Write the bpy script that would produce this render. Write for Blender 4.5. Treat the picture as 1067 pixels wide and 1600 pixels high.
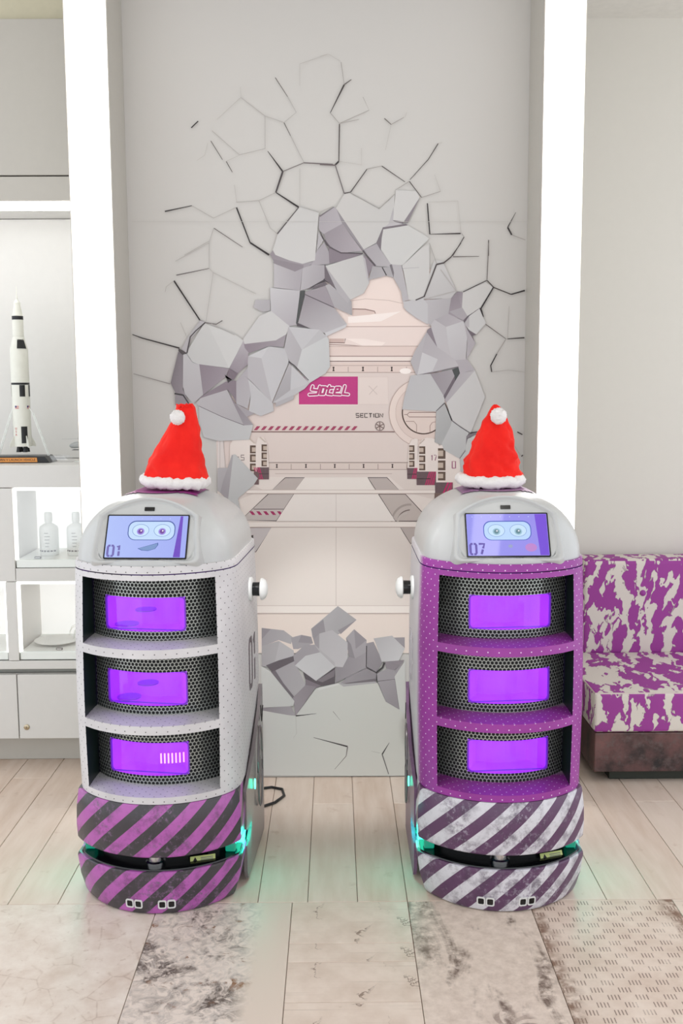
import bpy, bmesh, math, random
from math import sin, cos, pi, radians, sqrt
from mathutils import Vector, Matrix, noise
random.seed(7)
for o in list(bpy.data.objects): bpy.data.objects.remove(o)
SC = bpy.context.scene
COL = SC.collection
# ------------------------------------------------------------------ camera
cd = bpy.data.cameras.new('camera'); cam = bpy.data.objects.new('camera', cd); COL.objects.link(cam)
cd.sensor_fit = 'VERTICAL'; cd.sensor_height = 36; cd.lens = 1584/1600*36; cd.clip_start = .05
cam.matrix_world = Matrix.Translation((0, 0, 1.46)) @ Matrix.Rotation(radians(-.35), 4, 'Z') @ Matrix.Rotation(radians(90-6.95), 4, 'X') @ Matrix.Rotation(radians(-.3), 4, 'Z')
SC.camera = cam
# ------------------------------------------------------------------ world, exposure
w = bpy.data.worlds.new('world'); SC.world = w; w.use_nodes = True
w.node_tree.nodes['Background'].inputs[0].default_value = (.95, .995, 1.05, 1)
w.node_tree.nodes['Background'].inputs[1].default_value = 1.5
SC.view_settings.view_transform = 'Standard'; SC.view_settings.look = 'None'
SC.view_settings.exposure = 0.0; SC.view_settings.gamma = 1; SC.view_settings.use_curve_mapping = False
COLUMN_GLOW = 2.6; CEIL_GLOW = 3.0; SPOT_W = 255

# ------------------------------------------------------------------ helpers
def lin(c):
    r = []
    for v in c[:3]:
        v = v/255.
        r.append(v/12.92 if v <= .04045 else ((v+.055)/1.055)**2.4)
    return (r[0], r[1], r[2], 1)
class NT:
    def __init__(s, name):
        s.m = bpy.data.materials.new(name); s.m.use_nodes = True; s.t = s.m.node_tree; s.b = s.t.nodes['Principled BSDF']
    def n(s, t): return s.t.nodes.new(t)
    def put(s, inp, v):
        if hasattr(v, 'is_output') or isinstance(v, bpy.types.NodeSocket): s.t.links.new(v, inp)
        elif v is not None: inp.default_value = v
    def ma(s, op, a, b=None, c=None):
        n = s.n('ShaderNodeMath'); n.operation = op
        for i, v in enumerate((a, b, c)):
            if v is not None: s.put(n.inputs[i], v)
        return n.outputs[0]
    def mix(s, f, a, b, mode='MIX'):
        n = s.n('ShaderNodeMix'); n.data_type = 'RGBA'; n.blend_type = mode
        s.put(n.inputs[0], f); s.put(n.inputs[6], a); s.put(n.inputs[7], b); return n.outputs[2]
    def co(s, k='Object'): return s.n('ShaderNodeTexCoord').outputs[k]
    def uv(s):
        x = s.n('ShaderNodeSeparateXYZ'); s.put(x.inputs[0], s.co('UV')); return x.outputs[0], x.outputs[1]
    def sep(s, v):
        x = s.n('ShaderNodeSeparateXYZ'); s.put(x.inputs[0], v); return x.outputs
    def comb(s, a, b, c=0.):
        x = s.n('ShaderNodeCombineXYZ')
        for i, v in enumerate((a, b, c)): s.put(x.inputs[i], v)
        return x.outputs[0]
    def mapp(s, v, sc=(1, 1, 1), loc=(0, 0, 0)):
        n = s.n('ShaderNodeMapping'); s.put(n.inputs[0], v); n.inputs[3].default_value = sc; s.put(n.inputs[1], loc); return n.outputs[0]
    def noise(s, v, sc, det=3., rough=.55, dist=0.):
        n = s.n('ShaderNodeTexNoise'); s.put(n.inputs['Vector'], v); n.inputs['Scale'].default_value = sc
        n.inputs['Detail'].default_value = det; n.inputs['Roughness'].default_value = rough; n.inputs['Distortion'].default_value = dist
        return n.outputs[0]
    def voro(s, v, sc, feat='DISTANCE_TO_EDGE', rnd=1.):
        n = s.n('ShaderNodeTexVoronoi'); n.feature = feat; s.put(n.inputs['Vector'], v); n.inputs['Scale'].default_value = sc; n.inputs['Randomness'].default_value = rnd
        return n.outputs[0]
    def step(s, x, lo, hi):
        n = s.n('ShaderNodeMapRange'); s.put(n.inputs[0], x); s.put(n.inputs[1], lo); s.put(n.inputs[2], hi); return n.outputs[0]
    def rnd(s): return s.n('ShaderNodeObjectInfo').outputs['Random']
    def bump(s, h, st=.2, d=.002):
        n = s.n('ShaderNodeBump'); n.inputs['Strength'].default_value = st; n.inputs['Distance'].default_value = d; s.put(n.inputs['Height'], h)
        s.t.links.new(n.outputs[0], s.b.inputs['Normal'])
    def done(s, color=None, rough=.5, metal=0., spec=None, coat=None):
        s.put(s.b.inputs['Base Color'], color); s.put(s.b.inputs['Roughness'], rough); s.put(s.b.inputs['Metallic'], metal)
        if spec is not None: s.b.inputs['Specular IOR Level'].default_value = spec
        if coat: s.b.inputs['Coat Weight'].default_value = coat
        return s.m
def plain(name, c, rough=.5, metal=0., var=.03, sc=30, bump=0., spec=None, coat=None):
    """solid paint / plastic / metal with a faint procedural mottling"""
    k = NT(name); n = k.noise(k.co(), sc, 3)
    a = lin(c); f = k.step(n, .3, .7)
    col = k.mix(f, tuple(v*(1-var) for v in a[:3])+(1,), tuple(min(1, v*(1+var)) for v in a[:3])+(1,))
    if bump: k.bump(k.noise(k.co(), sc*6, 4), bump, .001)
    return k.done(col, rough, metal, spec, coat)
def glow(name, c, st, raw=False, gloss=0.):
    k = NT(name); k.b.inputs['Base Color'].default_value = (.8, .8, .8, 1) if not gloss else (.02, .02, .03, 1)
    k.b.inputs['Emission Color'].default_value = c if raw else lin(c); k.b.inputs['Emission Strength'].default_value = st
    k.b.inputs['Roughness'].default_value = .3 if not gloss else gloss
    return k.m
class MB:
    def __init__(s): s.v = []; s.f = []; s.uv = []; s.mi = []
    def add(s, vs, fs, uvs=None, mi=0):
        o = len(s.v); s.v += [tuple(p) for p in vs]
        for i, f in enumerate(fs):
            s.f.append([o+j for j in f]); s.mi.append(mi)
            s.uv.append(uvs[i] if uvs else None)
        return s
    def box(s, c, d, b=0., M=None):
        x, y, z = c; a, e, h = d[0]/2, d[1]/2, d[2]/2
        b = min(b, a*.8, e*.8, h*.8)
        if b <= 0:
            vs = [(x+i*a, y+j*e, z+k*h) for k in (-1, 1) for j in (-1, 1) for i in (-1, 1)]
            fs = [(0, 2, 3, 1), (4, 5, 7, 6), (0, 1, 5, 4), (2, 6, 7, 3), (0, 4, 6, 2), (1, 3, 7, 5)]
        else:
            bm = bmesh.new(); bmesh.ops.create_cube(bm, size=1)
            for q in bm.verts: q.co = (x+q.co.x*d[0], y+q.co.y*d[1], z+q.co.z*d[2])
            bmesh.ops.bevel(bm, geom=bm.edges[:], offset=b, segments=2, affect='EDGES', profile=.5)
            bm.verts.index_update(); vs = [q.co[:] for q in bm.verts]; fs = [[q.index for q in f.verts] for f in bm.faces]; bm.free()
        if M: vs = [M @ Vector(p) for p in vs]
        return s.add(vs, fs)
    def loft(s, rings, closed=True, cap0=False, cap1=False, mi=0, flip=False):
        n = len(rings[0]); vs = [p for r in rings for p in r]; fs = []; uv = []
        # uv in metres: perimeter of the middle ring, height by mean distance
        R = rings[len(rings)//2]; L = [0.]
        for i in range(n): L.append(L[-1]+(Vector(R[(i+1) % n])-Vector(R[i])).length)
        Hh = [0.]
        for a, b in zip(rings[:-1], rings[1:]): Hh.append(Hh[-1]+sum((Vector(p)-Vector(q)).length for p, q in zip(a, b))/n)
        off = L[n//2]
        for k in range(len(rings)-1):
            for i in range(n if closed else n-1):
                j = (i+1) % n
                f = (k*n+i, k*n+j, (k+1)*n+j, (k+1)*n+i); u = ((L[i]-off, Hh[k]), (L[i+1]-off, Hh[k]), (L[i+1]-off, Hh[k+1]), (L[i]-off, Hh[k+1]))
                if flip: f = f[::-1]; u = u[::-1]
                fs.append(f); uv.append(u)
        s.add(vs, fs, uv, mi)
        if cap0: s.add(rings[0], [tuple(range(n))[::-1] if not flip else tuple(range(n))], None, mi)
        if cap1: s.add(rings[-1], [tuple(range(n)) if not flip else tuple(range(n))[::-1]], None, mi)
        return s
    def lathe(s, prof, n=24, M=None, c=(0, 0, 0)):
        rings = []
        for r, z in prof:
            rings.append([(c[0]+r*cos(2*pi*i/n), c[1]+r*sin(2*pi*i/n), c[2]+z) for i in range(n)])
        if M: rings = [[tuple(M @ Vector(p)) for p in r] for r in rings]
        return s.loft(rings, True, True, True)
    def tube(s, pts, r, n=8, closed=False):
        P = [Vector(p) for p in pts]; rings = []; up = Vector((0, 0, 1))
        for i, p in enumerate(P):
            d = (P[(i+1) % len(P)]-P[i-1]) if closed else (P[min(i+1, len(P)-1)]-P[max(i-1, 0)])
            d.normalize(); a = d.cross(up)
            if a.length < 1e-3: a = d.cross(Vector((1, 0, 0)))
            a.normalize(); b = a.cross(d); rr = r[i] if isinstance(r, (list, tuple)) else r
            rings.append([tuple(p+a*rr*cos(2*pi*k/n)+b*rr*sin(2*pi*k/n)) for k in range(n)])
        if closed: rings.append(rings[0]); return s.loft(rings)
        return s.loft(rings, True, True, True)
    def prism(s, poly, fn, t0, t1):
        """poly of 2d points, fn(a, b, t) -> 3d"""
        n = len(poly); A = [fn(a, b, t0) for a, b in poly]; B = [fn(a, b, t1) for a, b in poly]
        return s.add(A+B, [tuple(range(n))[::-1], tuple(range(n, 2*n))]+[(i, (i+1) % n, n+(i+1) % n, n+i) for i in range(n)])
    def build(s, name, m, parent=None, smooth=False, ang=40, M=None):
        me = bpy.data.meshes.new(name); me.from_pydata([tuple(M @ Vector(p)) for p in s.v] if M else s.v, [], s.f)
        if any(u for u in s.uv):
            ul = me.uv_layers.new(name='UVMap'); k = 0
            for f, u in zip(s.f, s.uv):
                for q in range(len(f)):
                    ul.data[k].uv = u[q] if u else (s.v[f[q]][0], s.v[f[q]][1]); k += 1
        for mm in (m if isinstance(m, (list, tuple)) else [m]): me.materials.append(mm)
        for p, i in zip(me.polygons, s.mi): p.material_index = i
        bm = bmesh.new(); bm.from_mesh(me); bmesh.ops.recalc_face_normals(bm, faces=bm.faces[:])
        if smooth:
            for f in bm.faces: f.smooth = True
            for e in bm.edges:
                if len(e.link_faces) == 2 and e.calc_face_angle(0) > radians(ang): e.smooth = False
        bm.to_mesh(me); bm.free(); me.update()
        return link(name, me, parent)
def link(name, me, parent=None):
    o = bpy.data.objects.new(name, me); COL.objects.link(o)
    if parent: o.parent = parent
    return o
def tag(o, label, cat, group=None):
    o['label'] = label; o['category'] = cat
    if group: o['group'] = group
    return o
def thing(name, label, cat, loc=(0, 0, 0), rz=0., group=None):
    o = bpy.data.objects.new(name, None); COL.objects.link(o); o.location = loc; o.rotation_euler = (0, 0, rz); o.empty_display_size = .1
    return tag(o, label, cat, group)
def struct(o, label=None):
    o['kind'] = 'structure'
    if label: o['label'] = label
    return o
def bx(name, m, c, d, parent=None, b=0.): return MB().box(c, d, b).build(name, m, parent)
def rrect(w, h, r, n=5):
    P = []
    for cx, cy, a0 in ((w/2-r, h/2-r, 0), (-w/2+r, h/2-r, 90), (-w/2+r, -h/2+r, 180), (w/2-r, -h/2+r, 270)):
        for i in range(n+1):
            a = radians(a0+90*i/n); P.append((cx+r*cos(a), cy+r*sin(a)))
    return P
def oval(cx, cy, rx, ry, n=28): return [(cx+rx*cos(2*pi*i/n), cy+ry*sin(2*pi*i/n)) for i in range(n)]
GLY = {'0': [[(.0, .12), (0, .88), (.15, 1), (.42, 1)], [(.58, 1), (.85, 1), (1, .88), (1, .12), (.85, 0), (.58, 0)], [(.42, 0), (.15, 0), (0, .12)]],
       '1': [[(.15, .86), (.5, 1), (.5, .56)], [(.5, .46), (.5, 0)]], '7': [[(0, 1), (.95, 1), (.7, .56)], [(.66, .46), (.4, 0)]]}
def digits(mb, t, x, y, w, h, sw, fn, th=.0006, adv=1.5):
    """stencil digits as thin raised strips"""
    for ch in t:
        for l in GLY[ch]:
            P = [Vector((x+a*w, y+b*h)) for a, b in l]; A = []; B = []
            for i, p in enumerate(P):
                d = (P[min(i+1, len(P)-1)]-P[max(i-1, 0)]).normalized(); q = Vector((-d.y, d.x))*sw/2
                A.append(tuple(p+q)); B.append(tuple(p-q))
            for i in range(len(P)-1): mb.prism([A[i], A[i+1], B[i+1], B[i]], fn, 0, th)
        x += w*adv

# ------------------------------------------------------------------ materials
M = {}
M['wall'] = plain('white_wall_paint', (220, 216, 207), .75, var=.006, bump=.02)
M['ceil'] = plain('ceiling_paint', (225, 222, 214), .8)
M['cab'] = plain('white_lacquer', (217, 215, 211), .35, var=.01)
M['cabgrey'] = plain('pale_grey_panel', (192, 188, 180), .5, var=.01)
M['led'] = glow('white_led_diffuser', (255, 254, 250), COLUMN_GLOW)
M['ceilled'] = glow('ceiling_led_diffuser', (255, 252, 246), CEIL_GLOW)
M['cabled'] = glow('shelf_led', (255, 255, 252), 9.)
M['cubled'] = glow('cube_edge_led', (252, 255, 252), 1.5)
M['cream'] = plain('rocket_white', (226, 226, 216), .4)
M['black'] = plain('black_plastic', (22, 22, 24), .35)
M['gloss'] = plain('black_gloss', (14, 15, 17), .12)
M['chrome'] = plain('brushed_metal', (205, 205, 205), .2, 1.)
M['white'] = plain('white_plastic', (226, 226, 224), .35, var=.01)
M['dome'] = plain('pearl_grey_shell', (190, 191, 190), .32, var=.015, coat=.3)
def acrylic(name, tint=(1, 1, 1, 1), f=.85):
    k = NT(name); tr = k.n('ShaderNodeBsdfTransparent'); tr.inputs[0].default_value = tint; gl = k.n('ShaderNodeBsdfGlossy'); gl.inputs[1].default_value = .05
    mx = k.n('ShaderNodeMixShader'); mx.inputs[0].default_value = 1-f; k.t.links.new(tr.outputs[0], mx.inputs[1]); k.t.links.new(gl.outputs[0], mx.inputs[2])
    k.t.links.new(mx.outputs[0], k.t.nodes['Material Output'].inputs[0]); return k.m
M['clear'] = acrylic('clear_acrylic')
def floor_mats():
    k = NT('beige_plank_tile'); c = k.co(); r = k.rnd(); v = k.mapp(c, (1, 1, 1), k.comb(k.ma('MULTIPLY', r, 37.), k.ma('MULTIPLY', r, 91.)))
    n1 = k.noise(k.mapp(v, (9, 1.2, 1)), 3, 4); n2 = k.noise(v, 14, 5, .6)
    col = k.mix(k.step(n1, .3, .72), lin((222, 204, 190)), lin((206, 184, 167))); col = k.mix(k.ma('MULTIPLY', r, .5), col, lin((226, 214, 202)))
    col = k.mix(k.step(n2, .62, .82), col, lin((186, 160, 142)))
    k.bump(n2, .08, .001); M['plank'] = k.done(col, k.step(n1, -.4, 1.4), 0)
    k = NT('grout'); M['grout'] = k.done(k.mix(k.noise(k.co(), 60), lin((120, 102, 90)), lin((150, 130, 116))), .8)
    # printed patchwork tiles
    k = NT('crackled_pale_tile'); c = k.co(); e = k.voro(c, 13); n = k.noise(c, 9, 5, .65); n2 = k.noise(c, 40, 4)
    col = k.mix(k.step(n, .35, .7), lin((228, 217, 206)), lin((206, 188, 174))); col = k.mix(k.ma('MULTIPLY', k.step(e, .035, .0), k.step(n, .48, .62)), col, lin((188, 168, 154)))
    col = k.mix(k.step(n2, .62, .8), col, lin((190, 170, 154))); M['t1'] = k.done(col, .45)
    k = NT('grimy_mosaic_tile'); c = k.co(); n = k.noise(c, 7, 6, .7, .6); n2 = k.noise(c, 26, 5, .65, 1.5); n3 = k.noise(k.mapp(c, (1, 1, 1), (3, 5, 0)), 11, 4); e = k.voro(k.mapp(c, (1, .6, 1), k.comb(k.ma('MULTIPLY', n, .5), k.ma('MULTIPLY', n2, .25))), 16)
    col = k.mix(k.step(n2, .42, .7), lin((224, 210, 198)), lin((168, 158, 150))); col = k.mix(k.ma('MULTIPLY', k.step(n, .50, .60), k.step(n2, .36, .54)), col, lin((92, 80, 72)))
    col = k.mix(k.ma('MULTIPLY', k.step(n3, .58, .64), k.step(n2, .48, .55)), col, lin((134, 92, 56))); col = k.mix(k.ma('MULTIPLY', k.step(e, .05, .02), .35), col, lin((214, 206, 200)))
    y = k.sep(c)[1]; x = k.sep(c)[0]; col = k.mix(k.step(k.ma('ADD', x, k.ma('MULTIPLY', n, .12)), .13, .17), col, lin((216, 200, 186))); M['t2'] = k.done(col, .45)
    k = NT('cracked_beige_tile'); c = k.co(); n = k.noise(c, 10, 5, .6); ln = k.noise(k.mapp(c, (2, 120, 1)), 1, 2); e = k.voro(k.mapp(c, (1, 1, 1), k.comb(k.ma('MULTIPLY', n, .25), k.ma('MULTIPLY', k.noise(c, 40, 3), .06))), 4)
    col = k.mix(k.step(n, .3, .75), lin((228, 212, 198)), lin((204, 184, 168))); col = k.mix(k.ma('MULTIPLY', k.step(ln, .6, .7), .25), col, lin((150, 130, 116)))
    col = k.mix(k.ma('MULTIPLY', k.step(e, .008, .003), k.step(n, .52, .58)), col, lin((140, 120, 106))); M['t3'] = k.done(col, .45)
    k = NT('stained_tread_print_tile'); c = k.co(); n = k.noise(c, 6, 6, .65, .4); n2 = k.noise(c, 30, 5, .7); n3 = k.noise(k.mapp(c, (5, 1.3, 1)), 2.2, 4, .6, .6)
    col = k.mix(k.step(n2, .35, .7), lin((224, 208, 194)), lin((198, 180, 166))); st = k.ma('MULTIPLY', k.step(n3, .53, .64), k.step(n2, .36, .6)); col = k.mix(st, col, lin((110, 92, 80)))
    x, y, z = k.sep(c); px = k.ma('SUBTRACT', x, .03); py = k.ma('ADD', y, .22); rr = k.ma('SQRT', k.ma('ADD', k.ma('MULTIPLY', px, px), k.ma('MULTIPLY', py, py)))
    tread = k.ma('GREATER_THAN', k.ma('SINE', k.ma('ADD', k.ma('MULTIPLY', k.ma('ARCTAN2', py, px), 9.), k.ma('MULTIPLY', rr, 120.))), .0)
    col = k.mix(k.ma('MULTIPLY', k.ma('MULTIPLY', tread, k.step(k.ma('ADD', rr, k.ma('MULTIPLY', n2, .03)), .085, .075)), k.step(n, .42, .62)), col, lin((150, 132, 120))); M['t4'] = k.done(col, .45)
    k = NT('tread_plate_print_tile'); c = k.co(); x, y, z = k.sep(c); n = k.noise(c, 8, 5, .65); n2 = k.noise(c, 34, 4)
    cx = k.ma('DIVIDE', x, .034); cy = k.ma('DIVIDE', y, .030)
    chk = k.ma('GREATER_THAN', k.ma('FRACT', k.ma('MULTIPLY', k.ma('ADD', k.ma('FLOOR', cx), k.ma('FLOOR', cy)), .5)), .25)
    fx = k.ma('FRACT', k.ma('ADD', k.ma('MULTIPLY', k.ma('FRACT', cx), 4.), k.ma('MULTIPLY', k.ma('FRACT', cy), .0)))
    fy = k.ma('ABSOLUTE', k.ma('SUBTRACT', k.ma('FRACT', cy), .5)); bar = k.ma('MULTIPLY', k.ma('MULTIPLY', k.ma('LESS_THAN', fx, .36), k.ma('LESS_THAN', fy, .34)), chk)
    col = k.mix(k.step(n, .32, .7), lin((226, 210, 196)), lin((204, 182, 166))); col = k.mix(k.ma('MULTIPLY', bar, k.step(n, .3, .5)), col, lin((140, 120, 108)))
    edge = k.ma('MAXIMUM', k.step(k.ma('ADD', x, k.ma('MULTIPLY', n, .1)), -.11, -.15), k.step(k.ma('ADD', x, k.ma('MULTIPLY', n, .1)), .20, .24)); col = k.mix(k.ma('MULTIPLY', edge, k.step(n2, .35, .6)), col, lin((130, 102, 84))); M['t5'] = k.done(col, .45)
floor_mats()

# ------------------------------------------------------------------ room shell
MY = 3.69
floor = struct(bx('floor', M['grout'], (.1, 1.2, -.02), (5.2, 6.6, .03)))
ceil = struct(bx('ceiling', M['ceil'], (.1, 1.2, 3.0), (5.2, 6.6, .08)))
wb = struct(bx('wall_back', M['wall'], (-.02, 3.76, 1.48), (1.43, .118, 2.96)))
wr = struct(bx('wall_right', M['wall'], (1.76, 4.41, 1.48), (1.88, .1, 2.96)))
wl = struct(bx('wall_left', M['wall'], (-1.68, 4.41, 1.48), (1.62, .1, 2.96)))
# floor planks, 143 mm wide, running towards the mural wall
PW = .1430
def tile_mesh(key, w, l, cache={}):
    if key not in cache:
        me = bpy.data.meshes.new('plank'); b = MB(); h = .0125; e = .0012
        a, c = w/2-.0009, l/2-.0009
        vs = [(-a, -c, -h), (a, -c, -h), (a, c, -h), (-a, c, -h), (-a, -c, -e), (a, -c, -e), (a, c, -e), (-a, c, -e), (-a+e, -c+e, 0), (a-e, -c+e, 0), (a-e, c-e, 0), (-a+e, c-e, 0)]
        me.from_pydata(vs, [], [(0, 1, 5, 4), (1, 2, 6, 5), (2, 3, 7, 6), (3, 0, 4, 7), (4, 5, 9, 8), (5, 6, 10, 9), (6, 7, 11, 10), (7, 4, 8, 11), (8, 9, 10, 11)])
        cache[key] = me
    return cache[key]
def tile(name, m, x0, x1, y0, y1):
    me = tile_mesh((round(x1-x0, 4), round(y1-y0, 4), m.name), x1-x0, y1-y0)
    if not me.materials: me.materials.append(m)
    o = link(name, me, floor); o.location = ((x0+x1)/2, (y0+y1)/2, .0125-.0125); return o
SEAM = 2.748
for i in range(-12, 17):
    x0 = -.0145 + (i-.5)*PW; x1 = x0+PW
    js = [SEAM, 3.44, 4.04, 4.5] if i % 2 == 0 else [SEAM, 3.74, 4.34, 4.5]
    if i <= -5: js = [SEAM, 3.42 if i % 2 else 3.70, 4.1 if i % 2 else 4.3, 4.5]
    for a, b in zip(js[:-1], js[1:]):
        if b-a > .02: tile('plank', M['plank'], x0, x1, a, b)
TX = [(-2.45, -1.72, 't3'), (-1.72, -1.23, 't5'), (-1.23, -.512, 't1'), (-.512, -.13, 't2'), (-.13, .2, 't3'), (.2, .546, 't4'), (.546, .958, 't5'), (.958, 1.44, 't3'), (1.44, 2.1, 't1'), (2.1, 2.7, 't4')]
for a, b, m in TX:
    ys = {-.13: [SEAM, 2.53, 2.442, 2.27, 1.95]}.get(a, [SEAM, 2.02 if m != 't1' else 2.1])
    for y1, y0 in zip(ys[:-1], ys[1:]): tile('floor_tile', M[m], a, b, y0, y1)
    y = ys[-1]
    while y > -1.9:
        y2 = max(y-.72, -2.05); tile('floor_tile', M[random.choice(('t1', 't3', 't4', 't5'))], a, b, y2, y); y = y2

# ------------------------------------------------------------------ light columns and ceiling lights
for xa, xb, lab, back in ((-.870, -.7292, 'tall glowing white light column between the display cabinet and the mural', 3.80), (.6872, .825, 'tall glowing white light column between the mural and the sofa wall', 4.36)):
    xc = (xa+xb)/2; t = thing('light_column', lab, 'light', (xc, 3.45, 0))
    MB().box((0, .02+(back-3.47)/2+.0, 1.475), (xb-xa, back-3.47, 2.95)).build('column_casing', M['cabgrey'], t)
    MB().box((0, .0095, 1.475), (xb-xa-.006, .019, 2.95), .003).build('light_diffuser', M['led'], t)
    for s in (-1, 1): MB().box((s*((xb-xa)/2-.0012), .009, 1.475), (.0024, .02, 2.95)).build('edge_trim', M['cabgrey'], t)
for xc, lab in ((-.80, 'linear white ceiling light above the white robot'), (.756, 'linear white ceiling light above the purple robot')):
    t = thing('ceiling_light', lab, 'light', (xc, 1.6, 2.96))
    MB().box((0, 0, -.008), (.15, 3.66, .016), .003).build('light_diffuser', M['ceilled'], t)
    for s in (-1, 1): MB().box((s*.078, 0, -.009), (.006, 3.68, .018)).build('edge_trim', M['cabgrey'], t)

# unseen spotlight added in the ceiling to brighten the foot of the mural
t = thing('added_spotlight', 'small round ceiling spotlight added to brighten the foot of the mural', 'light', (0, 1.2, 2.96))
MB().lathe([(.045, 0), (.06, 0), (.06, -.006), (.045, -.006)], 28).build('trim_ring', M['cabgrey'], t, True)
MB().lathe([(.0, -.001), (.044, -.001), (.044, -.003), (.0, -.003)], 28).build('lens', M['ceilled'], t, True)
sl = bpy.data.lights.new('fill_spot', 'SPOT'); sl.energy = SPOT_W; sl.spot_size = radians(17.5); sl.spot_blend = .6; sl.shadow_soft_size = .05; sl.color = (.98, 1, 1)
so = bpy.data.objects.new('fill_spot', sl); COL.objects.link(so); so.parent = t; so.location = (0, 0, -.02); so.rotation_euler = Vector((0, 2.49, -2.68)).to_track_quat('-Z', 'Y').to_euler()

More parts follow.
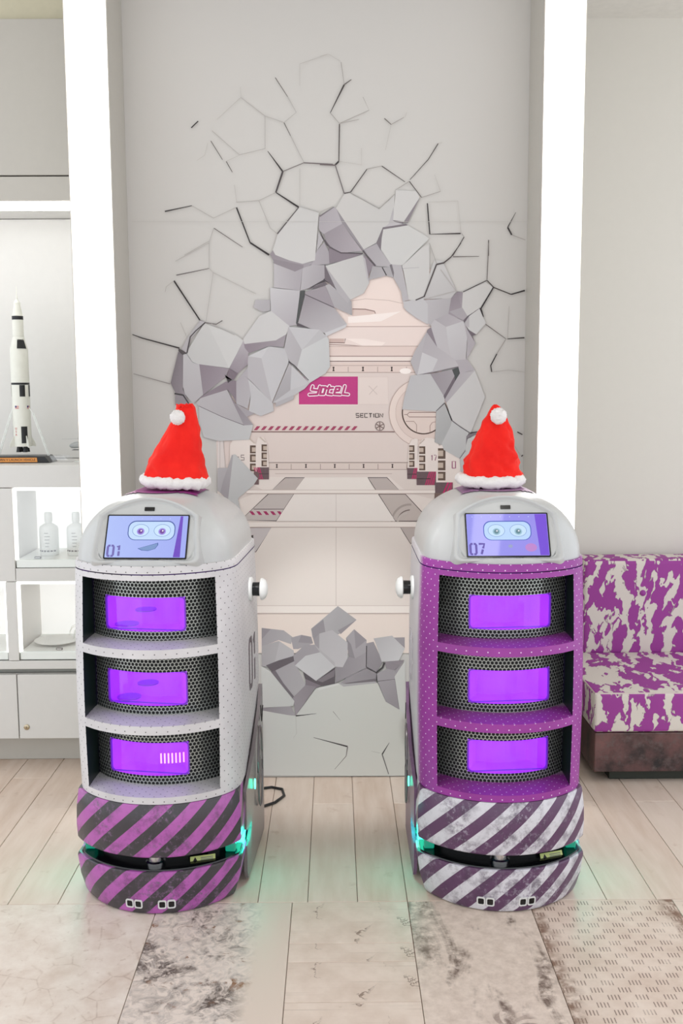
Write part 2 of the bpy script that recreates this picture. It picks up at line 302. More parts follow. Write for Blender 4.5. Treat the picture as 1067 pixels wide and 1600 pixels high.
# ------------------------------------------------------------------ wall mural (a flat print)
MURAL = [  # red green blue, second red green blue, then x z pairs in quarter millimetres
(233, 218, 211, 233, 218, 211, 211, 7084, 487, 7352, 715, 7458, 916, 7350, 1082, 6990, 1377, 6699, 1643, 5527, 2020, 4968, 2081, 3744, 1287, 2014, 714, 2115, -48, 2218, -1193, 2031, -1311, 3575, -1717, 4428, -1723, 5082, -1325, 5543, -578, 5999, -204, 6634),
(240, 222, 214, 240, 222, 214, -197, 7534, 1445, 7526, 1450, 6735, -295, 6707),
(236, 219, 212, 236, 219, 212, -295, 6707, 1542, 6716, 1544, 6444, -390, 6454),
(190, 165, 158, 190, 165, 158, -20, 6714, 1450, 6711, 1450, 6722, -20, 6725),
(205, 180, 172, 205, 180, 172, -71, 6552, 142, 6550, 141, 6489, -72, 6490),
(120, 95, 88, 120, 95, 88, -72, 6489, 149, 6483, 147, 6494, -71, 6499),
(120, 95, 88, 120, 95, 88, 149, 6483, 163, 6550, 152, 6551, 147, 6494),
(246, 231, 224, 246, 231, 224, 164, 6550, 444, 6545, 736, 6492, 646, 6415, 444, 6372, -72, 6408, -72, 6452, 421, 6443),
(165, 140, 134, 165, 140, 134, -72, 6461, 219, 6452, 220, 6462, -72, 6474),
(165, 140, 134, 165, 140, 134, 219, 6452, 421, 6435, 422, 6442, 220, 6462),
(222, 200, 192, 222, 200, 192, 222, 6980, 512, 6956, 601, 6912, 534, 6890, 266, 6859),
(140, 112, 105, 140, 112, 105, 266, 6962, 444, 6957, 446, 6970, 267, 6975),
(140, 112, 105, 140, 112, 105, 444, 6957, 577, 6928, 582, 6940, 446, 6970),
(140, 112, 105, 140, 112, 105, 577, 6928, 584, 6899, 596, 6903, 582, 6940),
(250, 238, 232, 250, 238, 232, 199, 6859, 713, 6905, 959, 6932, 668, 6791, 199, 6771),
(200, 178, 170, 200, 178, 170, 223, 7075, 446, 7107, 445, 7114, 222, 7082),
(200, 178, 170, 200, 178, 170, 446, 7107, 780, 7083, 781, 7090, 445, 7114),
(200, 178, 170, 200, 178, 170, 780, 7083, 980, 7039, 982, 7046, 781, 7090),
(228, 208, 200, 228, 208, 200, -390, 6445, 1544, 6435, 1545, 6298, -391, 6308),
(185, 160, 152, 185, 160, 152, -390, 6440, 1544, 6431, 1544, 6440, -390, 6449),
(240, 226, 218, 240, 226, 218, -391, 6290, 1545, 6280, 1545, 6225, -392, 6235),
(160, 135, 128, 160, 135, 128, -391, 6298, 1545, 6288, 1545, 6299, -391, 6309),
(120, 95, 90, 120, 95, 90, -392, 6225, 1546, 6215, 1545, 6227, -392, 6237),
(226, 207, 199, 226, 207, 199, -484, 6217, 1546, 6207, 1547, 6061, -485, 6071),
(165, 140, 133, 165, 140, 133, -485, 6067, 1547, 6056, 1547, 6065, -485, 6076),
(170, 145, 138, 170, 145, 138, -484, 6168, 1546, 6158, 1546, 6165, -484, 6175),
(227, 211, 204, 220, 206, 200, -1131, 6065, 1824, 6050, 1836, 4717, -1711, 4738, -1695, 5545),
(70, 55, 52, 70, 55, 52, -29, 6151, 1, 6151, -7, 6115, 2, 6087, -31, 6087, -22, 6115),
(150, 128, 122, 150, 128, 122, 194, 6150, 194, 6077, 201, 6077, 202, 6150),
(70, 55, 52, 70, 55, 52, 395, 6149, 425, 6149, 418, 6112, 427, 6085, 393, 6085, 403, 6112),
(150, 128, 122, 150, 128, 122, 619, 6148, 619, 6075, 626, 6075, 626, 6148),
(70, 55, 52, 70, 55, 52, 811, 6147, 840, 6147, 833, 6110, 842, 6083, 809, 6083, 818, 6110),
(150, 128, 122, 150, 128, 122, 1034, 6146, 1034, 6073, 1042, 6073, 1042, 6146),
(250, 240, 234, 250, 240, 234, 1106, 6084, 1105, 6077, 1102, 6071, 1097, 6065, 1091, 6060, 1082, 6055, 1072, 6051, 1061, 6047, 1049, 6045, 1036, 6044, 1023, 6043, 1010, 6044, 998, 6045, 986, 6048, 974, 6051, 965, 6055, 956, 6060, 949, 6066, 944, 6072, 941, 6078, 940, 6085, 941, 6091, 944, 6097, 949, 6103, 956, 6109, 964, 6114, 974, 6118, 985, 6121, 997, 6124, 1010, 6125, 1023, 6125, 1036, 6125, 1049, 6123, 1061, 6121, 1072, 6117, 1082, 6113, 1090, 6108, 1097, 6103, 1102, 6097, 1105, 6090),
(199, 58, 130, 190, 54, 128, -514, 6013, 336, 6009, 334, 5609, -518, 5614),
(236, 222, 216, 236, 222, 216, -513, 5605, 338, 5601, 334, 5592, -513, 5597),
(229, 214, 207, 229, 214, 207, 356, 6002, 769, 6000, 781, 5607, 355, 5609),
(212, 194, 187, 212, 194, 187, 356, 5999, 767, 5998, 771, 6002, 356, 6005),
(212, 194, 187, 212, 194, 187, 767, 5998, 779, 5609, 783, 5605, 771, 6002),
(212, 194, 187, 212, 194, 187, 779, 5609, 355, 5612, 355, 5606, 783, 5605),
(205, 188, 182, 205, 188, 182, 491, 5873, 613, 5746, 619, 5753, 498, 5879),
(205, 188, 182, 205, 188, 182, 613, 5878, 495, 5753, 501, 5747, 620, 5872),
(250, 242, 246, 250, 242, 246, -344, 5882, -358, 5831, -304, 5816, -289, 5867),
(250, 242, 246, 250, 242, 246, -334, 5795, -257, 5788, -252, 5844, -328, 5851),
(250, 242, 246, 250, 242, 246, -288, 5875, -297, 5855, -317, 5847, -337, 5855, -345, 5875, -336, 5895, -316, 5903, -296, 5894),
(250, 242, 246, 250, 242, 246, -303, 5823, -311, 5803, -331, 5795, -351, 5804, -359, 5823, -351, 5843, -331, 5851, -311, 5843),
(250, 242, 246, 250, 242, 246, -226, 5816, -235, 5796, -255, 5788, -275, 5796, -283, 5816, -274, 5836, -254, 5844, -234, 5836),
(250, 242, 246, 250, 242, 246, -239, 5879, -275, 5767, -221, 5751, -186, 5862),
(250, 242, 246, 250, 242, 246, -250, 5787, -367, 5781, -365, 5725, -247, 5731),
(250, 242, 246, 250, 242, 246, -184, 5871, -193, 5851, -213, 5843, -233, 5851, -241, 5871, -232, 5891, -212, 5899, -192, 5890),
(250, 242, 246, 250, 242, 246, -220, 5759, -228, 5739, -248, 5731, -268, 5739, -276, 5759, -268, 5779, -248, 5787, -228, 5779),
(250, 242, 246, 250, 242, 246, -338, 5753, -346, 5733, -366, 5725, -386, 5733, -394, 5753, -386, 5773, -366, 5781, -346, 5773),
(250, 242, 246, 250, 242, 246, -212, 5867, -239, 5768, -184, 5753, -158, 5853),
(250, 242, 246, 250, 242, 246, -212, 5733, -155, 5732, -154, 5788, -211, 5789),
(250, 242, 246, 250, 242, 246, -127, 5752, -99, 5849, -153, 5864, -181, 5768),
(250, 242, 246, 250, 242, 246, -124, 5885, -183, 5888, -187, 5832, -128, 5829),
(250, 242, 246, 250, 242, 246, -157, 5860, -165, 5840, -185, 5832, -205, 5841, -213, 5860, -205, 5880, -185, 5888, -165, 5880),
(250, 242, 246, 250, 242, 246, -183, 5760, -192, 5741, -212, 5733, -232, 5741, -240, 5761, -231, 5781, -211, 5789, -192, 5780),
(250, 242, 246, 250, 242, 246, -126, 5760, -135, 5740, -155, 5732, -175, 5741, -183, 5760, -174, 5780, -154, 5788, -134, 5780),
(250, 242, 246, 250, 242, 246, -98, 5856, -106, 5837, -126, 5829, -146, 5837, -154, 5857, -146, 5876, -126, 5885, -106, 5876),
(250, 242, 246, 250, 242, 246, -157, 5860, -165, 5840, -185, 5832, -205, 5841, -213, 5860, -205, 5880, -185, 5888, -165, 5880),
(250, 242, 246, 250, 242, 246, -101, 5883, -133, 5771, -79, 5756, -47, 5868),
(250, 242, 246, 250, 242, 246, -110, 5736, -44, 5727, -36, 5782, -102, 5791),
(250, 242, 246, 250, 242, 246, -46, 5875, -54, 5855, -74, 5847, -94, 5856, -102, 5875, -94, 5895, -74, 5903, -54, 5895),
(250, 242, 246, 250, 242, 246, -78, 5763, -86, 5744, -106, 5735, -126, 5744, -134, 5764, -126, 5783, -106, 5792, -86, 5783),
(250, 242, 246, 250, 242, 246, -12, 5754, -20, 5735, -40, 5727, -60, 5735, -68, 5755, -60, 5774, -40, 5783, -20, 5774),
(250, 242, 246, 250, 242, 246, -117, 5813, -20, 5821, -24, 5877, -121, 5869),
(250, 242, 246, 250, 242, 246, -91, 5841, -99, 5821, -119, 5813, -139, 5821, -147, 5841, -139, 5861, -119, 5869, -99, 5861),
(250, 242, 246, 250, 242, 246, 6, 5849, -2, 5829, -22, 5821, -42, 5829, -50, 5849, -42, 5869, -22, 5877, -2, 5869),
(250, 242, 246, 250, 242, 246, 1, 5775, 67, 5779, 62, 5835, -4, 5831),
(250, 242, 246, 250, 242, 246, 92, 5800, 104, 5845, 50, 5860, 37, 5815),
(250, 242, 246, 250, 242, 246, 77, 5880, 22, 5880, 21, 5824, 77, 5824),
(250, 242, 246, 250, 242, 246, -5, 5861, -36, 5768, 18, 5751, 48, 5844),
(250, 242, 246, 250, 242, 246, -10, 5732, 83, 5726, 87, 5782, -7, 5788),
(250, 242, 246, 250, 242, 246, 27, 5802, 18, 5783, -2, 5775, -22, 5783, -30, 5803, -21, 5823, -1, 5831, 19, 5822),
(250, 242, 246, 250, 242, 246, 93, 5807, 84, 5787, 64, 5779, 44, 5788, 36, 5808, 45, 5827, 65, 5835, 85, 5827),
(250, 242, 246, 250, 242, 246, 105, 5852, 97, 5832, 77, 5824, 57, 5832, 49, 5852, 57, 5872, 77, 5880, 97, 5872),
(250, 242, 246, 250, 242, 246, 50, 5852, 41, 5832, 21, 5824, 1, 5833, -7, 5853, 2, 5872, 22, 5880, 41, 5872),
(250, 242, 246, 250, 242, 246, 20, 5759, 11, 5740, -9, 5732, -29, 5740, -37, 5760, -29, 5779, -9, 5788, 11, 5779),
(250, 242, 246, 250, 242, 246, 113, 5754, 105, 5734, 85, 5726, 65, 5734, 57, 5754, 65, 5774, 85, 5782, 105, 5774),
(250, 242, 246, 250, 242, 246, 121, 5882, 89, 5768, 143, 5753, 175, 5867),
(250, 242, 246, 250, 242, 246, 114, 5733, 193, 5725, 199, 5781, 119, 5789),
(250, 242, 246, 250, 242, 246, 176, 5874, 168, 5854, 148, 5846, 128, 5854, 120, 5874, 128, 5894, 148, 5902, 168, 5894),
(250, 242, 246, 250, 242, 246, 144, 5760, 136, 5741, 116, 5733, 96, 5741, 88, 5761, 96, 5781, 116, 5789, 136, 5780),
(250, 242, 246, 250, 242, 246, 224, 5753, 216, 5733, 196, 5725, 176, 5734, 168, 5753, 176, 5773, 196, 5781, 216, 5773),
(184, 56, 118, 184, 56, 118, -331, 5879, -345, 5827, -316, 5819, -302, 5871),
(184, 56, 118, 184, 56, 118, -332, 5808, -256, 5801, -253, 5831, -329, 5838),
(184, 56, 118, 184, 56, 118, -301, 5875, -306, 5864, -317, 5860, -327, 5864, -332, 5875, -327, 5886, -316, 5890, -306, 5885),
(184, 56, 118, 184, 56, 118, -316, 5823, -320, 5812, -331, 5808, -342, 5813, -346, 5823, -341, 5834, -331, 5838, -320, 5834),
(184, 56, 118, 184, 56, 118, -239, 5816, -244, 5805, -255, 5801, -265, 5805, -270, 5816, -265, 5827, -254, 5831, -244, 5827),
(184, 56, 118, 184, 56, 118, -227, 5875, -263, 5764, -234, 5755, -198, 5866),
(184, 56, 118, 184, 56, 118, -249, 5774, -367, 5768, -365, 5738, -247, 5744),
(184, 56, 118, 184, 56, 118, -197, 5871, -202, 5860, -213, 5856, -223, 5860, -228, 5871, -223, 5882, -212, 5886, -202, 5881),
(184, 56, 118, 184, 56, 118, -233, 5759, -237, 5748, -248, 5744, -259, 5748, -263, 5759, -259, 5770, -248, 5774, -237, 5770),
(184, 56, 118, 184, 56, 118, -351, 5753, -355, 5742, -366, 5738, -377, 5742, -381, 5753, -377, 5764, -366, 5768, -355, 5763),
(184, 56, 118, 184, 56, 118, -200, 5864, -226, 5764, -197, 5757, -170, 5856),
(184, 56, 118, 184, 56, 118, -212, 5745, -155, 5745, -154, 5775, -212, 5776),
(184, 56, 118, 184, 56, 118, -140, 5756, -111, 5852, -141, 5861, -169, 5765),
(184, 56, 118, 184, 56, 118, -125, 5872, -184, 5875, -186, 5845, -127, 5841),
(184, 56, 118, 184, 56, 118, -170, 5860, -174, 5850, -185, 5845, -196, 5850, -200, 5860, -196, 5871, -185, 5875, -174, 5871),
(184, 56, 118, 184, 56, 118, -196, 5761, -201, 5750, -212, 5745, -223, 5750, -227, 5761, -222, 5771, -212, 5776, -201, 5771),
(184, 56, 118, 184, 56, 118, -139, 5760, -144, 5750, -155, 5745, -165, 5750, -170, 5760, -165, 5771, -154, 5775, -144, 5771),
(184, 56, 118, 184, 56, 118, -111, 5857, -115, 5846, -126, 5841, -137, 5846, -141, 5857, -137, 5867, -126, 5872, -115, 5867),
(184, 56, 118, 184, 56, 118, -170, 5860, -174, 5850, -185, 5845, -196, 5850, -200, 5860, -196, 5871, -185, 5875, -174, 5871),
(184, 56, 118, 184, 56, 118, -89, 5879, -120, 5768, -91, 5759, -59, 5871),
(184, 56, 118, 184, 56, 118, -108, 5748, -42, 5740, -38, 5770, -104, 5779),
(184, 56, 118, 184, 56, 118, -59, 5875, -63, 5864, -74, 5860, -85, 5865, -89, 5875, -85, 5886, -74, 5890, -63, 5886),
(184, 56, 118, 184, 56, 118, -91, 5763, -95, 5753, -106, 5748, -117, 5753, -121, 5764, -117, 5774, -106, 5779, -95, 5774),
(184, 56, 118, 184, 56, 118, -25, 5754, -29, 5744, -40, 5739, -51, 5744, -55, 5755, -51, 5765, -40, 5770, -29, 5765),
(184, 56, 118, 184, 56, 118, -118, 5826, -21, 5834, -23, 5864, -120, 5856),
(184, 56, 118, 184, 56, 118, -104, 5841, -108, 5830, -119, 5826, -130, 5830, -134, 5841, -130, 5852, -119, 5856, -108, 5852),
(184, 56, 118, 184, 56, 118, -7, 5849, -11, 5838, -22, 5834, -33, 5839, -37, 5849, -33, 5860, -22, 5864, -11, 5860),
(184, 56, 118, 184, 56, 118, 0, 5787, 66, 5792, 63, 5823, -3, 5818),
(184, 56, 118, 184, 56, 118, 79, 5803, 92, 5848, 62, 5856, 50, 5811),
(184, 56, 118, 184, 56, 118, 77, 5867, 21, 5868, 21, 5837, 77, 5837),
(184, 56, 118, 184, 56, 118, 7, 5857, -23, 5764, 6, 5755, 36, 5848),
(184, 56, 118, 184, 56, 118, -10, 5744, 84, 5739, 86, 5769, -8, 5775),
(184, 56, 118, 184, 56, 118, 14, 5803, 9, 5792, -2, 5787, -12, 5792, -17, 5803, -12, 5813, -1, 5818, 9, 5813),
(184, 56, 118, 184, 56, 118, 80, 5807, 75, 5797, 64, 5792, 54, 5797, 49, 5807, 54, 5818, 65, 5823, 75, 5818),
(184, 56, 118, 184, 56, 118, 92, 5852, 88, 5841, 77, 5837, 66, 5841, 62, 5852, 66, 5863, 77, 5867, 88, 5863),
(184, 56, 118, 184, 56, 118, 37, 5852, 32, 5842, 21, 5837, 11, 5842, 6, 5852, 11, 5863, 21, 5868, 32, 5863),
(184, 56, 118, 184, 56, 118, 7, 5759, 2, 5749, -9, 5744, -20, 5749, -24, 5760, -19, 5770, -9, 5775, 2, 5770),
(184, 56, 118, 184, 56, 118, 100, 5754, 96, 5743, 85, 5739, 74, 5743, 70, 5754, 74, 5765, 85, 5769, 96, 5765),
(184, 56, 118, 184, 56, 118, 133, 5878, 102, 5765, 131, 5757, 163, 5870),
(184, 56, 118, 184, 56, 118, 115, 5746, 195, 5738, 197, 5768, 118, 5776),
(184, 56, 118, 184, 56, 118, 163, 5874, 159, 5863, 148, 5859, 137, 5863, 133, 5874, 137, 5885, 148, 5889, 159, 5885),
(184, 56, 118, 184, 56, 118, 132, 5761, 127, 5750, 116, 5745, 105, 5750, 101, 5761, 105, 5771, 116, 5776, 127, 5771),
(184, 56, 118, 184, 56, 118, 211, 5753, 207, 5743, 196, 5738, 185, 5743, 181, 5753, 185, 5764, 196, 5768, 207, 5764),
(62, 50, 48, 62, 50, 48, 351, 5484, 305, 5483, 311, 5473, 351, 5472),
(62, 50, 48, 62, 50, 48, 305, 5483, 304, 5448, 311, 5458, 311, 5473),
(62, 50, 48, 62, 50, 48, 304, 5448, 348, 5442, 355, 5452, 311, 5458),
(62, 50, 48, 62, 50, 48, 348, 5442, 348, 5428, 354, 5417, 355, 5452),
(62, 50, 48, 62, 50, 48, 348, 5428, 308, 5429, 308, 5417, 354, 5417),
(62, 50, 48, 62, 50, 48, 414, 5483, 366, 5481, 375, 5474, 414, 5471),
(62, 50, 48, 62, 50, 48, 366, 5481, 366, 5419, 375, 5426, 375, 5474),
(62, 50, 48, 62, 50, 48, 366, 5419, 414, 5416, 414, 5428, 375, 5426),
(62, 50, 48, 62, 50, 48, 370, 5444, 410, 5444, 410, 5456, 370, 5456),
(62, 50, 48, 62, 50, 48, 477, 5483, 428, 5481, 438, 5474, 477, 5471),
(62, 50, 48, 62, 50, 48, 428, 5481, 428, 5418, 438, 5426, 438, 5474),
(62, 50, 48, 62, 50, 48, 428, 5418, 476, 5416, 476, 5428, 438, 5426),
(62, 50, 48, 62, 50, 48, 496, 5471, 539, 5471, 539, 5483, 496, 5483),
(62, 50, 48, 62, 50, 48, 511, 5477, 511, 5422, 523, 5421, 524, 5477),
(62, 50, 48, 62, 50, 48, 559, 5477, 559, 5421, 571, 5421, 571, 5477),
(62, 50, 48, 62, 50, 48, 596, 5421, 594, 5473, 585, 5480, 584, 5421),
(62, 50, 48, 62, 50, 48, 594, 5473, 628, 5473, 638, 5480, 585, 5480),
(62, 50, 48, 62, 50, 48, 628, 5473, 628, 5425, 638, 5417, 638, 5480),
(62, 50, 48, 62, 50, 48, 628, 5425, 590, 5427, 590, 5415, 638, 5417),
(62, 50, 48, 62, 50, 48, 658, 5421, 652, 5470, 652, 5482, 646, 5421),
(62, 50, 48, 62, 50, 48, 652, 5470, 696, 5415, 696, 5427, 652, 5482),
(62, 50, 48, 62, 50, 48, 696, 5415, 702, 5476, 690, 5476, 696, 5427),
(110, 90, 86, 110, 90, 86, 712, 5294, 711, 5284, 720, 5283, 721, 5293),
(110, 90, 86, 110, 90, 86, 711, 5284, 709, 5275, 718, 5272, 720, 5283),
(110, 90, 86, 110, 90, 86, 709, 5275, 705, 5267, 714, 5262, 718, 5272),
(110, 90, 86, 110, 90, 86, 705, 5267, 701, 5259, 708, 5253, 714, 5262),
(110, 90, 86, 110, 90, 86, 701, 5259, 694, 5252, 701, 5245, 708, 5253),
(110, 90, 86, 110, 90, 86, 694, 5252, 687, 5246, 693, 5238, 701, 5245),
(110, 90, 86, 110, 90, 86, 687, 5246, 679, 5241, 684, 5232, 693, 5238),
(110, 90, 86, 110, 90, 86, 679, 5241, 671, 5237, 674, 5228, 684, 5232),
(110, 90, 86, 110, 90, 86, 671, 5237, 662, 5235, 663, 5226, 674, 5228),
(110, 90, 86, 110, 90, 86, 662, 5235, 652, 5234, 652, 5225, 663, 5226),
(110, 90, 86, 110, 90, 86, 652, 5234, 643, 5235, 641, 5226, 652, 5225),
(110, 90, 86, 110, 90, 86, 643, 5235, 634, 5237, 631, 5229, 641, 5226),
(110, 90, 86, 110, 90, 86, 634, 5237, 625, 5241, 621, 5233, 631, 5229),
(110, 90, 86, 110, 90, 86, 625, 5241, 617, 5246, 612, 5239, 621, 5233),
(110, 90, 86, 110, 90, 86, 617, 5246, 610, 5252, 603, 5246, 612, 5239),
(110, 90, 86, 110, 90, 86, 610, 5252, 604, 5259, 596, 5254, 603, 5246),
(110, 90, 86, 110, 90, 86, 604, 5259, 599, 5267, 591, 5263, 596, 5254),
(110, 90, 86, 110, 90, 86, 599, 5267, 595, 5276, 586, 5273, 591, 5263),
(110, 90, 86, 110, 90, 86, 595, 5276, 593, 5285, 584, 5284, 586, 5273),
(110, 90, 86, 110, 90, 86, 593, 5285, 592, 5294, 583, 5294, 584, 5284),
(110, 90, 86, 110, 90, 86, 592, 5294, 593, 5304, 584, 5305, 583, 5294),
(110, 90, 86, 110, 90, 86, 593, 5304, 595, 5313, 586, 5316, 584, 5305),
(110, 90, 86, 110, 90, 86, 595, 5313, 599, 5321, 591, 5326, 586, 5316),
(110, 90, 86, 110, 90, 86, 599, 5321, 604, 5329, 596, 5335, 591, 5326),
(110, 90, 86, 110, 90, 86, 604, 5329, 610, 5336, 603, 5343, 596, 5335),
(110, 90, 86, 110, 90, 86, 610, 5336, 617, 5342, 612, 5350, 603, 5343),
(110, 90, 86, 110, 90, 86, 617, 5342, 625, 5347, 621, 5356, 612, 5350),
(110, 90, 86, 110, 90, 86, 625, 5347, 634, 5351, 631, 5360, 621, 5356),
(110, 90, 86, 110, 90, 86, 634, 5351, 643, 5353, 641, 5362, 631, 5360),
(110, 90, 86, 110, 90, 86, 643, 5353, 652, 5354, 652, 5363, 641, 5362),
(110, 90, 86, 110, 90, 86, 652, 5354, 662, 5353, 663, 5362, 652, 5363),
(110, 90, 86, 110, 90, 86, 662, 5353, 671, 5351, 674, 5359, 663, 5362),
(110, 90, 86, 110, 90, 86, 671, 5351, 679, 5347, 684, 5355, 674, 5359),
(110, 90, 86, 110, 90, 86, 679, 5347, 687, 5342, 693, 5350, 684, 5355),
(110, 90, 86, 110, 90, 86, 687, 5342, 695, 5336, 701, 5343, 693, 5350),
(110, 90, 86, 110, 90, 86, 695, 5336, 701, 5329, 708, 5334, 701, 5343),
(110, 90, 86, 110, 90, 86, 701, 5329, 706, 5321, 714, 5325, 708, 5334),
(110, 90, 86, 110, 90, 86, 706, 5321, 709, 5312, 718, 5315, 714, 5325),
(110, 90, 86, 110, 90, 86, 709, 5312, 711, 5303, 720, 5304, 718, 5315),
(110, 90, 86, 110, 90, 86, 711, 5303, 712, 5293, 721, 5294, 720, 5304),
(140, 118, 112, 140, 118, 112, 648, 5288, 703, 5256, 710, 5269, 656, 5300),
(140, 118, 112, 140, 118, 112, 645, 5294, 645, 5232, 660, 5231, 660, 5294),
(140, 118, 112, 140, 118, 112, 648, 5301, 594, 5270, 602, 5257, 656, 5288),
(140, 118, 112, 140, 118, 112, 656, 5300, 602, 5332, 594, 5319, 648, 5288),
(140, 118, 112, 140, 118, 112, 660, 5294, 660, 5357, 645, 5357, 645, 5294),
(140, 118, 112, 140, 118, 112, 656, 5288, 710, 5319, 703, 5331, 648, 5301),
(120, 100, 96, 120, 100, 96, 666, 5294, 666, 5292, 665, 5290, 665, 5288, 663, 5286, 662, 5284, 660, 5283, 659, 5282, 656, 5281, 654, 5280, 652, 5280, 650, 5280, 648, 5281, 646, 5282, 644, 5283, 642, 5284, 641, 5286, 640, 5288, 639, 5290, 638, 5292, 638, 5294, 638, 5296, 639, 5298, 640, 5300, 641, 5302, 642, 5304, 644, 5305, 646, 5306, 648, 5307, 650, 5308, 652, 5308, 654, 5308, 657, 5307, 659, 5306, 660, 5305, 662, 5304, 663, 5302, 665, 5300, 665, 5298, 666, 5296),
(168, 66, 98, 168, 66, 98, -1176, 5246, -1128, 5246, -1081, 5301, -1129, 5302),
(168, 66, 98, 168, 66, 98, -1076, 5246, -1027, 5246, -980, 5301, -1028, 5301),
(168, 66, 98, 168, 66, 98, -975, 5245, -927, 5245, -879, 5300, -928, 5301),
(168, 66, 98, 168, 66, 98, -874, 5245, -826, 5244, -779, 5300, -827, 5300),
(168, 66, 98, 168, 66, 98, -773, 5244, -725, 5244, -678, 5299, -726, 5299),
(168, 66, 98, 168, 66, 98, -673, 5244, -624, 5243, -577, 5299, -626, 5299),
(168, 66, 98, 168, 66, 98, -572, 5243, -523, 5243, -476, 5298, -525, 5298),
(168, 66, 98, 168, 66, 98, -471, 5242, -423, 5242, -376, 5298, -424, 5298),
(168, 66, 98, 168, 66, 98, -370, 5242, -322, 5242, -275, 5297, -323, 5297),
(168, 66, 98, 168, 66, 98, -269, 5241, -221, 5241, -174, 5296, -222, 5297),
(168, 66, 98, 168, 66, 98, -169, 5241, -120, 5241, -73, 5296, -122, 5296),
(168, 66, 98, 168, 66, 98, -68, 5240, -19, 5240, 27, 5295, -21, 5296),
(168, 66, 98, 168, 66, 98, 33, 5240, 82, 5239, 128, 5295, 80, 5295),
(168, 66, 98, 168, 66, 98, 134, 5239, 182, 5239, 229, 5294, 181, 5295),
(168, 66, 98, 168, 66, 98, 235, 5239, 283, 5238, 330, 5294, 282, 5294),
(142, 112, 106, 142, 112, 106, -1284, 5215, 882, 5204, 882, 5218, -1283, 5230),
(225, 210, 203, 225, 210, 203, -1284, 5210, 1552, 5194, 1555, 4766, -1291, 4782),
(224, 214, 210, 224, 214, 210, -1704, 5101, -1620, 5100, -1586, 4681, -1712, 4681),
(190, 178, 174, 190, 178, 174, -1673, 5101, -1681, 4681, -1674, 4681, -1665, 5101),
(190, 176, 172, 190, 176, 172, -1625, 5100, -1604, 4709, -1595, 4709, -1616, 5101),
(222, 206, 198, 222, 206, 198, -1151, 4772, 2069, 4753, 2071, 4650, -1153, 4669),
(150, 128, 122, 150, 128, 122, -1151, 4768, 1649, 4752, 1649, 4760, -1151, 4775),
(175, 155, 148, 175, 155, 148, -1153, 4669, 1650, 4653, 1650, 4662, -1153, 4678),
(70, 55, 52, 70, 55, 52, -863, 4751, -834, 4751, -842, 4723, -834, 4695, -864, 4695, -855, 4723),
(150, 128, 122, 150, 128, 122, -642, 4750, -643, 4675, -636, 4675, -635, 4750),
(70, 55, 52, 70, 55, 52, -439, 4749, -409, 4749, -418, 4721, -410, 4693, -440, 4693, -431, 4721),
(150, 128, 122, 150, 128, 122, -218, 4748, -218, 4673, -211, 4673, -210, 4748),
(70, 55, 52, 70, 55, 52, -19, 4747, 11, 4746, 2, 4718, 10, 4690, -19, 4690, -11, 4718),
(150, 128, 122, 150, 128, 122, 202, 4745, 202, 4670, 209, 4670, 210, 4745),
(70, 55, 52, 70, 55, 52, 401, 4744, 431, 4744, 422, 4716, 431, 4688, 401, 4688, 409, 4716),
(150, 128, 122, 150, 128, 122, 622, 4743, 622, 4668, 630, 4668, 630, 4743),
(70, 55, 52, 70, 55, 52, 821, 4742, 851, 4742, 843, 4714, 851, 4685, 821, 4686, 830, 4714),
(150, 128, 122, 150, 128, 122, 1043, 4741, 1043, 4666, 1050, 4666, 1050, 4740),
(232, 215, 206, 232, 215, 206, 1785, 5483, 1779, 5405, 1761, 5329, 1732, 5257, 1692, 5191, 1641, 5131, 1582, 5081, 1515, 5040, 1443, 5011, 1366, 4993, 1288, 4987, 1210, 4994, 1133, 5012, 1061, 5043, 994, 5084, 934, 5135, 883, 5195, 842, 5262, 812, 5334, 793, 5410, 787, 5488, 793, 5565, 811, 5641, 841, 5712, 882, 5778, 933, 5837, 992, 5887, 1058, 5927, 1130, 5956, 1206, 5974, 1283, 5979, 1361, 5973, 1437, 5954, 1509, 5925, 1576, 5884, 1636, 5833, 1687, 5774, 1728, 5708, 1759, 5636, 1778, 5560),
(190, 166, 158, 190, 166, 158, 1780, 5483, 1774, 5406, 1784, 5404, 1789, 5482),
(190, 166, 158, 190, 166, 158, 1774, 5406, 1757, 5331, 1766, 5328, 1784, 5404),
(190, 166, 158, 190, 166, 158, 1757, 5331, 1728, 5259, 1736, 5255, 1766, 5328),
(190, 166, 158, 190, 166, 158, 1728, 5259, 1688, 5193, 1695, 5188, 1736, 5255),
(190, 166, 158, 190, 166, 158, 1688, 5193, 1638, 5135, 1644, 5128, 1695, 5188),
(190, 166, 158, 190, 166, 158, 1638, 5135, 1579, 5085, 1585, 5077, 1644, 5128),
(190, 166, 158, 190, 166, 158, 1579, 5085, 1513, 5044, 1517, 5036, 1585, 5077),
(190, 166, 158, 190, 166, 158, 1513, 5044, 1441, 5015, 1444, 5006, 1517, 5036),
(190, 166, 158, 190, 166, 158, 1441, 5015, 1366, 4997, 1367, 4988, 1444, 5006),
(190, 166, 158, 190, 166, 158, 1366, 4997, 1288, 4992, 1288, 4982, 1367, 4988),
(190, 166, 158, 190, 166, 158, 1288, 4992, 1210, 4998, 1209, 4989, 1288, 4982),
(190, 166, 158, 190, 166, 158, 1210, 4998, 1135, 5017, 1132, 5008, 1209, 4989),
(190, 166, 158, 190, 166, 158, 1135, 5017, 1063, 5047, 1058, 5039, 1132, 5008),
(190, 166, 158, 190, 166, 158, 1063, 5047, 996, 5088, 991, 5080, 1058, 5039),
(190, 166, 158, 190, 166, 158, 996, 5088, 937, 5139, 930, 5132, 991, 5080),
(190, 166, 158, 190, 166, 158, 937, 5139, 887, 5198, 879, 5192, 930, 5132),
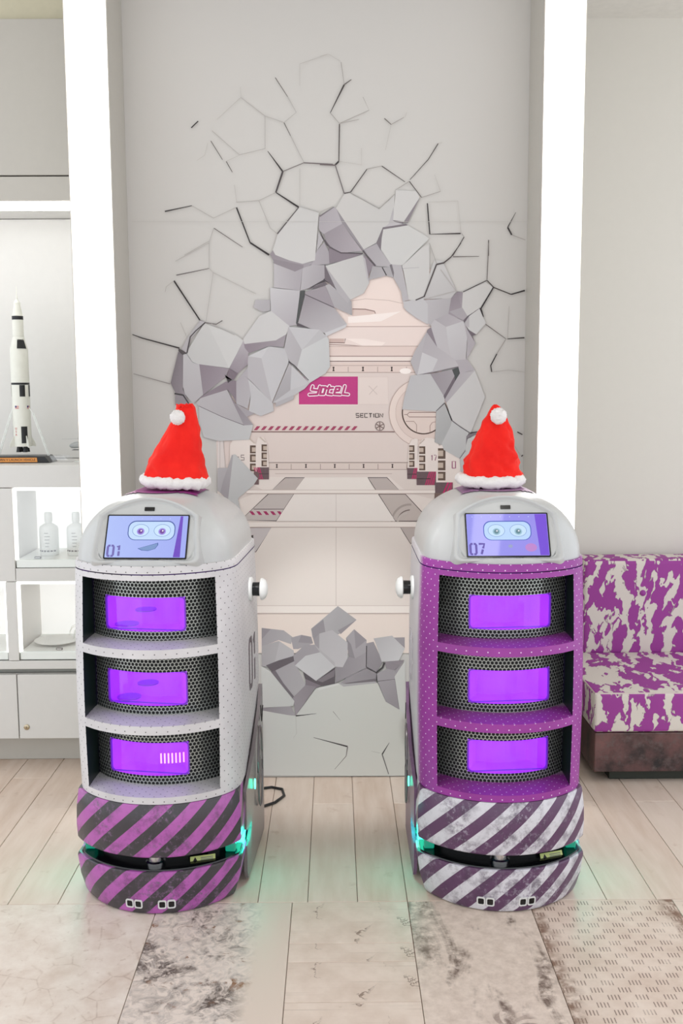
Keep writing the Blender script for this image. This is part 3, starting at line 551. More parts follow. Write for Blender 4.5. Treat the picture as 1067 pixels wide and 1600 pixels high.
(190, 166, 158, 190, 166, 158, 887, 5198, 846, 5264, 838, 5260, 879, 5192),
(190, 166, 158, 190, 166, 158, 846, 5264, 816, 5336, 807, 5333, 838, 5260),
(190, 166, 158, 190, 166, 158, 816, 5336, 798, 5411, 789, 5409, 807, 5333),
(190, 166, 158, 190, 166, 158, 798, 5411, 792, 5488, 783, 5488, 789, 5409),
(190, 166, 158, 190, 166, 158, 792, 5488, 798, 5565, 789, 5566, 783, 5488),
(190, 166, 158, 190, 166, 158, 798, 5565, 816, 5639, 807, 5642, 789, 5566),
(190, 166, 158, 190, 166, 158, 816, 5639, 845, 5710, 837, 5714, 807, 5642),
(190, 166, 158, 190, 166, 158, 845, 5710, 886, 5776, 878, 5781, 837, 5714),
(190, 166, 158, 190, 166, 158, 886, 5776, 936, 5834, 929, 5840, 878, 5781),
(190, 166, 158, 190, 166, 158, 936, 5834, 995, 5883, 989, 5891, 929, 5840),
(190, 166, 158, 190, 166, 158, 995, 5883, 1060, 5923, 1056, 5931, 989, 5891),
(190, 166, 158, 190, 166, 158, 1060, 5923, 1132, 5952, 1129, 5960, 1056, 5931),
(190, 166, 158, 190, 166, 158, 1132, 5952, 1207, 5969, 1205, 5978, 1129, 5960),
(190, 166, 158, 190, 166, 158, 1207, 5969, 1284, 5975, 1283, 5984, 1205, 5978),
(190, 166, 158, 190, 166, 158, 1284, 5975, 1361, 5968, 1362, 5977, 1283, 5984),
(190, 166, 158, 190, 166, 158, 1361, 5968, 1436, 5950, 1439, 5959, 1362, 5977),
(190, 166, 158, 190, 166, 158, 1436, 5950, 1507, 5920, 1511, 5929, 1439, 5959),
(190, 166, 158, 190, 166, 158, 1507, 5920, 1573, 5880, 1579, 5887, 1511, 5929),
(190, 166, 158, 190, 166, 158, 1573, 5880, 1633, 5830, 1639, 5836, 1579, 5887),
(190, 166, 158, 190, 166, 158, 1633, 5830, 1683, 5771, 1691, 5777, 1639, 5836),
(190, 166, 158, 190, 166, 158, 1683, 5771, 1724, 5706, 1732, 5710, 1691, 5777),
(190, 166, 158, 190, 166, 158, 1724, 5706, 1754, 5634, 1763, 5637, 1732, 5710),
(190, 166, 158, 190, 166, 158, 1754, 5634, 1773, 5559, 1782, 5561, 1763, 5637),
(190, 166, 158, 190, 166, 158, 1773, 5559, 1780, 5482, 1789, 5483, 1782, 5561),
(224, 205, 196, 224, 205, 196, 1690, 5483, 1685, 5420, 1671, 5359, 1647, 5300, 1614, 5247, 1573, 5199, 1525, 5158, 1471, 5125, 1413, 5101, 1351, 5087, 1288, 5082, 1224, 5087, 1162, 5102, 1103, 5127, 1049, 5160, 1001, 5202, 959, 5250, 926, 5304, 902, 5363, 887, 5424, 882, 5487, 887, 5550, 901, 5611, 926, 5669, 959, 5723, 1000, 5770, 1047, 5811, 1101, 5843, 1160, 5867, 1221, 5881, 1284, 5886, 1347, 5881, 1408, 5866, 1467, 5841, 1521, 5808, 1569, 5767, 1611, 5719, 1644, 5666, 1669, 5607, 1684, 5546),
(205, 184, 176, 205, 184, 176, 1687, 5483, 1682, 5421, 1689, 5420, 1693, 5483),
(205, 184, 176, 205, 184, 176, 1682, 5421, 1668, 5360, 1674, 5358, 1689, 5420),
(205, 184, 176, 205, 184, 176, 1668, 5360, 1644, 5302, 1650, 5299, 1674, 5358),
(205, 184, 176, 205, 184, 176, 1644, 5302, 1612, 5249, 1617, 5245, 1650, 5299),
(205, 184, 176, 205, 184, 176, 1612, 5249, 1571, 5201, 1576, 5196, 1617, 5245),
(205, 184, 176, 205, 184, 176, 1571, 5201, 1523, 5160, 1527, 5155, 1576, 5196),
(205, 184, 176, 205, 184, 176, 1523, 5160, 1470, 5128, 1473, 5122, 1527, 5155),
(205, 184, 176, 205, 184, 176, 1470, 5128, 1412, 5104, 1414, 5098, 1473, 5122),
(205, 184, 176, 205, 184, 176, 1412, 5104, 1350, 5090, 1352, 5083, 1414, 5098),
(205, 184, 176, 205, 184, 176, 1350, 5090, 1288, 5085, 1288, 5079, 1352, 5083),
(205, 184, 176, 205, 184, 176, 1288, 5085, 1225, 5090, 1224, 5084, 1288, 5079),
(205, 184, 176, 205, 184, 176, 1225, 5090, 1163, 5105, 1161, 5099, 1224, 5084),
(205, 184, 176, 205, 184, 176, 1163, 5105, 1105, 5130, 1102, 5124, 1161, 5099),
(205, 184, 176, 205, 184, 176, 1105, 5130, 1051, 5163, 1047, 5158, 1102, 5124),
(205, 184, 176, 205, 184, 176, 1051, 5163, 1003, 5204, 998, 5200, 1047, 5158),
(205, 184, 176, 205, 184, 176, 1003, 5204, 962, 5252, 957, 5248, 998, 5200),
(205, 184, 176, 205, 184, 176, 962, 5252, 929, 5306, 923, 5303, 957, 5248),
(205, 184, 176, 205, 184, 176, 929, 5306, 905, 5364, 899, 5362, 923, 5303),
(205, 184, 176, 205, 184, 176, 905, 5364, 890, 5425, 884, 5424, 899, 5362),
(205, 184, 176, 205, 184, 176, 890, 5425, 885, 5487, 879, 5487, 884, 5424),
(205, 184, 176, 205, 184, 176, 885, 5487, 890, 5550, 884, 5551, 879, 5487),
(205, 184, 176, 205, 184, 176, 890, 5550, 905, 5610, 898, 5612, 884, 5551),
(205, 184, 176, 205, 184, 176, 905, 5610, 928, 5668, 923, 5671, 898, 5612),
(205, 184, 176, 205, 184, 176, 928, 5668, 961, 5721, 956, 5725, 923, 5671),
(205, 184, 176, 205, 184, 176, 961, 5721, 1002, 5768, 997, 5773, 956, 5725),
(205, 184, 176, 205, 184, 176, 1002, 5768, 1049, 5808, 1046, 5813, 997, 5773),
(205, 184, 176, 205, 184, 176, 1049, 5808, 1103, 5840, 1100, 5846, 1046, 5813),
(205, 184, 176, 205, 184, 176, 1103, 5840, 1161, 5864, 1159, 5870, 1100, 5846),
(205, 184, 176, 205, 184, 176, 1161, 5864, 1221, 5878, 1220, 5884, 1159, 5870),
(205, 184, 176, 205, 184, 176, 1221, 5878, 1284, 5883, 1284, 5889, 1220, 5884),
(205, 184, 176, 205, 184, 176, 1284, 5883, 1346, 5877, 1347, 5884, 1284, 5889),
(205, 184, 176, 205, 184, 176, 1346, 5877, 1407, 5863, 1409, 5869, 1347, 5884),
(205, 184, 176, 205, 184, 176, 1407, 5863, 1466, 5838, 1468, 5844, 1409, 5869),
(205, 184, 176, 205, 184, 176, 1466, 5838, 1519, 5806, 1523, 5811, 1468, 5844),
(205, 184, 176, 205, 184, 176, 1519, 5806, 1567, 5765, 1572, 5770, 1523, 5811),
(205, 184, 176, 205, 184, 176, 1567, 5765, 1608, 5717, 1614, 5721, 1572, 5770),
(205, 184, 176, 205, 184, 176, 1608, 5717, 1641, 5664, 1647, 5667, 1614, 5721),
(205, 184, 176, 205, 184, 176, 1641, 5664, 1666, 5606, 1672, 5608, 1647, 5667),
(205, 184, 176, 205, 184, 176, 1666, 5606, 1681, 5545, 1688, 5546, 1672, 5608),
(205, 184, 176, 205, 184, 176, 1681, 5545, 1687, 5483, 1693, 5483, 1688, 5546),
(226, 208, 199, 226, 208, 199, 1595, 5484, 1592, 5435, 1581, 5388, 1562, 5344, 1537, 5303, 1506, 5266, 1469, 5235, 1428, 5210, 1383, 5191, 1336, 5180, 1287, 5177, 1239, 5181, 1191, 5192, 1146, 5211, 1105, 5237, 1068, 5268, 1036, 5305, 1011, 5347, 992, 5392, 980, 5439, 977, 5487, 980, 5535, 991, 5582, 1010, 5626, 1035, 5667, 1067, 5704, 1103, 5735, 1144, 5759, 1189, 5778, 1236, 5789, 1284, 5792, 1333, 5788, 1380, 5777, 1425, 5758, 1466, 5733, 1503, 5701, 1535, 5664, 1560, 5623, 1579, 5579, 1591, 5532),
(72, 50, 40, 72, 50, 40, 1567, 5382, 1558, 5361, 1573, 5354, 1582, 5376),
(72, 50, 40, 72, 50, 40, 1558, 5361, 1547, 5340, 1562, 5332, 1573, 5354),
(72, 50, 40, 72, 50, 40, 1547, 5340, 1535, 5320, 1549, 5311, 1562, 5332),
(72, 50, 40, 72, 50, 40, 1535, 5320, 1522, 5301, 1535, 5291, 1549, 5311),
(72, 50, 40, 72, 50, 40, 1522, 5301, 1507, 5283, 1519, 5272, 1535, 5291),
(72, 50, 40, 72, 50, 40, 1507, 5283, 1490, 5267, 1502, 5254, 1519, 5272),
(72, 50, 40, 72, 50, 40, 1490, 5267, 1473, 5252, 1483, 5238, 1502, 5254),
(72, 50, 40, 72, 50, 40, 1473, 5252, 1454, 5238, 1463, 5224, 1483, 5238),
(72, 50, 40, 72, 50, 40, 1454, 5238, 1434, 5226, 1442, 5211, 1463, 5224),
(72, 50, 40, 72, 50, 40, 1434, 5226, 1413, 5215, 1420, 5200, 1442, 5211),
(72, 50, 40, 72, 50, 40, 1413, 5215, 1392, 5206, 1398, 5190, 1420, 5200),
(72, 50, 40, 72, 50, 40, 1392, 5206, 1369, 5199, 1374, 5183, 1398, 5190),
(72, 50, 40, 72, 50, 40, 1369, 5199, 1347, 5194, 1350, 5177, 1374, 5183),
(72, 50, 40, 72, 50, 40, 1347, 5194, 1324, 5190, 1326, 5173, 1350, 5177),
(72, 50, 40, 72, 50, 40, 1324, 5190, 1300, 5188, 1301, 5171, 1326, 5173),
(72, 50, 40, 72, 50, 40, 1300, 5188, 1277, 5188, 1276, 5171, 1301, 5171),
(72, 50, 40, 72, 50, 40, 1277, 5188, 1253, 5190, 1251, 5173, 1276, 5171),
(72, 50, 40, 72, 50, 40, 1253, 5190, 1230, 5194, 1227, 5177, 1251, 5173),
(72, 50, 40, 72, 50, 40, 1230, 5194, 1207, 5199, 1203, 5183, 1227, 5177),
(72, 50, 40, 72, 50, 40, 1207, 5199, 1185, 5206, 1179, 5191, 1203, 5183),
(72, 50, 40, 72, 50, 40, 1185, 5206, 1163, 5215, 1156, 5200, 1179, 5191),
(72, 50, 40, 72, 50, 40, 1163, 5215, 1142, 5226, 1134, 5211, 1156, 5200),
(72, 50, 40, 72, 50, 40, 1142, 5226, 1122, 5238, 1113, 5224, 1134, 5211),
(72, 50, 40, 72, 50, 40, 1122, 5238, 1103, 5252, 1093, 5239, 1113, 5224),
(72, 50, 40, 72, 50, 40, 1103, 5252, 1085, 5267, 1074, 5255, 1093, 5239),
(72, 50, 40, 72, 50, 40, 1085, 5267, 1068, 5284, 1056, 5272, 1074, 5255),
(72, 50, 40, 72, 50, 40, 1068, 5284, 1053, 5302, 1040, 5291, 1056, 5272),
(72, 50, 40, 72, 50, 40, 1053, 5302, 1039, 5320, 1025, 5311, 1040, 5291),
(72, 50, 40, 72, 50, 40, 1039, 5320, 1027, 5340, 1012, 5332, 1025, 5311),
(72, 50, 40, 72, 50, 40, 1027, 5340, 1016, 5361, 1001, 5354, 1012, 5332),
(72, 50, 40, 72, 50, 40, 1016, 5361, 1007, 5383, 991, 5377, 1001, 5354),
(72, 50, 40, 72, 50, 40, 1007, 5383, 999, 5405, 983, 5400, 991, 5377),
(72, 50, 40, 72, 50, 40, 999, 5405, 994, 5428, 977, 5424, 983, 5400),
(72, 50, 40, 72, 50, 40, 994, 5428, 990, 5451, 973, 5449, 977, 5424),
(72, 50, 40, 72, 50, 40, 990, 5451, 988, 5474, 971, 5473, 973, 5449),
(72, 50, 40, 72, 50, 40, 988, 5474, 988, 5497, 971, 5498, 971, 5473),
(72, 50, 40, 72, 50, 40, 988, 5497, 990, 5520, 973, 5522, 971, 5498),
(72, 50, 40, 72, 50, 40, 990, 5520, 993, 5543, 977, 5547, 973, 5522),
(72, 50, 40, 72, 50, 40, 993, 5543, 998, 5566, 982, 5570, 977, 5547),
(72, 50, 40, 72, 50, 40, 998, 5566, 1006, 5588, 990, 5593, 982, 5570),
(135, 105, 98, 135, 105, 98, 1007, 5455, 1051, 5455, 1047, 5463, 1007, 5463),
(135, 105, 98, 135, 105, 98, 1051, 5455, 1080, 5486, 1079, 5495, 1047, 5463),
(135, 105, 98, 135, 105, 98, 1080, 5486, 1467, 5484, 1467, 5493, 1079, 5495),
(135, 105, 98, 135, 105, 98, 1046, 5449, 1080, 5420, 1080, 5428, 1052, 5455),
(135, 105, 98, 135, 105, 98, 1080, 5420, 1467, 5418, 1467, 5426, 1080, 5428),
(165, 138, 130, 165, 138, 130, 1028, 5358, 1146, 5357, 1148, 5365, 1028, 5366),
(165, 138, 130, 165, 138, 130, 1146, 5357, 1182, 5311, 1190, 5313, 1148, 5365),
(165, 138, 130, 165, 138, 130, 1182, 5311, 1182, 5201, 1191, 5201, 1190, 5313),
(165, 138, 130, 165, 138, 130, 1460, 5356, 1410, 5345, 1414, 5338, 1462, 5348),
(165, 138, 130, 165, 138, 130, 1410, 5345, 1377, 5298, 1386, 5296, 1414, 5338),
(165, 138, 130, 165, 138, 130, 1377, 5298, 1378, 5200, 1386, 5200, 1386, 5296),
(232, 221, 214, 232, 221, 214, -1712, 4672, 2071, 4650, 2094, 2495, -1376, 2519, -1725, 4052),
(226, 212, 205, 226, 212, 205, -966, 4668, 1556, 4653, 1557, 4550, -1061, 4565),
(190, 172, 165, 190, 172, 165, -874, 4607, 1556, 4593, 1556, 4601, -874, 4615),
(220, 208, 201, 220, 208, 201, -1717, 4457, -1254, 4482, -1045, 4368, -1426, 4229),
(224, 211, 204, 224, 211, 204, 953, 4657, 1612, 4653, 1503, 4202, 1066, 4318, 771, 4574),
(192, 180, 175, 192, 180, 175, -727, 4552, -447, 4551, -565, 4368, -926, 4370),
(70, 58, 58, 70, 58, 58, -727, 4547, -451, 4547, -443, 4554, -727, 4557),
(70, 58, 58, 70, 58, 58, -451, 4547, -567, 4373, -563, 4363, -443, 4554),
(70, 58, 58, 70, 58, 58, -567, 4373, -922, 4374, -930, 4367, -563, 4363),
(70, 58, 58, 70, 58, 58, -922, 4374, -724, 4548, -731, 4556, -930, 4367),
(198, 188, 184, 198, 188, 184, -979, 4314, -604, 4312, -866, 3917, -1389, 3931),
(70, 58, 58, 70, 58, 58, -979, 4309, -609, 4310, -599, 4313, -978, 4319),
(70, 58, 58, 70, 58, 58, -609, 4310, -868, 3922, -864, 3912, -599, 4313),
(70, 58, 58, 70, 58, 58, -868, 3922, -1384, 3933, -1394, 3930, -864, 3912),
(70, 58, 58, 70, 58, 58, -1384, 3933, -975, 4310, -982, 4318, -1394, 3930),
(204, 196, 196, 204, 196, 196, -1293, 3820, -933, 3818, -1171, 3460, -1383, 3461),
(70, 58, 58, 70, 58, 58, -1293, 3815, -938, 3816, -928, 3819, -1293, 3825),
(70, 58, 58, 70, 58, 58, -938, 3816, -1175, 3464, -1168, 3455, -928, 3819),
(70, 58, 58, 70, 58, 58, -1175, 3464, -1378, 3463, -1388, 3459, -1168, 3455),
(70, 58, 58, 70, 58, 58, -1378, 3463, -1288, 3819, -1298, 3821, -1388, 3459),
(192, 180, 175, 192, 180, 175, 475, 4546, 756, 4544, 938, 4356, 598, 4358),
(70, 58, 58, 70, 58, 58, 475, 4541, 754, 4540, 758, 4549, 475, 4551),
(70, 58, 58, 70, 58, 58, 754, 4540, 934, 4360, 942, 4353, 758, 4549),
(70, 58, 58, 70, 58, 58, 934, 4360, 599, 4363, 596, 4354, 942, 4353),
(70, 58, 58, 70, 58, 58, 599, 4363, 479, 4549, 471, 4543, 596, 4354),
(196, 184, 178, 196, 184, 178, 633, 4302, 1026, 4299, 1288, 4015, 1197, 3901, 879, 3903),
(70, 58, 58, 70, 58, 58, 633, 4297, 1024, 4295, 1028, 4304, 633, 4307),
(70, 58, 58, 70, 58, 58, 1024, 4295, 1283, 4013, 1293, 4017, 1028, 4304),
(70, 58, 58, 70, 58, 58, 1283, 4013, 1195, 3907, 1198, 3896, 1293, 4017),
(70, 58, 58, 70, 58, 58, 1195, 3907, 882, 3908, 876, 3899, 1198, 3896),
(70, 58, 58, 70, 58, 58, 882, 3908, 637, 4304, 628, 4299, 876, 3899),
(192, 180, 175, 192, 180, 175, 950, 3810, 1215, 3809, 1109, 3560),
(70, 58, 58, 70, 58, 58, 950, 3805, 1210, 3806, 1219, 3812, 950, 3816),
(70, 58, 58, 70, 58, 58, 1210, 3806, 1109, 3565, 1109, 3554, 1219, 3812),
(70, 58, 58, 70, 58, 58, 1109, 3565, 954, 3813, 946, 3808, 1109, 3554),
(70, 62, 58, 70, 62, 58, -1245, 3703, -1207, 3710, -1208, 3638, -1242, 3639),
(206, 194, 190, 206, 194, 190, -1201, 4092, -754, 4089, -811, 3999, -1290, 4002),
(95, 75, 78, 95, 75, 78, -1197, 4087, -754, 4085, -754, 4094, -1197, 4097),
(166, 44, 96, 166, 44, 96, -1261, 4061, -1213, 4061, -1171, 4007, -1219, 4007),
(166, 44, 96, 166, 44, 96, -1159, 4061, -1112, 4060, -1070, 4006, -1118, 4006),
(166, 44, 96, 166, 44, 96, -1058, 4060, -1010, 4060, -969, 4006, -1017, 4006),
(166, 44, 96, 166, 44, 96, -957, 4059, -909, 4059, -867, 4005, -915, 4005),
(166, 44, 96, 166, 44, 96, -856, 4059, -808, 4058, -766, 4004, -814, 4005),
(170, 158, 152, 170, 158, 152, 841, 3882, 842, 3893, 811, 3894, 811, 3883),
(170, 158, 152, 170, 158, 152, 842, 3893, 842, 3903, 812, 3906, 811, 3894),
(170, 158, 152, 170, 158, 152, 842, 3903, 843, 3913, 813, 3917, 812, 3906),
(170, 158, 152, 170, 158, 152, 843, 3913, 845, 3924, 815, 3929, 813, 3917),
(170, 158, 152, 170, 158, 152, 845, 3924, 847, 3934, 817, 3940, 815, 3929),
(170, 158, 152, 170, 158, 152, 847, 3934, 849, 3944, 820, 3952, 817, 3940),
(170, 158, 152, 170, 158, 152, 849, 3944, 852, 3954, 823, 3963, 820, 3952),
(170, 158, 152, 170, 158, 152, 852, 3954, 855, 3964, 826, 3974, 823, 3963),
(170, 158, 152, 170, 158, 152, 855, 3964, 858, 3974, 830, 3985, 826, 3974),
(170, 158, 152, 170, 158, 152, 858, 3974, 862, 3983, 835, 3996, 830, 3985),
(170, 158, 152, 170, 158, 152, 862, 3983, 867, 3993, 840, 4006, 835, 3996),
(170, 158, 152, 170, 158, 152, 867, 3993, 871, 4002, 845, 4017, 840, 4006),
(170, 158, 152, 170, 158, 152, 871, 4002, 877, 4011, 851, 4027, 845, 4017),
(170, 158, 152, 170, 158, 152, 877, 4011, 882, 4020, 857, 4037, 851, 4027),
(170, 158, 152, 170, 158, 152, 882, 4020, 888, 4028, 863, 4046, 857, 4037),
(170, 158, 152, 170, 158, 152, 888, 4028, 894, 4037, 870, 4055, 863, 4046),
(170, 158, 152, 170, 158, 152, 894, 4037, 901, 4045, 878, 4064, 870, 4055),
(170, 158, 152, 170, 158, 152, 901, 4045, 907, 4052, 885, 4073, 878, 4064),
(170, 158, 152, 170, 158, 152, 907, 4052, 915, 4060, 893, 4081, 885, 4073),
(170, 158, 152, 170, 158, 152, 915, 4060, 922, 4067, 902, 4089, 893, 4081),
(170, 158, 152, 170, 158, 152, 922, 4067, 930, 4074, 910, 4097, 902, 4089),
(170, 158, 152, 170, 158, 152, 930, 4074, 938, 4080, 919, 4104, 910, 4097),
(170, 158, 152, 170, 158, 152, 938, 4080, 946, 4086, 929, 4111, 919, 4104),
(170, 158, 152, 170, 158, 152, 946, 4086, 955, 4092, 938, 4118, 929, 4111),
(170, 158, 152, 170, 158, 152, 955, 4092, 963, 4098, 948, 4124, 938, 4118),
(170, 158, 152, 170, 158, 152, 963, 4098, 972, 4103, 958, 4129, 948, 4124),
(170, 158, 152, 170, 158, 152, 972, 4103, 981, 4107, 968, 4135, 958, 4129),
(170, 158, 152, 170, 158, 152, 981, 4107, 991, 4112, 979, 4139, 968, 4135),
(170, 158, 152, 170, 158, 152, 991, 4112, 1000, 4116, 989, 4144, 979, 4139),
(170, 158, 152, 170, 158, 152, 1000, 4116, 1010, 4119, 1000, 4148, 989, 4144),
(170, 158, 152, 170, 158, 152, 1010, 4119, 1020, 4122, 1011, 4151, 1000, 4148),
(170, 158, 152, 170, 158, 152, 1020, 4122, 1030, 4125, 1023, 4154, 1011, 4151),
(170, 158, 152, 170, 158, 152, 1030, 4125, 1040, 4127, 1034, 4157, 1023, 4154),
(170, 158, 152, 170, 158, 152, 1040, 4127, 1050, 4129, 1045, 4159, 1034, 4157),
(170, 158, 152, 170, 158, 152, 1050, 4129, 1060, 4130, 1057, 4160, 1045, 4159),
(170, 158, 152, 170, 158, 152, 1060, 4130, 1071, 4131, 1068, 4161, 1057, 4160),
(170, 158, 152, 170, 158, 152, 1071, 4131, 1081, 4132, 1080, 4162, 1068, 4161),
(170, 158, 152, 170, 158, 152, 1081, 4132, 1091, 4132, 1091, 4162, 1080, 4162),
(170, 158, 152, 170, 158, 152, 1091, 4132, 1101, 4132, 1103, 4162, 1091, 4162),
(170, 158, 152, 170, 158, 152, 1101, 4132, 1112, 4131, 1114, 4161, 1103, 4162),
(120, 104, 100, 120, 104, 100, 914, 3882, 914, 3889, 901, 3889, 901, 3882),
(120, 104, 100, 120, 104, 100, 914, 3889, 915, 3896, 901, 3897, 901, 3889),
(120, 104, 100, 120, 104, 100, 915, 3896, 915, 3903, 902, 3904, 901, 3897),
(120, 104, 100, 120, 104, 100, 915, 3903, 916, 3910, 903, 3912, 902, 3904),
(120, 104, 100, 120, 104, 100, 916, 3910, 917, 3917, 904, 3919, 903, 3912),
(120, 104, 100, 120, 104, 100, 917, 3917, 919, 3923, 906, 3927, 904, 3919),
(120, 104, 100, 120, 104, 100, 919, 3923, 921, 3930, 908, 3934, 906, 3927),
(120, 104, 100, 120, 104, 100, 921, 3930, 923, 3937, 910, 3941, 908, 3934),
(120, 104, 100, 120, 104, 100, 923, 3937, 925, 3943, 912, 3948, 910, 3941),
(120, 104, 100, 120, 104, 100, 925, 3943, 927, 3950, 915, 3955, 912, 3948),
(120, 104, 100, 120, 104, 100, 927, 3950, 930, 3956, 918, 3962, 915, 3955),
(120, 104, 100, 120, 104, 100, 930, 3956, 933, 3963, 921, 3969, 918, 3962),
(120, 104, 100, 120, 104, 100, 933, 3963, 936, 3969, 925, 3975, 921, 3969),
(120, 104, 100, 120, 104, 100, 936, 3969, 940, 3975, 929, 3982, 925, 3975),
(120, 104, 100, 120, 104, 100, 940, 3975, 944, 3981, 933, 3988, 929, 3982),
(120, 104, 100, 120, 104, 100, 944, 3981, 948, 3986, 937, 3994, 933, 3988),
(120, 104, 100, 120, 104, 100, 948, 3986, 952, 3992, 941, 4000, 937, 3994),
(120, 104, 100, 120, 104, 100, 952, 3992, 956, 3997, 946, 4006, 941, 4000),
(120, 104, 100, 120, 104, 100, 956, 3997, 961, 4002, 951, 4012, 946, 4006),
(120, 104, 100, 120, 104, 100, 961, 4002, 966, 4007, 956, 4017, 951, 4012),
(120, 104, 100, 120, 104, 100, 966, 4007, 971, 4012, 962, 4022, 956, 4017),
(120, 104, 100, 120, 104, 100, 971, 4012, 976, 4017, 967, 4027, 962, 4022),
(120, 104, 100, 120, 104, 100, 976, 4017, 981, 4021, 973, 4032, 967, 4027),
(120, 104, 100, 120, 104, 100, 981, 4021, 987, 4025, 979, 4036, 973, 4032),
(120, 104, 100, 120, 104, 100, 987, 4025, 992, 4029, 985, 4041, 979, 4036),
(120, 104, 100, 120, 104, 100, 992, 4029, 998, 4033, 991, 4045, 985, 4041),
(120, 104, 100, 120, 104, 100, 998, 4033, 1004, 4037, 998, 4048, 991, 4045),
(120, 104, 100, 120, 104, 100, 1004, 4037, 1010, 4040, 1004, 4052, 998, 4048),
(120, 104, 100, 120, 104, 100, 1010, 4040, 1016, 4043, 1011, 4055, 1004, 4052),
(120, 104, 100, 120, 104, 100, 1016, 4043, 1023, 4046, 1018, 4058, 1011, 4055),
(120, 104, 100, 120, 104, 100, 1023, 4046, 1029, 4048, 1025, 4061, 1018, 4058),
(120, 104, 100, 120, 104, 100, 1029, 4048, 1036, 4050, 1032, 4063, 1025, 4061),
(120, 104, 100, 120, 104, 100, 1036, 4050, 1042, 4052, 1039, 4065, 1032, 4063),
(120, 104, 100, 120, 104, 100, 1042, 4052, 1049, 4054, 1046, 4067, 1039, 4065),
(120, 104, 100, 120, 104, 100, 1049, 4054, 1056, 4056, 1053, 4069, 1046, 4067),
(120, 104, 100, 120, 104, 100, 1056, 4056, 1063, 4057, 1061, 4070, 1053, 4069),
(120, 104, 100, 120, 104, 100, 1063, 4057, 1070, 4058, 1068, 4071, 1061, 4070),
(120, 104, 100, 120, 104, 100, 1070, 4058, 1076, 4058, 1075, 4072, 1068, 4071),
(120, 104, 100, 120, 104, 100, 1076, 4058, 1083, 4059, 1083, 4072, 1075, 4072),
(120, 104, 100, 120, 104, 100, 1083, 4059, 1090, 4059, 1090, 4072, 1083, 4072),
(200, 190, 184, 200, 190, 184, 929, 3881, 929, 3887, 900, 3888, 900, 3882),
(200, 190, 184, 200, 190, 184, 929, 3887, 929, 3892, 901, 3894, 900, 3888),
(200, 190, 184, 200, 190, 184, 929, 3892, 929, 3897, 901, 3900, 901, 3894),
(200, 190, 184, 200, 190, 184, 929, 3897, 930, 3902, 902, 3906, 901, 3900),
(200, 190, 184, 200, 190, 184, 930, 3902, 931, 3907, 903, 3912, 902, 3906),
(200, 190, 184, 200, 190, 184, 931, 3907, 932, 3912, 905, 3918, 903, 3912),
(200, 190, 184, 200, 190, 184, 932, 3912, 933, 3916, 906, 3924, 905, 3918),
(200, 190, 184, 200, 190, 184, 933, 3916, 935, 3921, 908, 3930, 906, 3924),
(200, 190, 184, 200, 190, 184, 935, 3921, 936, 3926, 910, 3936, 908, 3930),
(200, 190, 184, 200, 190, 184, 936, 3926, 938, 3931, 912, 3942, 910, 3936),
(200, 190, 184, 200, 190, 184, 938, 3931, 940, 3935, 914, 3947, 912, 3942),
(200, 190, 184, 200, 190, 184, 940, 3935, 942, 3940, 917, 3953, 914, 3947),
(200, 190, 184, 200, 190, 184, 942, 3940, 945, 3944, 920, 3958, 917, 3953),
(200, 190, 184, 200, 190, 184, 945, 3944, 947, 3949, 923, 3964, 920, 3958),
(200, 190, 184, 200, 190, 184, 947, 3949, 950, 3953, 926, 3969, 923, 3964),
(200, 190, 184, 200, 190, 184, 950, 3953, 953, 3957, 930, 3974, 926, 3969),
(200, 190, 184, 200, 190, 184, 953, 3957, 956, 3961, 933, 3979, 930, 3974),
(200, 190, 184, 200, 190, 184, 956, 3961, 959, 3965, 937, 3983, 933, 3979),
(200, 190, 184, 200, 190, 184, 959, 3965, 962, 3968, 941, 3988, 937, 3983),
(200, 190, 184, 200, 190, 184, 962, 3968, 966, 3972, 946, 3992, 941, 3988),
(200, 190, 184, 200, 190, 184, 966, 3972, 969, 3975, 950, 3996, 946, 3992),
(200, 190, 184, 200, 190, 184, 969, 3975, 973, 3979, 955, 4000, 950, 3996),
(200, 190, 184, 200, 190, 184, 973, 3979, 977, 3982, 959, 4004, 955, 4000),
(200, 190, 184, 200, 190, 184, 977, 3982, 981, 3985, 964, 4008, 959, 4004),
(200, 190, 184, 200, 190, 184, 981, 3985, 985, 3988, 969, 4012, 964, 4008),
(200, 190, 184, 200, 190, 184, 985, 3988, 989, 3990, 974, 4015, 969, 4012),
(200, 190, 184, 200, 190, 184, 989, 3990, 993, 3993, 979, 4018, 974, 4015),
(200, 190, 184, 200, 190, 184, 993, 3993, 998, 3995, 985, 4021, 979, 4018),
(200, 190, 184, 200, 190, 184, 998, 3995, 1002, 3997, 990, 4023, 985, 4021),
(200, 190, 184, 200, 190, 184, 1002, 3997, 1007, 3999, 996, 4026, 990, 4023),
(200, 190, 184, 200, 190, 184, 1007, 3999, 1011, 4001, 1002, 4028, 996, 4026),
(200, 190, 184, 200, 190, 184, 1011, 4001, 1016, 4003, 1007, 4030, 1002, 4028),
(200, 190, 184, 200, 190, 184, 1016, 4003, 1021, 4004, 1013, 4032, 1007, 4030),
(200, 190, 184, 200, 190, 184, 1021, 4004, 1026, 4006, 1019, 4033, 1013, 4032),
(200, 190, 184, 200, 190, 184, 1026, 4006, 1030, 4007, 1025, 4034, 1019, 4033),
(200, 190, 184, 200, 190, 184, 1030, 4007, 1035, 4007, 1031, 4036, 1025, 4034),
(200, 190, 184, 200, 190, 184, 1035, 4007, 1040, 4008, 1037, 4036, 1031, 4036),
(200, 190, 184, 200, 190, 184, 1040, 4008, 1045, 4009, 1043, 4037, 1037, 4036),
(200, 190, 184, 200, 190, 184, 1045, 4009, 1050, 4009, 1049, 4037, 1043, 4037),
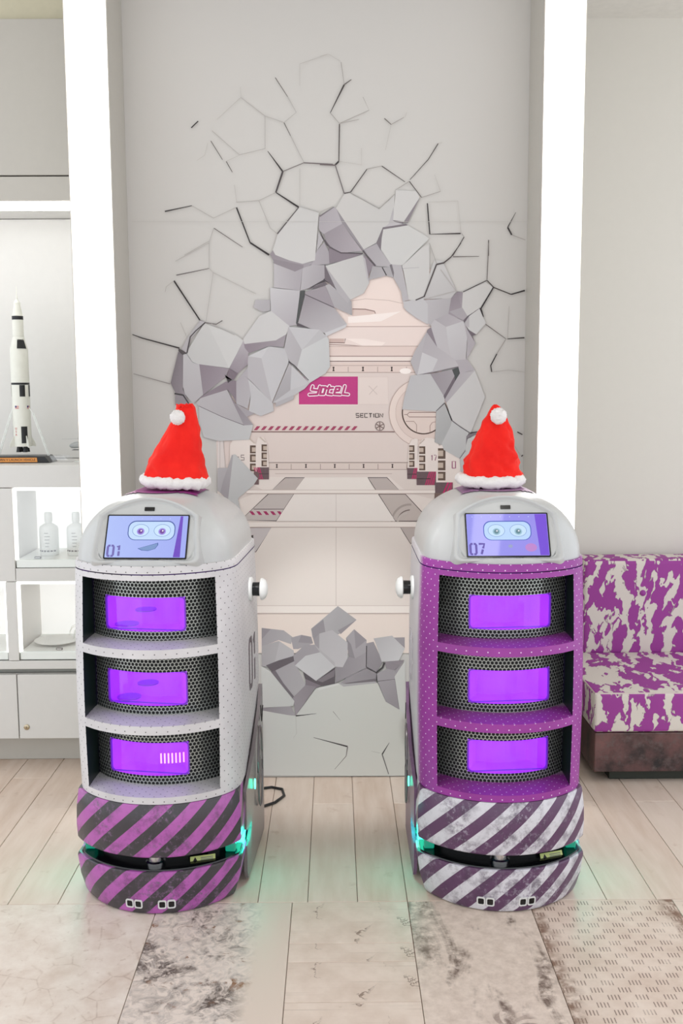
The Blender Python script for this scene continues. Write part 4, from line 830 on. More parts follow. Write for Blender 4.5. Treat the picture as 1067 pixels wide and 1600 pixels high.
(200, 190, 184, 200, 190, 184, 1050, 4009, 1055, 4009, 1055, 4037, 1049, 4037),
(238, 229, 222, 238, 229, 222, -447, 4551, 475, 4546, 580, 4359, -589, 4365),
(238, 229, 223, 238, 229, 223, -604, 4309, 626, 4302, 879, 3903, -865, 3914),
(236, 226, 219, 230, 219, 212, -937, 3822, 950, 3810, 1199, 3380, 1291, 2586, -1149, 2602, -1208, 3395),
(240, 230, 223, 240, 230, 223, -1298, 4374, 1839, 4356, 1840, 4304, -1298, 4323),
(190, 172, 165, 190, 172, 165, -1299, 4316, 1840, 4297, 1840, 4311, -1298, 4329),
(205, 188, 181, 205, 188, 181, -1298, 4371, 1839, 4352, 1839, 4360, -1298, 4378),
(240, 230, 223, 240, 230, 223, -1305, 3907, 1844, 3888, 1844, 3807, -1307, 3827),
(190, 172, 165, 190, 172, 165, -1307, 3820, 1844, 3801, 1844, 3814, -1307, 3833),
(205, 188, 181, 205, 188, 181, -1305, 3903, 1844, 3884, 1844, 3892, -1305, 3911),
(240, 230, 223, 240, 230, 223, -1326, 2654, 1855, 2633, 1856, 2516, -1328, 2538),
(190, 172, 165, 190, 172, 165, -1328, 2531, 1856, 2510, 1856, 2523, -1328, 2544),
(205, 188, 181, 205, 188, 181, -1326, 2650, 1855, 2629, 1855, 2636, -1326, 2658),
(205, 192, 186, 205, 192, 186, 9, 4305, 6, 3899, 13, 3899, 15, 4305),
(200, 186, 180, 200, 186, 180, 5, 3814, -2, 2645, 6, 2645, 13, 3814),
(234, 219, 210, 234, 219, 210, -1376, 2528, 2047, 2505, 2053, 1911, -1386, 1935),
(233, 221, 214, 233, 221, 214, 1071, 5013, 1113, 5090, 1162, 5111, 1204, 5103, 1205, 4683, 1058, 4684),
(98, 78, 66, 98, 78, 66, 1078, 5013, 1156, 5013, 1157, 4915, 1078, 4915),
(196, 178, 164, 196, 178, 164, 1078, 4992, 1133, 4991, 1133, 4940, 1078, 4940),
(98, 78, 66, 98, 78, 66, 1079, 4901, 1157, 4901, 1157, 4803, 1079, 4803),
(196, 178, 164, 196, 178, 164, 1079, 4880, 1133, 4880, 1134, 4828, 1079, 4828),
(98, 78, 66, 98, 78, 66, 1079, 4789, 1157, 4789, 1158, 4698, 1079, 4698),
(196, 178, 164, 196, 178, 164, 1079, 4769, 1134, 4769, 1134, 4721, 1079, 4721),
(104, 84, 88, 104, 84, 88, 1051, 4684, 1202, 4683, 1203, 4522, 1052, 4523),
(192, 36, 100, 192, 36, 100, 1115, 4522, 1130, 4522, 1171, 4684, 1157, 4684),
(192, 36, 100, 192, 36, 100, 1142, 4522, 1156, 4522, 1198, 4683, 1183, 4684),
(192, 36, 100, 192, 36, 100, 1168, 4522, 1183, 4522, 1202, 4683, 1200, 4683),
(70, 52, 56, 70, 52, 56, 1051, 4587, 1203, 4586, 1203, 4598, 1051, 4599),
(233, 221, 214, 233, 221, 214, 1218, 4999, 1260, 5089, 1329, 5124, 1441, 5109, 1512, 5018, 1500, 4626, 1198, 4630),
(190, 172, 160, 190, 172, 160, 1243, 5032, 1306, 5099, 1297, 5107, 1235, 5040),
(98, 78, 66, 98, 78, 66, 1224, 4998, 1313, 4998, 1314, 4886, 1224, 4887),
(196, 178, 164, 196, 178, 164, 1224, 4974, 1286, 4974, 1287, 4914, 1224, 4915),
(98, 78, 66, 98, 78, 66, 1224, 4866, 1314, 4865, 1314, 4767, 1225, 4768),
(196, 178, 164, 196, 178, 164, 1224, 4844, 1287, 4844, 1287, 4792, 1224, 4792),
(98, 78, 66, 98, 78, 66, 1225, 4746, 1314, 4746, 1315, 4648, 1225, 4648),
(196, 178, 164, 196, 178, 164, 1225, 4725, 1288, 4725, 1288, 4672, 1225, 4673),
(140, 80, 110, 140, 80, 110, 1406, 4850, 1407, 4868, 1419, 4870, 1396, 4857),
(140, 80, 110, 140, 80, 110, 1407, 4868, 1407, 4792, 1419, 4792, 1419, 4870),
(140, 80, 110, 140, 80, 110, 1440, 4863, 1473, 4867, 1485, 4870, 1440, 4875),
(140, 80, 110, 140, 80, 110, 1473, 4867, 1450, 4793, 1462, 4790, 1485, 4870),
(104, 84, 88, 104, 84, 88, 1189, 4630, 1472, 4629, 1473, 4431, 1189, 4433),
(192, 36, 100, 192, 36, 100, 1309, 4432, 1325, 4432, 1387, 4629, 1371, 4629),
(192, 36, 100, 192, 36, 100, 1338, 4432, 1355, 4432, 1417, 4629, 1400, 4629),
(192, 36, 100, 192, 36, 100, 1368, 4432, 1384, 4432, 1446, 4629, 1430, 4629),
(192, 36, 100, 192, 36, 100, 1398, 4432, 1414, 4432, 1472, 4629, 1460, 4629),
(192, 36, 100, 192, 36, 100, 1427, 4432, 1444, 4432, 1472, 4629, 1469, 4629),
(70, 52, 56, 70, 52, 56, 1189, 4519, 1388, 4517, 1388, 4532, 1189, 4534),
(233, 221, 214, 233, 221, 214, 1477, 4969, 1554, 5032, 1807, 4876, 1830, 4666, 1726, 4455, 1473, 4471),
(98, 78, 66, 98, 78, 66, 1498, 4969, 1607, 4968, 1608, 4814, 1499, 4815),
(196, 178, 164, 196, 178, 164, 1498, 4935, 1575, 4935, 1575, 4853, 1499, 4854),
(98, 78, 66, 98, 78, 66, 1499, 4791, 1608, 4791, 1609, 4646, 1500, 4647),
(196, 178, 164, 196, 178, 164, 1499, 4759, 1576, 4759, 1576, 4682, 1500, 4683),
(98, 78, 66, 98, 78, 66, 1500, 4626, 1610, 4625, 1610, 4498, 1501, 4499),
(196, 178, 164, 196, 178, 164, 1500, 4598, 1577, 4597, 1577, 4530, 1501, 4531),
(160, 96, 128, 160, 96, 128, 1716, 4678, 1714, 4772, 1699, 4780, 1699, 4678),
(160, 96, 128, 160, 96, 128, 1714, 4772, 1747, 4772, 1762, 4779, 1699, 4780),
(160, 96, 128, 160, 96, 128, 1747, 4772, 1747, 4681, 1763, 4674, 1762, 4779),
(160, 96, 128, 160, 96, 128, 1747, 4681, 1707, 4686, 1707, 4669, 1763, 4674),
(104, 84, 88, 104, 84, 88, 1459, 4471, 1719, 4469, 1720, 4311, 1460, 4313),
(192, 36, 100, 192, 36, 100, 1569, 4312, 1594, 4312, 1664, 4470, 1638, 4470),
(192, 36, 100, 192, 36, 100, 1614, 4312, 1640, 4312, 1709, 4470, 1684, 4470),
(192, 36, 100, 192, 36, 100, 1660, 4312, 1685, 4312, 1719, 4469, 1716, 4469),
(120, 98, 92, 120, 98, 92, 1453, 4316, 1629, 4315, 1559, 4259, 1449, 4224),
(233, 221, 214, 233, 221, 214, -1524, 5030, -1481, 5107, -1243, 5126, -1147, 5042, -1132, 4650, -1531, 4652),
(233, 221, 214, 233, 221, 214, -1147, 5042, -1118, 5139, -1034, 5139, -986, 5048, -963, 4705, -1139, 4650),
(205, 190, 178, 205, 190, 178, -1250, 5119, -1174, 5049, -1161, 5063, -1237, 5133),
(205, 190, 178, 205, 190, 178, -1096, 5139, -1014, 5062, -1001, 5076, -1083, 5153),
(98, 78, 66, 98, 78, 66, -1234, 5026, -1150, 5025, -1152, 4909, -1236, 4910),
(196, 178, 164, 196, 178, 164, -1207, 4997, -1151, 4996, -1152, 4933, -1208, 4933),
(98, 78, 66, 98, 78, 66, -1236, 4896, -1152, 4895, -1154, 4783, -1238, 4784),
(196, 178, 164, 196, 178, 164, -1210, 4868, -1153, 4867, -1153, 4806, -1211, 4806),
(98, 78, 66, 98, 78, 66, -1238, 4763, -1154, 4762, -1156, 4650, -1240, 4651),
(196, 178, 164, 196, 178, 164, -1212, 4735, -1155, 4734, -1156, 4673, -1213, 4673),
(98, 78, 66, 98, 78, 66, -1066, 5039, -988, 5038, -989, 4936, -1068, 4937),
(196, 178, 164, 196, 178, 164, -1042, 5013, -988, 5013, -989, 4957, -1042, 4957),
(98, 78, 66, 98, 78, 66, -1068, 4923, -990, 4922, -991, 4824, -1069, 4825),
(196, 178, 164, 196, 178, 164, -1043, 4898, -990, 4898, -991, 4844, -1044, 4844),
(98, 78, 66, 98, 78, 66, -1070, 4808, -991, 4808, -993, 4719, -1071, 4720),
(196, 178, 164, 196, 178, 164, -1045, 4786, -992, 4786, -992, 4737, -1046, 4737),
(104, 84, 88, 104, 84, 88, -1135, 4706, -963, 4705, -966, 4530, -1138, 4531),
(192, 36, 100, 192, 36, 100, -1138, 4531, -1126, 4531, -1172, 4706, -1184, 4706),
(192, 36, 100, 192, 36, 100, -1113, 4530, -1101, 4530, -1147, 4706, -1159, 4706),
(192, 36, 100, 192, 36, 100, -1088, 4530, -1076, 4530, -1122, 4706, -1134, 4706),
(192, 36, 100, 192, 36, 100, -1063, 4530, -1051, 4530, -1097, 4706, -1110, 4706),
(80, 60, 64, 80, 60, 64, -1137, 4604, -965, 4603, -965, 4616, -1137, 4617),
(112, 90, 90, 112, 90, 90, -1181, 4650, -1111, 4636, -1114, 4453, -1198, 4454),
(110, 96, 98, 110, 96, 98, -1321, 4891, -1369, 4890, -1363, 4881, -1321, 4880),
(110, 96, 98, 110, 96, 98, -1369, 4890, -1370, 4848, -1363, 4857, -1363, 4881),
(110, 96, 98, 110, 96, 98, -1370, 4848, -1326, 4845, -1318, 4853, -1363, 4857),
(110, 96, 98, 110, 96, 98, -1326, 4845, -1326, 4817, -1319, 4808, -1318, 4853),
(110, 96, 98, 110, 96, 98, -1326, 4817, -1367, 4818, -1367, 4807, -1319, 4808),
(120, 106, 108, 120, 106, 108, -1423, 4857, -1396, 4850, -1393, 4859, -1421, 4866),
(163, 157, 162, 178, 174, 177, -1104, 2317, -779, 2278, -636, 2166, -673, 2068, -853, 2131, -1108, 2034),
(150, 144, 149, 150, 144, 149, -1104, 2317, -972, 2296, -1106, 2145),
(182, 178, 181, 170, 166, 169, -370, 2300, 29, 2640, 305, 2430, 39, 2211, -274, 2213, -352, 2164),
(152, 146, 151, 152, 146, 151, -370, 2300, -188, 2439, -158, 2249, -335, 2120),
(150, 144, 149, 150, 144, 149, 27, 2272, 305, 2430, 68, 2215),
(166, 160, 165, 166, 160, 165, -672, 2166, -515, 2207, -371, 2177, -343, 2078, -566, 1993, -638, 1993),
(152, 146, 151, 152, 146, 151, -515, 2207, -371, 2177, -343, 2078, -565, 2092),
(172, 168, 171, 184, 180, 183, -1108, 2041, -854, 2118, -638, 1969, -620, 1882, -943, 1711, -1112, 1737),
(188, 184, 187, 188, 184, 187, -842, 2113, -633, 1969, -639, 1889, -870, 1792, -931, 1723, -880, 1946),
(104, 96, 102, 104, 96, 102, -1052, 1744, -857, 1822, -627, 1889, -611, 1815, -932, 1636),
(120, 112, 118, 120, 112, 118, -980, 1649, -896, 1668, -777, 1461, -634, 1260, -646, 1222),
(168, 162, 167, 178, 174, 177, -908, 1668, -621, 1810, -460, 1441, -634, 1267, -789, 1468),
(96, 88, 94, 96, 88, 94, -497, 1645, -299, 1499, -17, 1704, -19, 1455, -232, 1424, -461, 1526),
(128, 120, 126, 128, 120, 126, -292, 1507, -17, 1679, -37, 1567, -207, 1481),
(130, 120, 128, 130, 120, 128, -461, 1533, -232, 1429, -330, 1370, -462, 1433),
(150, 144, 149, 162, 156, 161, -12, 1704, 182, 1864, 448, 1949, 452, 1701, 156, 1554, -14, 1468),
(168, 162, 167, 168, 162, 167, 147, 2156, 268, 2288, 453, 2122, 443, 1936, 279, 1843, 187, 1869),
(152, 146, 151, 152, 146, 151, 268, 2288, 453, 2122, 291, 1987),
(146, 140, 145, 146, 140, 145, 187, 1869, 279, 1843, 219, 2061, 147, 2156),
(160, 154, 159, 160, 154, 159, -335, 2127, -250, 2225, -247, 1978, -312, 2040),
(184, 180, 183, 196, 192, 195, -250, 2225, -57, 2278, 171, 2086, 170, 1852, 97, 1711, -12, 1716, -36, 1786, -252, 1991),
(164, 158, 163, 164, 158, 163, -639, 1894, -469, 2054, -312, 2058, -228, 1941, -458, 1883, -617, 1740),
(182, 178, 181, 182, 178, 181, -324, 2058, -24, 1786, -17, 1711, -240, 1941),
(206, 204, 206, 198, 196, 198, -617, 1740, -458, 1888, -240, 1941, -17, 1716, -304, 1502),
(156, 150, 155, 146, 140, 145, 448, 2072, 557, 2096, 694, 1786, 598, 1632, 457, 1713),
(182, 178, 181, 206, 204, 206, 557, 2146, 834, 2186, 1021, 1987, 932, 1797, 678, 1791, 593, 2059),
(158, 152, 157, 158, 152, 157, 859, 2156, 1020, 2160, 1021, 1994),
(146, 138, 144, 146, 138, 144, 726, 1791, 1016, 1813, 871, 1655, 743, 1686),
(62, 58, 61, 62, 58, 61, 704, 1779, 679, 1708, 700, 1690, 733, 1767),
(62, 58, 61, 62, 58, 61, 679, 1708, 587, 1630, 608, 1620, 700, 1690),
(62, 58, 61, 62, 58, 61, 587, 1630, 595, 1488, 614, 1488, 608, 1620),
(72, 66, 71, 72, 66, 71, 446, 2035, 441, 1711, 454, 1715, 460, 2035),
(72, 66, 71, 72, 66, 71, 441, 1711, 594, 1619, 601, 1631, 454, 1715),
(158, 152, 157, 148, 142, 147, 59, 1462, 156, 1554, 448, 1693, 598, 1613, 588, 1481, 156, 1446),
(120, 112, 118, 120, 112, 118, 59, 1455, 580, 1533, 593, 1476, 156, 1416),
(164, 158, 163, 164, 158, 163, 605, 1608, 762, 1681, 876, 1655, 888, 1516, 617, 1493),
(166, 160, 165, 150, 144, 149, 617, 1493, 876, 1521, 950, 1048, 738, 1175),
(100, 94, 99, 100, 94, 99, 605, 1483, 873, 1518, 880, 1524, 604, 1493),
(100, 94, 99, 100, 94, 99, 873, 1518, 940, 1055, 950, 1056, 880, 1524),
(160, 154, 159, 160, 154, 159, 876, 1655, 1016, 1813, 888, 1561),
(156, 148, 154, 142, 134, 140, -651, 1247, -462, 1441, -300, 1415, -613, 966),
(146, 140, 145, 168, 162, 167, -1122, 1091, -684, 1117, -613, 966, -722, 977, -1122, 1045),
(208, 208, 205, 200, 200, 198, -1119, 1737, -980, 1649, -630, 1197, -648, 1117, -1129, 1096),
(206, 206, 203, 206, 206, 203, 1028, 1808, 871, 1561, 945, 1048, 1035, 959),
(205, 205, 201, 207, 206, 200, -613, 966, -305, 1390, 23, 1467, 107, 1412, 617, 1463, 738, 1175, 945, 1048, 1035, 954, 1038, 17, -1149, 34, -1134, 1056, -722, 977),
(214, 213, 211, 214, 213, 211, -305, 1390, 23, 1467, 59, 1447, -257, 1357),
(176, 172, 175, 176, 172, 175, 23, 1467, 107, 1412, 617, 1463, 580, 1488, 156, 1454),
(52, 46, 48, 52, 46, 48, -612, 956, -503, 969, -504, 982, -614, 976),
(52, 46, 48, 52, 46, 48, -503, 969, -303, 997, -304, 1002, -504, 982),
(52, 46, 48, 52, 46, 48, -349, 624, 161, 470, 167, 493, -347, 630),
(120, 114, 112, 120, 114, 112, 154, 483, 136, 337, 146, 331, 173, 480),
(120, 114, 112, 120, 114, 112, 136, 337, -36, 129, -32, 125, 146, 331),
(140, 136, 134, 140, 136, 134, -56, 1027, 55, 890, 58, 892, -49, 1033),
(52, 46, 48, 52, 46, 48, 789, 539, 675, 361, 693, 350, 794, 536),
(90, 84, 84, 90, 84, 84, 677, 353, 777, 42, 788, 46, 692, 358),
(180, 178, 174, 180, 178, 174, 517, 405, 652, 372, 653, 380, 519, 410),
(188, 187, 183, 188, 187, 183, -617, 959, -607, 695, -600, 694, -609, 959),
(188, 187, 183, 188, 187, 183, -607, 695, -655, 620, -651, 617, -600, 694),
(203, 201, 200, 190, 187, 187, 1430, 7656, 1547, 7627, 1748, 7212, 1673, 7107, 1288, 7103, 1165, 7081, 1258, 7137),
(198, 194, 197, 176, 172, 175, 983, 7067, 1292, 7086, 1673, 7114, 1634, 6891, 1387, 6736, 1190, 6822, 1024, 6945),
(142, 132, 140, 166, 158, 164, 1673, 7114, 1761, 7205, 1839, 7196, 1829, 6982, 1913, 6868, 1851, 6795, 1634, 6889),
(170, 164, 169, 170, 164, 169, 1644, 6922, 1829, 6982, 1913, 6868, 1851, 6795),
(205, 203, 201, 205, 203, 201, 1839, 7198, 2155, 7344, 2269, 7263, 2087, 6970, 1907, 6860, 1829, 6986),
(108, 98, 106, 108, 98, 106, 1862, 6768, 1851, 6803, 2015, 6930, 2081, 6972, 2144, 6846, 1954, 6859),
(204, 203, 202, 204, 203, 202, 1933, 6859, 2077, 6964, 2174, 6757, 2031, 6590, 1956, 6635, 1862, 6754),
(182, 178, 181, 182, 178, 181, 1862, 6754, 1933, 6859, 1935, 6697, 1873, 6727),
(110, 100, 108, 110, 100, 108, 1910, 6676, 2040, 6598, 1982, 6578, 2024, 6476, 1957, 6533),
(192, 188, 191, 192, 188, 191, 1387, 6740, 1438, 6811, 1604, 6708, 1637, 6453, 1695, 6231, 1471, 6423, 1398, 6638),
(172, 166, 171, 184, 178, 183, 1438, 6811, 1634, 6891, 1851, 6789, 1604, 6706),
(202, 200, 202, 190, 186, 189, 1604, 6708, 1851, 6789, 1915, 6636, 1890, 6243, 1695, 6238, 1637, 6453),
(178, 172, 177, 178, 172, 177, 1851, 6789, 1915, 6656, 2029, 6472, 1898, 6243, 1912, 6534),
(136, 126, 134, 136, 126, 134, 1325, 6638, 1335, 6669, 1387, 6703, 1478, 6421, 1419, 6475),
(176, 170, 175, 192, 188, 191, 1325, 6638, 1478, 6421, 1753, 6237, 1787, 6149, 1193, 6020, 1093, 6218, 1161, 6374),
(203, 201, 203, 203, 201, 203, 1262, 6348, 1487, 6249, 1411, 6081, 1193, 6024),
(182, 178, 181, 182, 178, 181, 1325, 6638, 1161, 6374, 1093, 6218, 1176, 6035, 1258, 6353),
(180, 174, 179, 180, 174, 179, 1736, 6237, 1908, 6247, 2024, 6090, 1796, 6048, 1785, 6155),
(120, 112, 118, 120, 112, 118, 1194, 6019, 1443, 6063, 1441, 6074, 1192, 6030),
(120, 112, 118, 120, 112, 118, 1443, 6063, 1786, 6135, 1784, 6146, 1441, 6074),
(72, 76, 77, 72, 76, 77, 1692, 6100, 1785, 6134, 1808, 6050, 1739, 5935),
(190, 188, 190, 196, 196, 196, 1099, 6021, 1380, 6044, 1586, 5723, 1591, 5625, 1467, 5501, 976, 5535, 1007, 5715),
(152, 144, 150, 166, 160, 165, 1380, 6040, 1692, 6100, 1730, 6011, 1580, 5719),
(112, 102, 110, 112, 102, 110, 1730, 6011, 1739, 5935, 1591, 5675, 1572, 5723),
(176, 170, 175, 188, 184, 187, 1739, 5935, 1808, 6050, 2024, 6086, 1616, 5625, 1591, 5671),
(205, 203, 202, 205, 203, 202, 1616, 5625, 2024, 6086, 2174, 5709, 1971, 5190, 1697, 5369),
(182, 182, 182, 174, 174, 174, 1467, 5497, 1591, 5626, 1698, 5365, 1680, 5293, 1556, 5015, 1448, 5057, 1465, 5297),
(197, 197, 197, 188, 188, 188, 1698, 5358, 1946, 5194, 1911, 5127, 1904, 4957, 1807, 4818, 1582, 4945, 1553, 5039, 1680, 5293),
(126, 118, 124, 126, 118, 124, 1909, 5141, 1972, 5190, 2097, 5207, 2090, 5189, 1930, 5110, 1903, 5009),
(200, 200, 199, 190, 189, 190, 1928, 5102, 2076, 5175, 1975, 4847, 1935, 4651, 1837, 4624, 1814, 4813, 1897, 4932, 1906, 5016),
(120, 114, 119, 120, 114, 119, 1893, 4935, 1810, 4821, 1818, 4814, 1901, 4929),
(52, 46, 48, 52, 46, 48, 1586, 5623, 1626, 5523, 1641, 5528, 1596, 5627),
(52, 46, 48, 52, 46, 48, 1626, 5523, 1688, 5365, 1707, 5373, 1641, 5528),
(110, 104, 109, 110, 104, 109, 1692, 5363, 1820, 5269, 1827, 5280, 1702, 5376),
(110, 104, 109, 110, 104, 109, 1820, 5269, 1958, 5182, 1963, 5190, 1827, 5280),
(100, 94, 99, 100, 94, 99, 1585, 5630, 1463, 5510, 1470, 5502, 1597, 5617),
(52, 46, 48, 52, 46, 48, 1963, 5175, 2102, 5206, 2100, 5215, 1959, 5197),
(196, 194, 196, 196, 194, 196, 992, 7064, 1265, 7118, 1339, 7029, 1340, 6743, 1266, 6783, 1116, 6877, 993, 6983),
(184, 180, 183, 184, 180, 183, 813, 7589, 962, 7577, 1066, 7092, 981, 7064, 959, 7206, 858, 7382),
(205, 203, 201, 205, 203, 201, 969, 7566, 1261, 7832, 1357, 7858, 1359, 7379, 1264, 7135, 1160, 7081, 1066, 7092, 991, 7490),
(176, 172, 175, 176, 172, 175, 976, 7526, 1214, 7540, 1213, 7547, 975, 7533),
(170, 164, 169, 182, 178, 181, 425, 7792, 620, 7887, 673, 7783, 820, 7582, 802, 7552, 591, 7566),
(142, 132, 140, 142, 132, 140, 425, 7732, 584, 7562, 547, 7557, 486, 7410, 425, 7667),
(168, 164, 167, 180, 176, 179, 547, 7562, 680, 7552, 753, 7432, 491, 7370),
(172, 168, 171, 172, 168, 171, 696, 7548, 816, 7556, 856, 7399, 753, 7426),
(60, 54, 56, 60, 54, 56, 680, 7545, 742, 7431, 755, 7438, 693, 7551),
(120, 114, 119, 120, 114, 119, 791, 7578, 824, 7595, 856, 7469, 847, 7404),
(204, 201, 198, 200, 198, 196, 34, 8369, 151, 8562, 229, 8572, 647, 8356, 863, 8538, 857, 8183, 979, 8146, 702, 8094, 614, 7893, 420, 7792),
(176, 172, 175, 196, 192, 195, 846, 8377, 857, 8183, 979, 8146, 702, 8094, 780, 8151),
(124, 116, 122, 124, 116, 122, 696, 8102, 1023, 8150, 1050, 8127, 702, 8068, 680, 7947, 669, 7778, 603, 7887),
(206, 205, 203, 206, 205, 203, 702, 8072, 1050, 8127, 1261, 8009, 1356, 7944, 1261, 7854, 980, 7577, 813, 7589, 669, 7796, 680, 7947),
(207, 205, 203, 207, 205, 203, 879, 8612, 1176, 8600, 1216, 8504, 992, 8179, 842, 8201),
(140, 132, 138, 140, 132, 138, 1216, 8508, 1050, 8161, 992, 8176),
(130, 122, 128, 130, 122, 128, 835, 8201, 992, 8179, 979, 8149, 868, 8173),
(172, 166, 171, 182, 176, 181, -204, 8248, 7, 8385, 38, 8363, 121, 8154, -150, 8009, -211, 8080),
(150, 144, 149, 150, 144, 149, 38, 8363, 121, 8154, 412, 7779, 425, 7797),
(152, 144, 150, 176, 168, 174, -139, 8015, 121, 8154, 407, 7775, 103, 7750, -89, 7864),
(136, 126, 134, 136, 126, 134, -74, 7838, 92, 7750, 407, 7727, 136, 7642, -64, 7599),
(176, 170, 175, 166, 160, 165, -245, 7774, -138, 7896, -72, 7777, -64, 7599, -331, 7574),
(182, 178, 181, 182, 178, 181, -216, 8048, -146, 7925, -245, 7774),
(70, 64, 69, 70, 64, 69, -216, 8097, -118, 7907, -41, 7816, -96, 7853, -162, 7951),
(92, 84, 90, 92, 84, 90, -137, 7923, -58, 7817, -46, 7832, -120, 7935),
(92, 84, 90, 92, 84, 90, -58, 7817, 101, 7741, 105, 7759, -46, 7832),
(92, 84, 90, 92, 84, 90, 101, 7741, 411, 7731, 412, 7749, 105, 7759),
(90, 82, 88, 90, 82, 88, 405, 7774, 586, 7564, 600, 7576, 419, 7785),
(120, 112, 118, 120, 112, 118, -191, 8248, 10, 8381, 5, 8388, -202, 8265),
(150, 142, 148, 165, 159, 164, -906, 7737, -865, 7791, -829, 7726, -442, 7601, -264, 7643, -342, 7579, -431, 7536, -863, 7650),
(146, 138, 144, 146, 138, 144, -858, 7668, -431, 7583, -436, 7540, -554, 7493, -859, 7611),
(203, 201, 199, 207, 205, 203, -467, 8399, -207, 8312, -268, 7648, -442, 7601, -630, 7649, -829, 7726, -865, 7791, -792, 8018, -489, 8372),
(192, 188, 191, 172, 166, 171, -852, 7607, -554, 7493, -442, 7540, -486, 7226, -857, 7274),
(186, 182, 185, 166, 160, 165, -442, 7540, -326, 7583, -118, 7582, -119, 7412, -177, 7321, -481, 7226),
(70, 64, 69, 70, 64, 69, -155, 7375, -128, 7404, -66, 7382, 1, 7298, -122, 7353, -378, 7252),
(110, 102, 108, 110, 102, 108, -401, 7235, -133, 7347, -88, 7316, -122, 7288),
(202, 200, 202, 178, 172, 177, -912, 7270, -486, 7226, -535, 6748, -663, 6727, -906, 6948),
(78, 80, 80, 78, 80, 80, -483, 7222, -410, 7226, -531, 6739, -548, 6770),
(90, 84, 89, 90, 84, 89, -535, 6779, -350, 6699, -535, 6726),
(158, 150, 156, 158, 150, 156, -412, 7208, -122, 7294, 10, 6987, -413, 7173),
(178, 174, 177, 170, 166, 169, -122, 7299, -66, 7320, 249, 7074, 257, 6876, 10, 6987),
(150, 142, 148, 186, 182, 185, -413, 7173, -1, 6987, 181, 6753, -138, 6629, -350, 6699, -517, 6774),
(204, 202, 204, 204, 202, 204, -138, 6629, 181, 6753, 165, 6709, -111, 6583),
(92, 84, 90, 92, 84, 90, -415, 7168, -4, 6982, 1, 6993, -410, 7179),
(112, 104, 110, 112, 104, 110, -135, 7593, -109, 7569, 56, 7200, 0, 7276, -132, 7382),
(178, 174, 177, 178, 174, 177, -120, 7565, 234, 7100, 195, 7052, 45, 7211, -26, 7364),
(204, 202, 200, 196, 194, 193, -120, 7569, 136, 7646, 407, 7721, 447, 7656, 504, 7335, 423, 7187, 234, 7096),
(186, 182, 185, 186, 182, 185, 407, 7721, 447, 7662, 504, 7335, 473, 7383),
(128, 120, 126, 146, 138, 144, -2360, 5929, -2241, 6372, -2164, 6347, -2186, 5832, -2154, 5769, -2291, 5780),
(150, 144, 149, 150, 144, 149, -2299, 5770, -2158, 5769, -2101, 5639, -2163, 5566, -2303, 5615),
(62, 58, 61, 62, 58, 61, -2311, 5768, -2189, 5746, -2177, 5763, -2306, 5791),
(62, 58, 61, 62, 58, 61, -2189, 5746, -2116, 5629, -2100, 5639, -2177, 5763),
(196, 194, 196, 186, 182, 185, -2169, 6335, -2121, 6345, -2039, 6220, -1940, 6196, -1887, 5768, -2045, 5633, -2158, 5769, -2185, 5880),
(140, 128, 137, 156, 146, 154, -1943, 6200, -1516, 6131, -1567, 6016, -1897, 5753),
(124, 112, 121, 124, 112, 121, -1516, 6131, -1387, 6068, -1452, 5968, -1560, 5992),
(144, 132, 141, 134, 122, 131, -1897, 5753, -1568, 5944, -1452, 5963, -1408, 5948, -1414, 5630, -1475, 5751, -1546, 5829, -1722, 5777, -1961, 5705),
(58, 54, 57, 58, 54, 57, -1581, 6045, -1558, 5992, -1476, 5973, -1537, 5925, -1548, 5973),
(199, 198, 197, 203, 202, 200, -2120, 6354, -2082, 6430, -1858, 6779, -1808, 6757, -1509, 6136, -1943, 6196, -2039, 6225),
(207, 206, 204, 207, 206, 204, -1808, 6757, -1440, 6630, -1302, 6531, -1514, 6136),
(184, 178, 183, 152, 142, 150, -1302, 6527, -1234, 6379, -1249, 6187, -1387, 6068, -1516, 6136),
(142, 130, 139, 160, 152, 158, -1298, 6484, -839, 6532, -688, 6619, -729, 6433, -936, 6449, -1227, 6350, -1286, 6426),
(205, 203, 202, 205, 203, 202, -1070, 6872, -905, 6947, -639, 6728, -688, 6614, -839, 6529, -1286, 6479, -1308, 6550),
(186, 182, 185, 174, 170, 173, -1119, 7102, -913, 7101, -915, 6947, -1026, 6934, -1154, 6996),
(176, 170, 175, 184, 180, 183, -1416, 5948, -1250, 6139, -1243, 5971, -1208, 5755, -1260, 5557, -1421, 5630),
(196, 194, 196, 196, 194, 196, -1245, 5983, -894, 5632, -881, 5521, -1072, 5449, -1241, 5523, -1208, 5755),
(168, 162, 167, 168, 162, 167, -1421, 5630, -1164, 5484, -1266, 5441, -1207, 5331, -1316, 5417),
(186, 182, 185, 186, 182, 185, -1240, 6307, -1045, 6282, -906, 5642, -1245, 5991, -1250, 6139),
(199, 197, 199, 194, 192, 194, -1050, 6282, -936, 6444, -705, 6412, -654, 6227, -906, 5642),
(204, 202, 204, 204, 202, 204, -1240, 6307, -936, 6444, -1050, 6277),
(182, 178, 181, 170, 166, 169, -649, 6203, -602, 6141, -639, 5819, -899, 5637),
(198, 196, 198, 198, 196, 198, -616, 6175, -362, 5919, -639, 5812),
(192, 190, 192, 192, 190, 192, -899, 5637, -639, 5819, -357, 5919, -435, 5835, -582, 5751, -845, 5642),
(180, 176, 179, 180, 176, 179, -850, 5642, -591, 5751, -592, 5689, -851, 5579),
(186, 182, 185, 178, 174, 177, -719, 6419, -656, 6721, -466, 6394, -541, 6131, -654, 6244),
(197, 195, 197, 197, 195, 197, -656, 6721, -210, 6678, -466, 6394),
(190, 188, 190, 190, 188, 190, -210, 6678, -91, 6568, -127, 6549, -466, 6394),
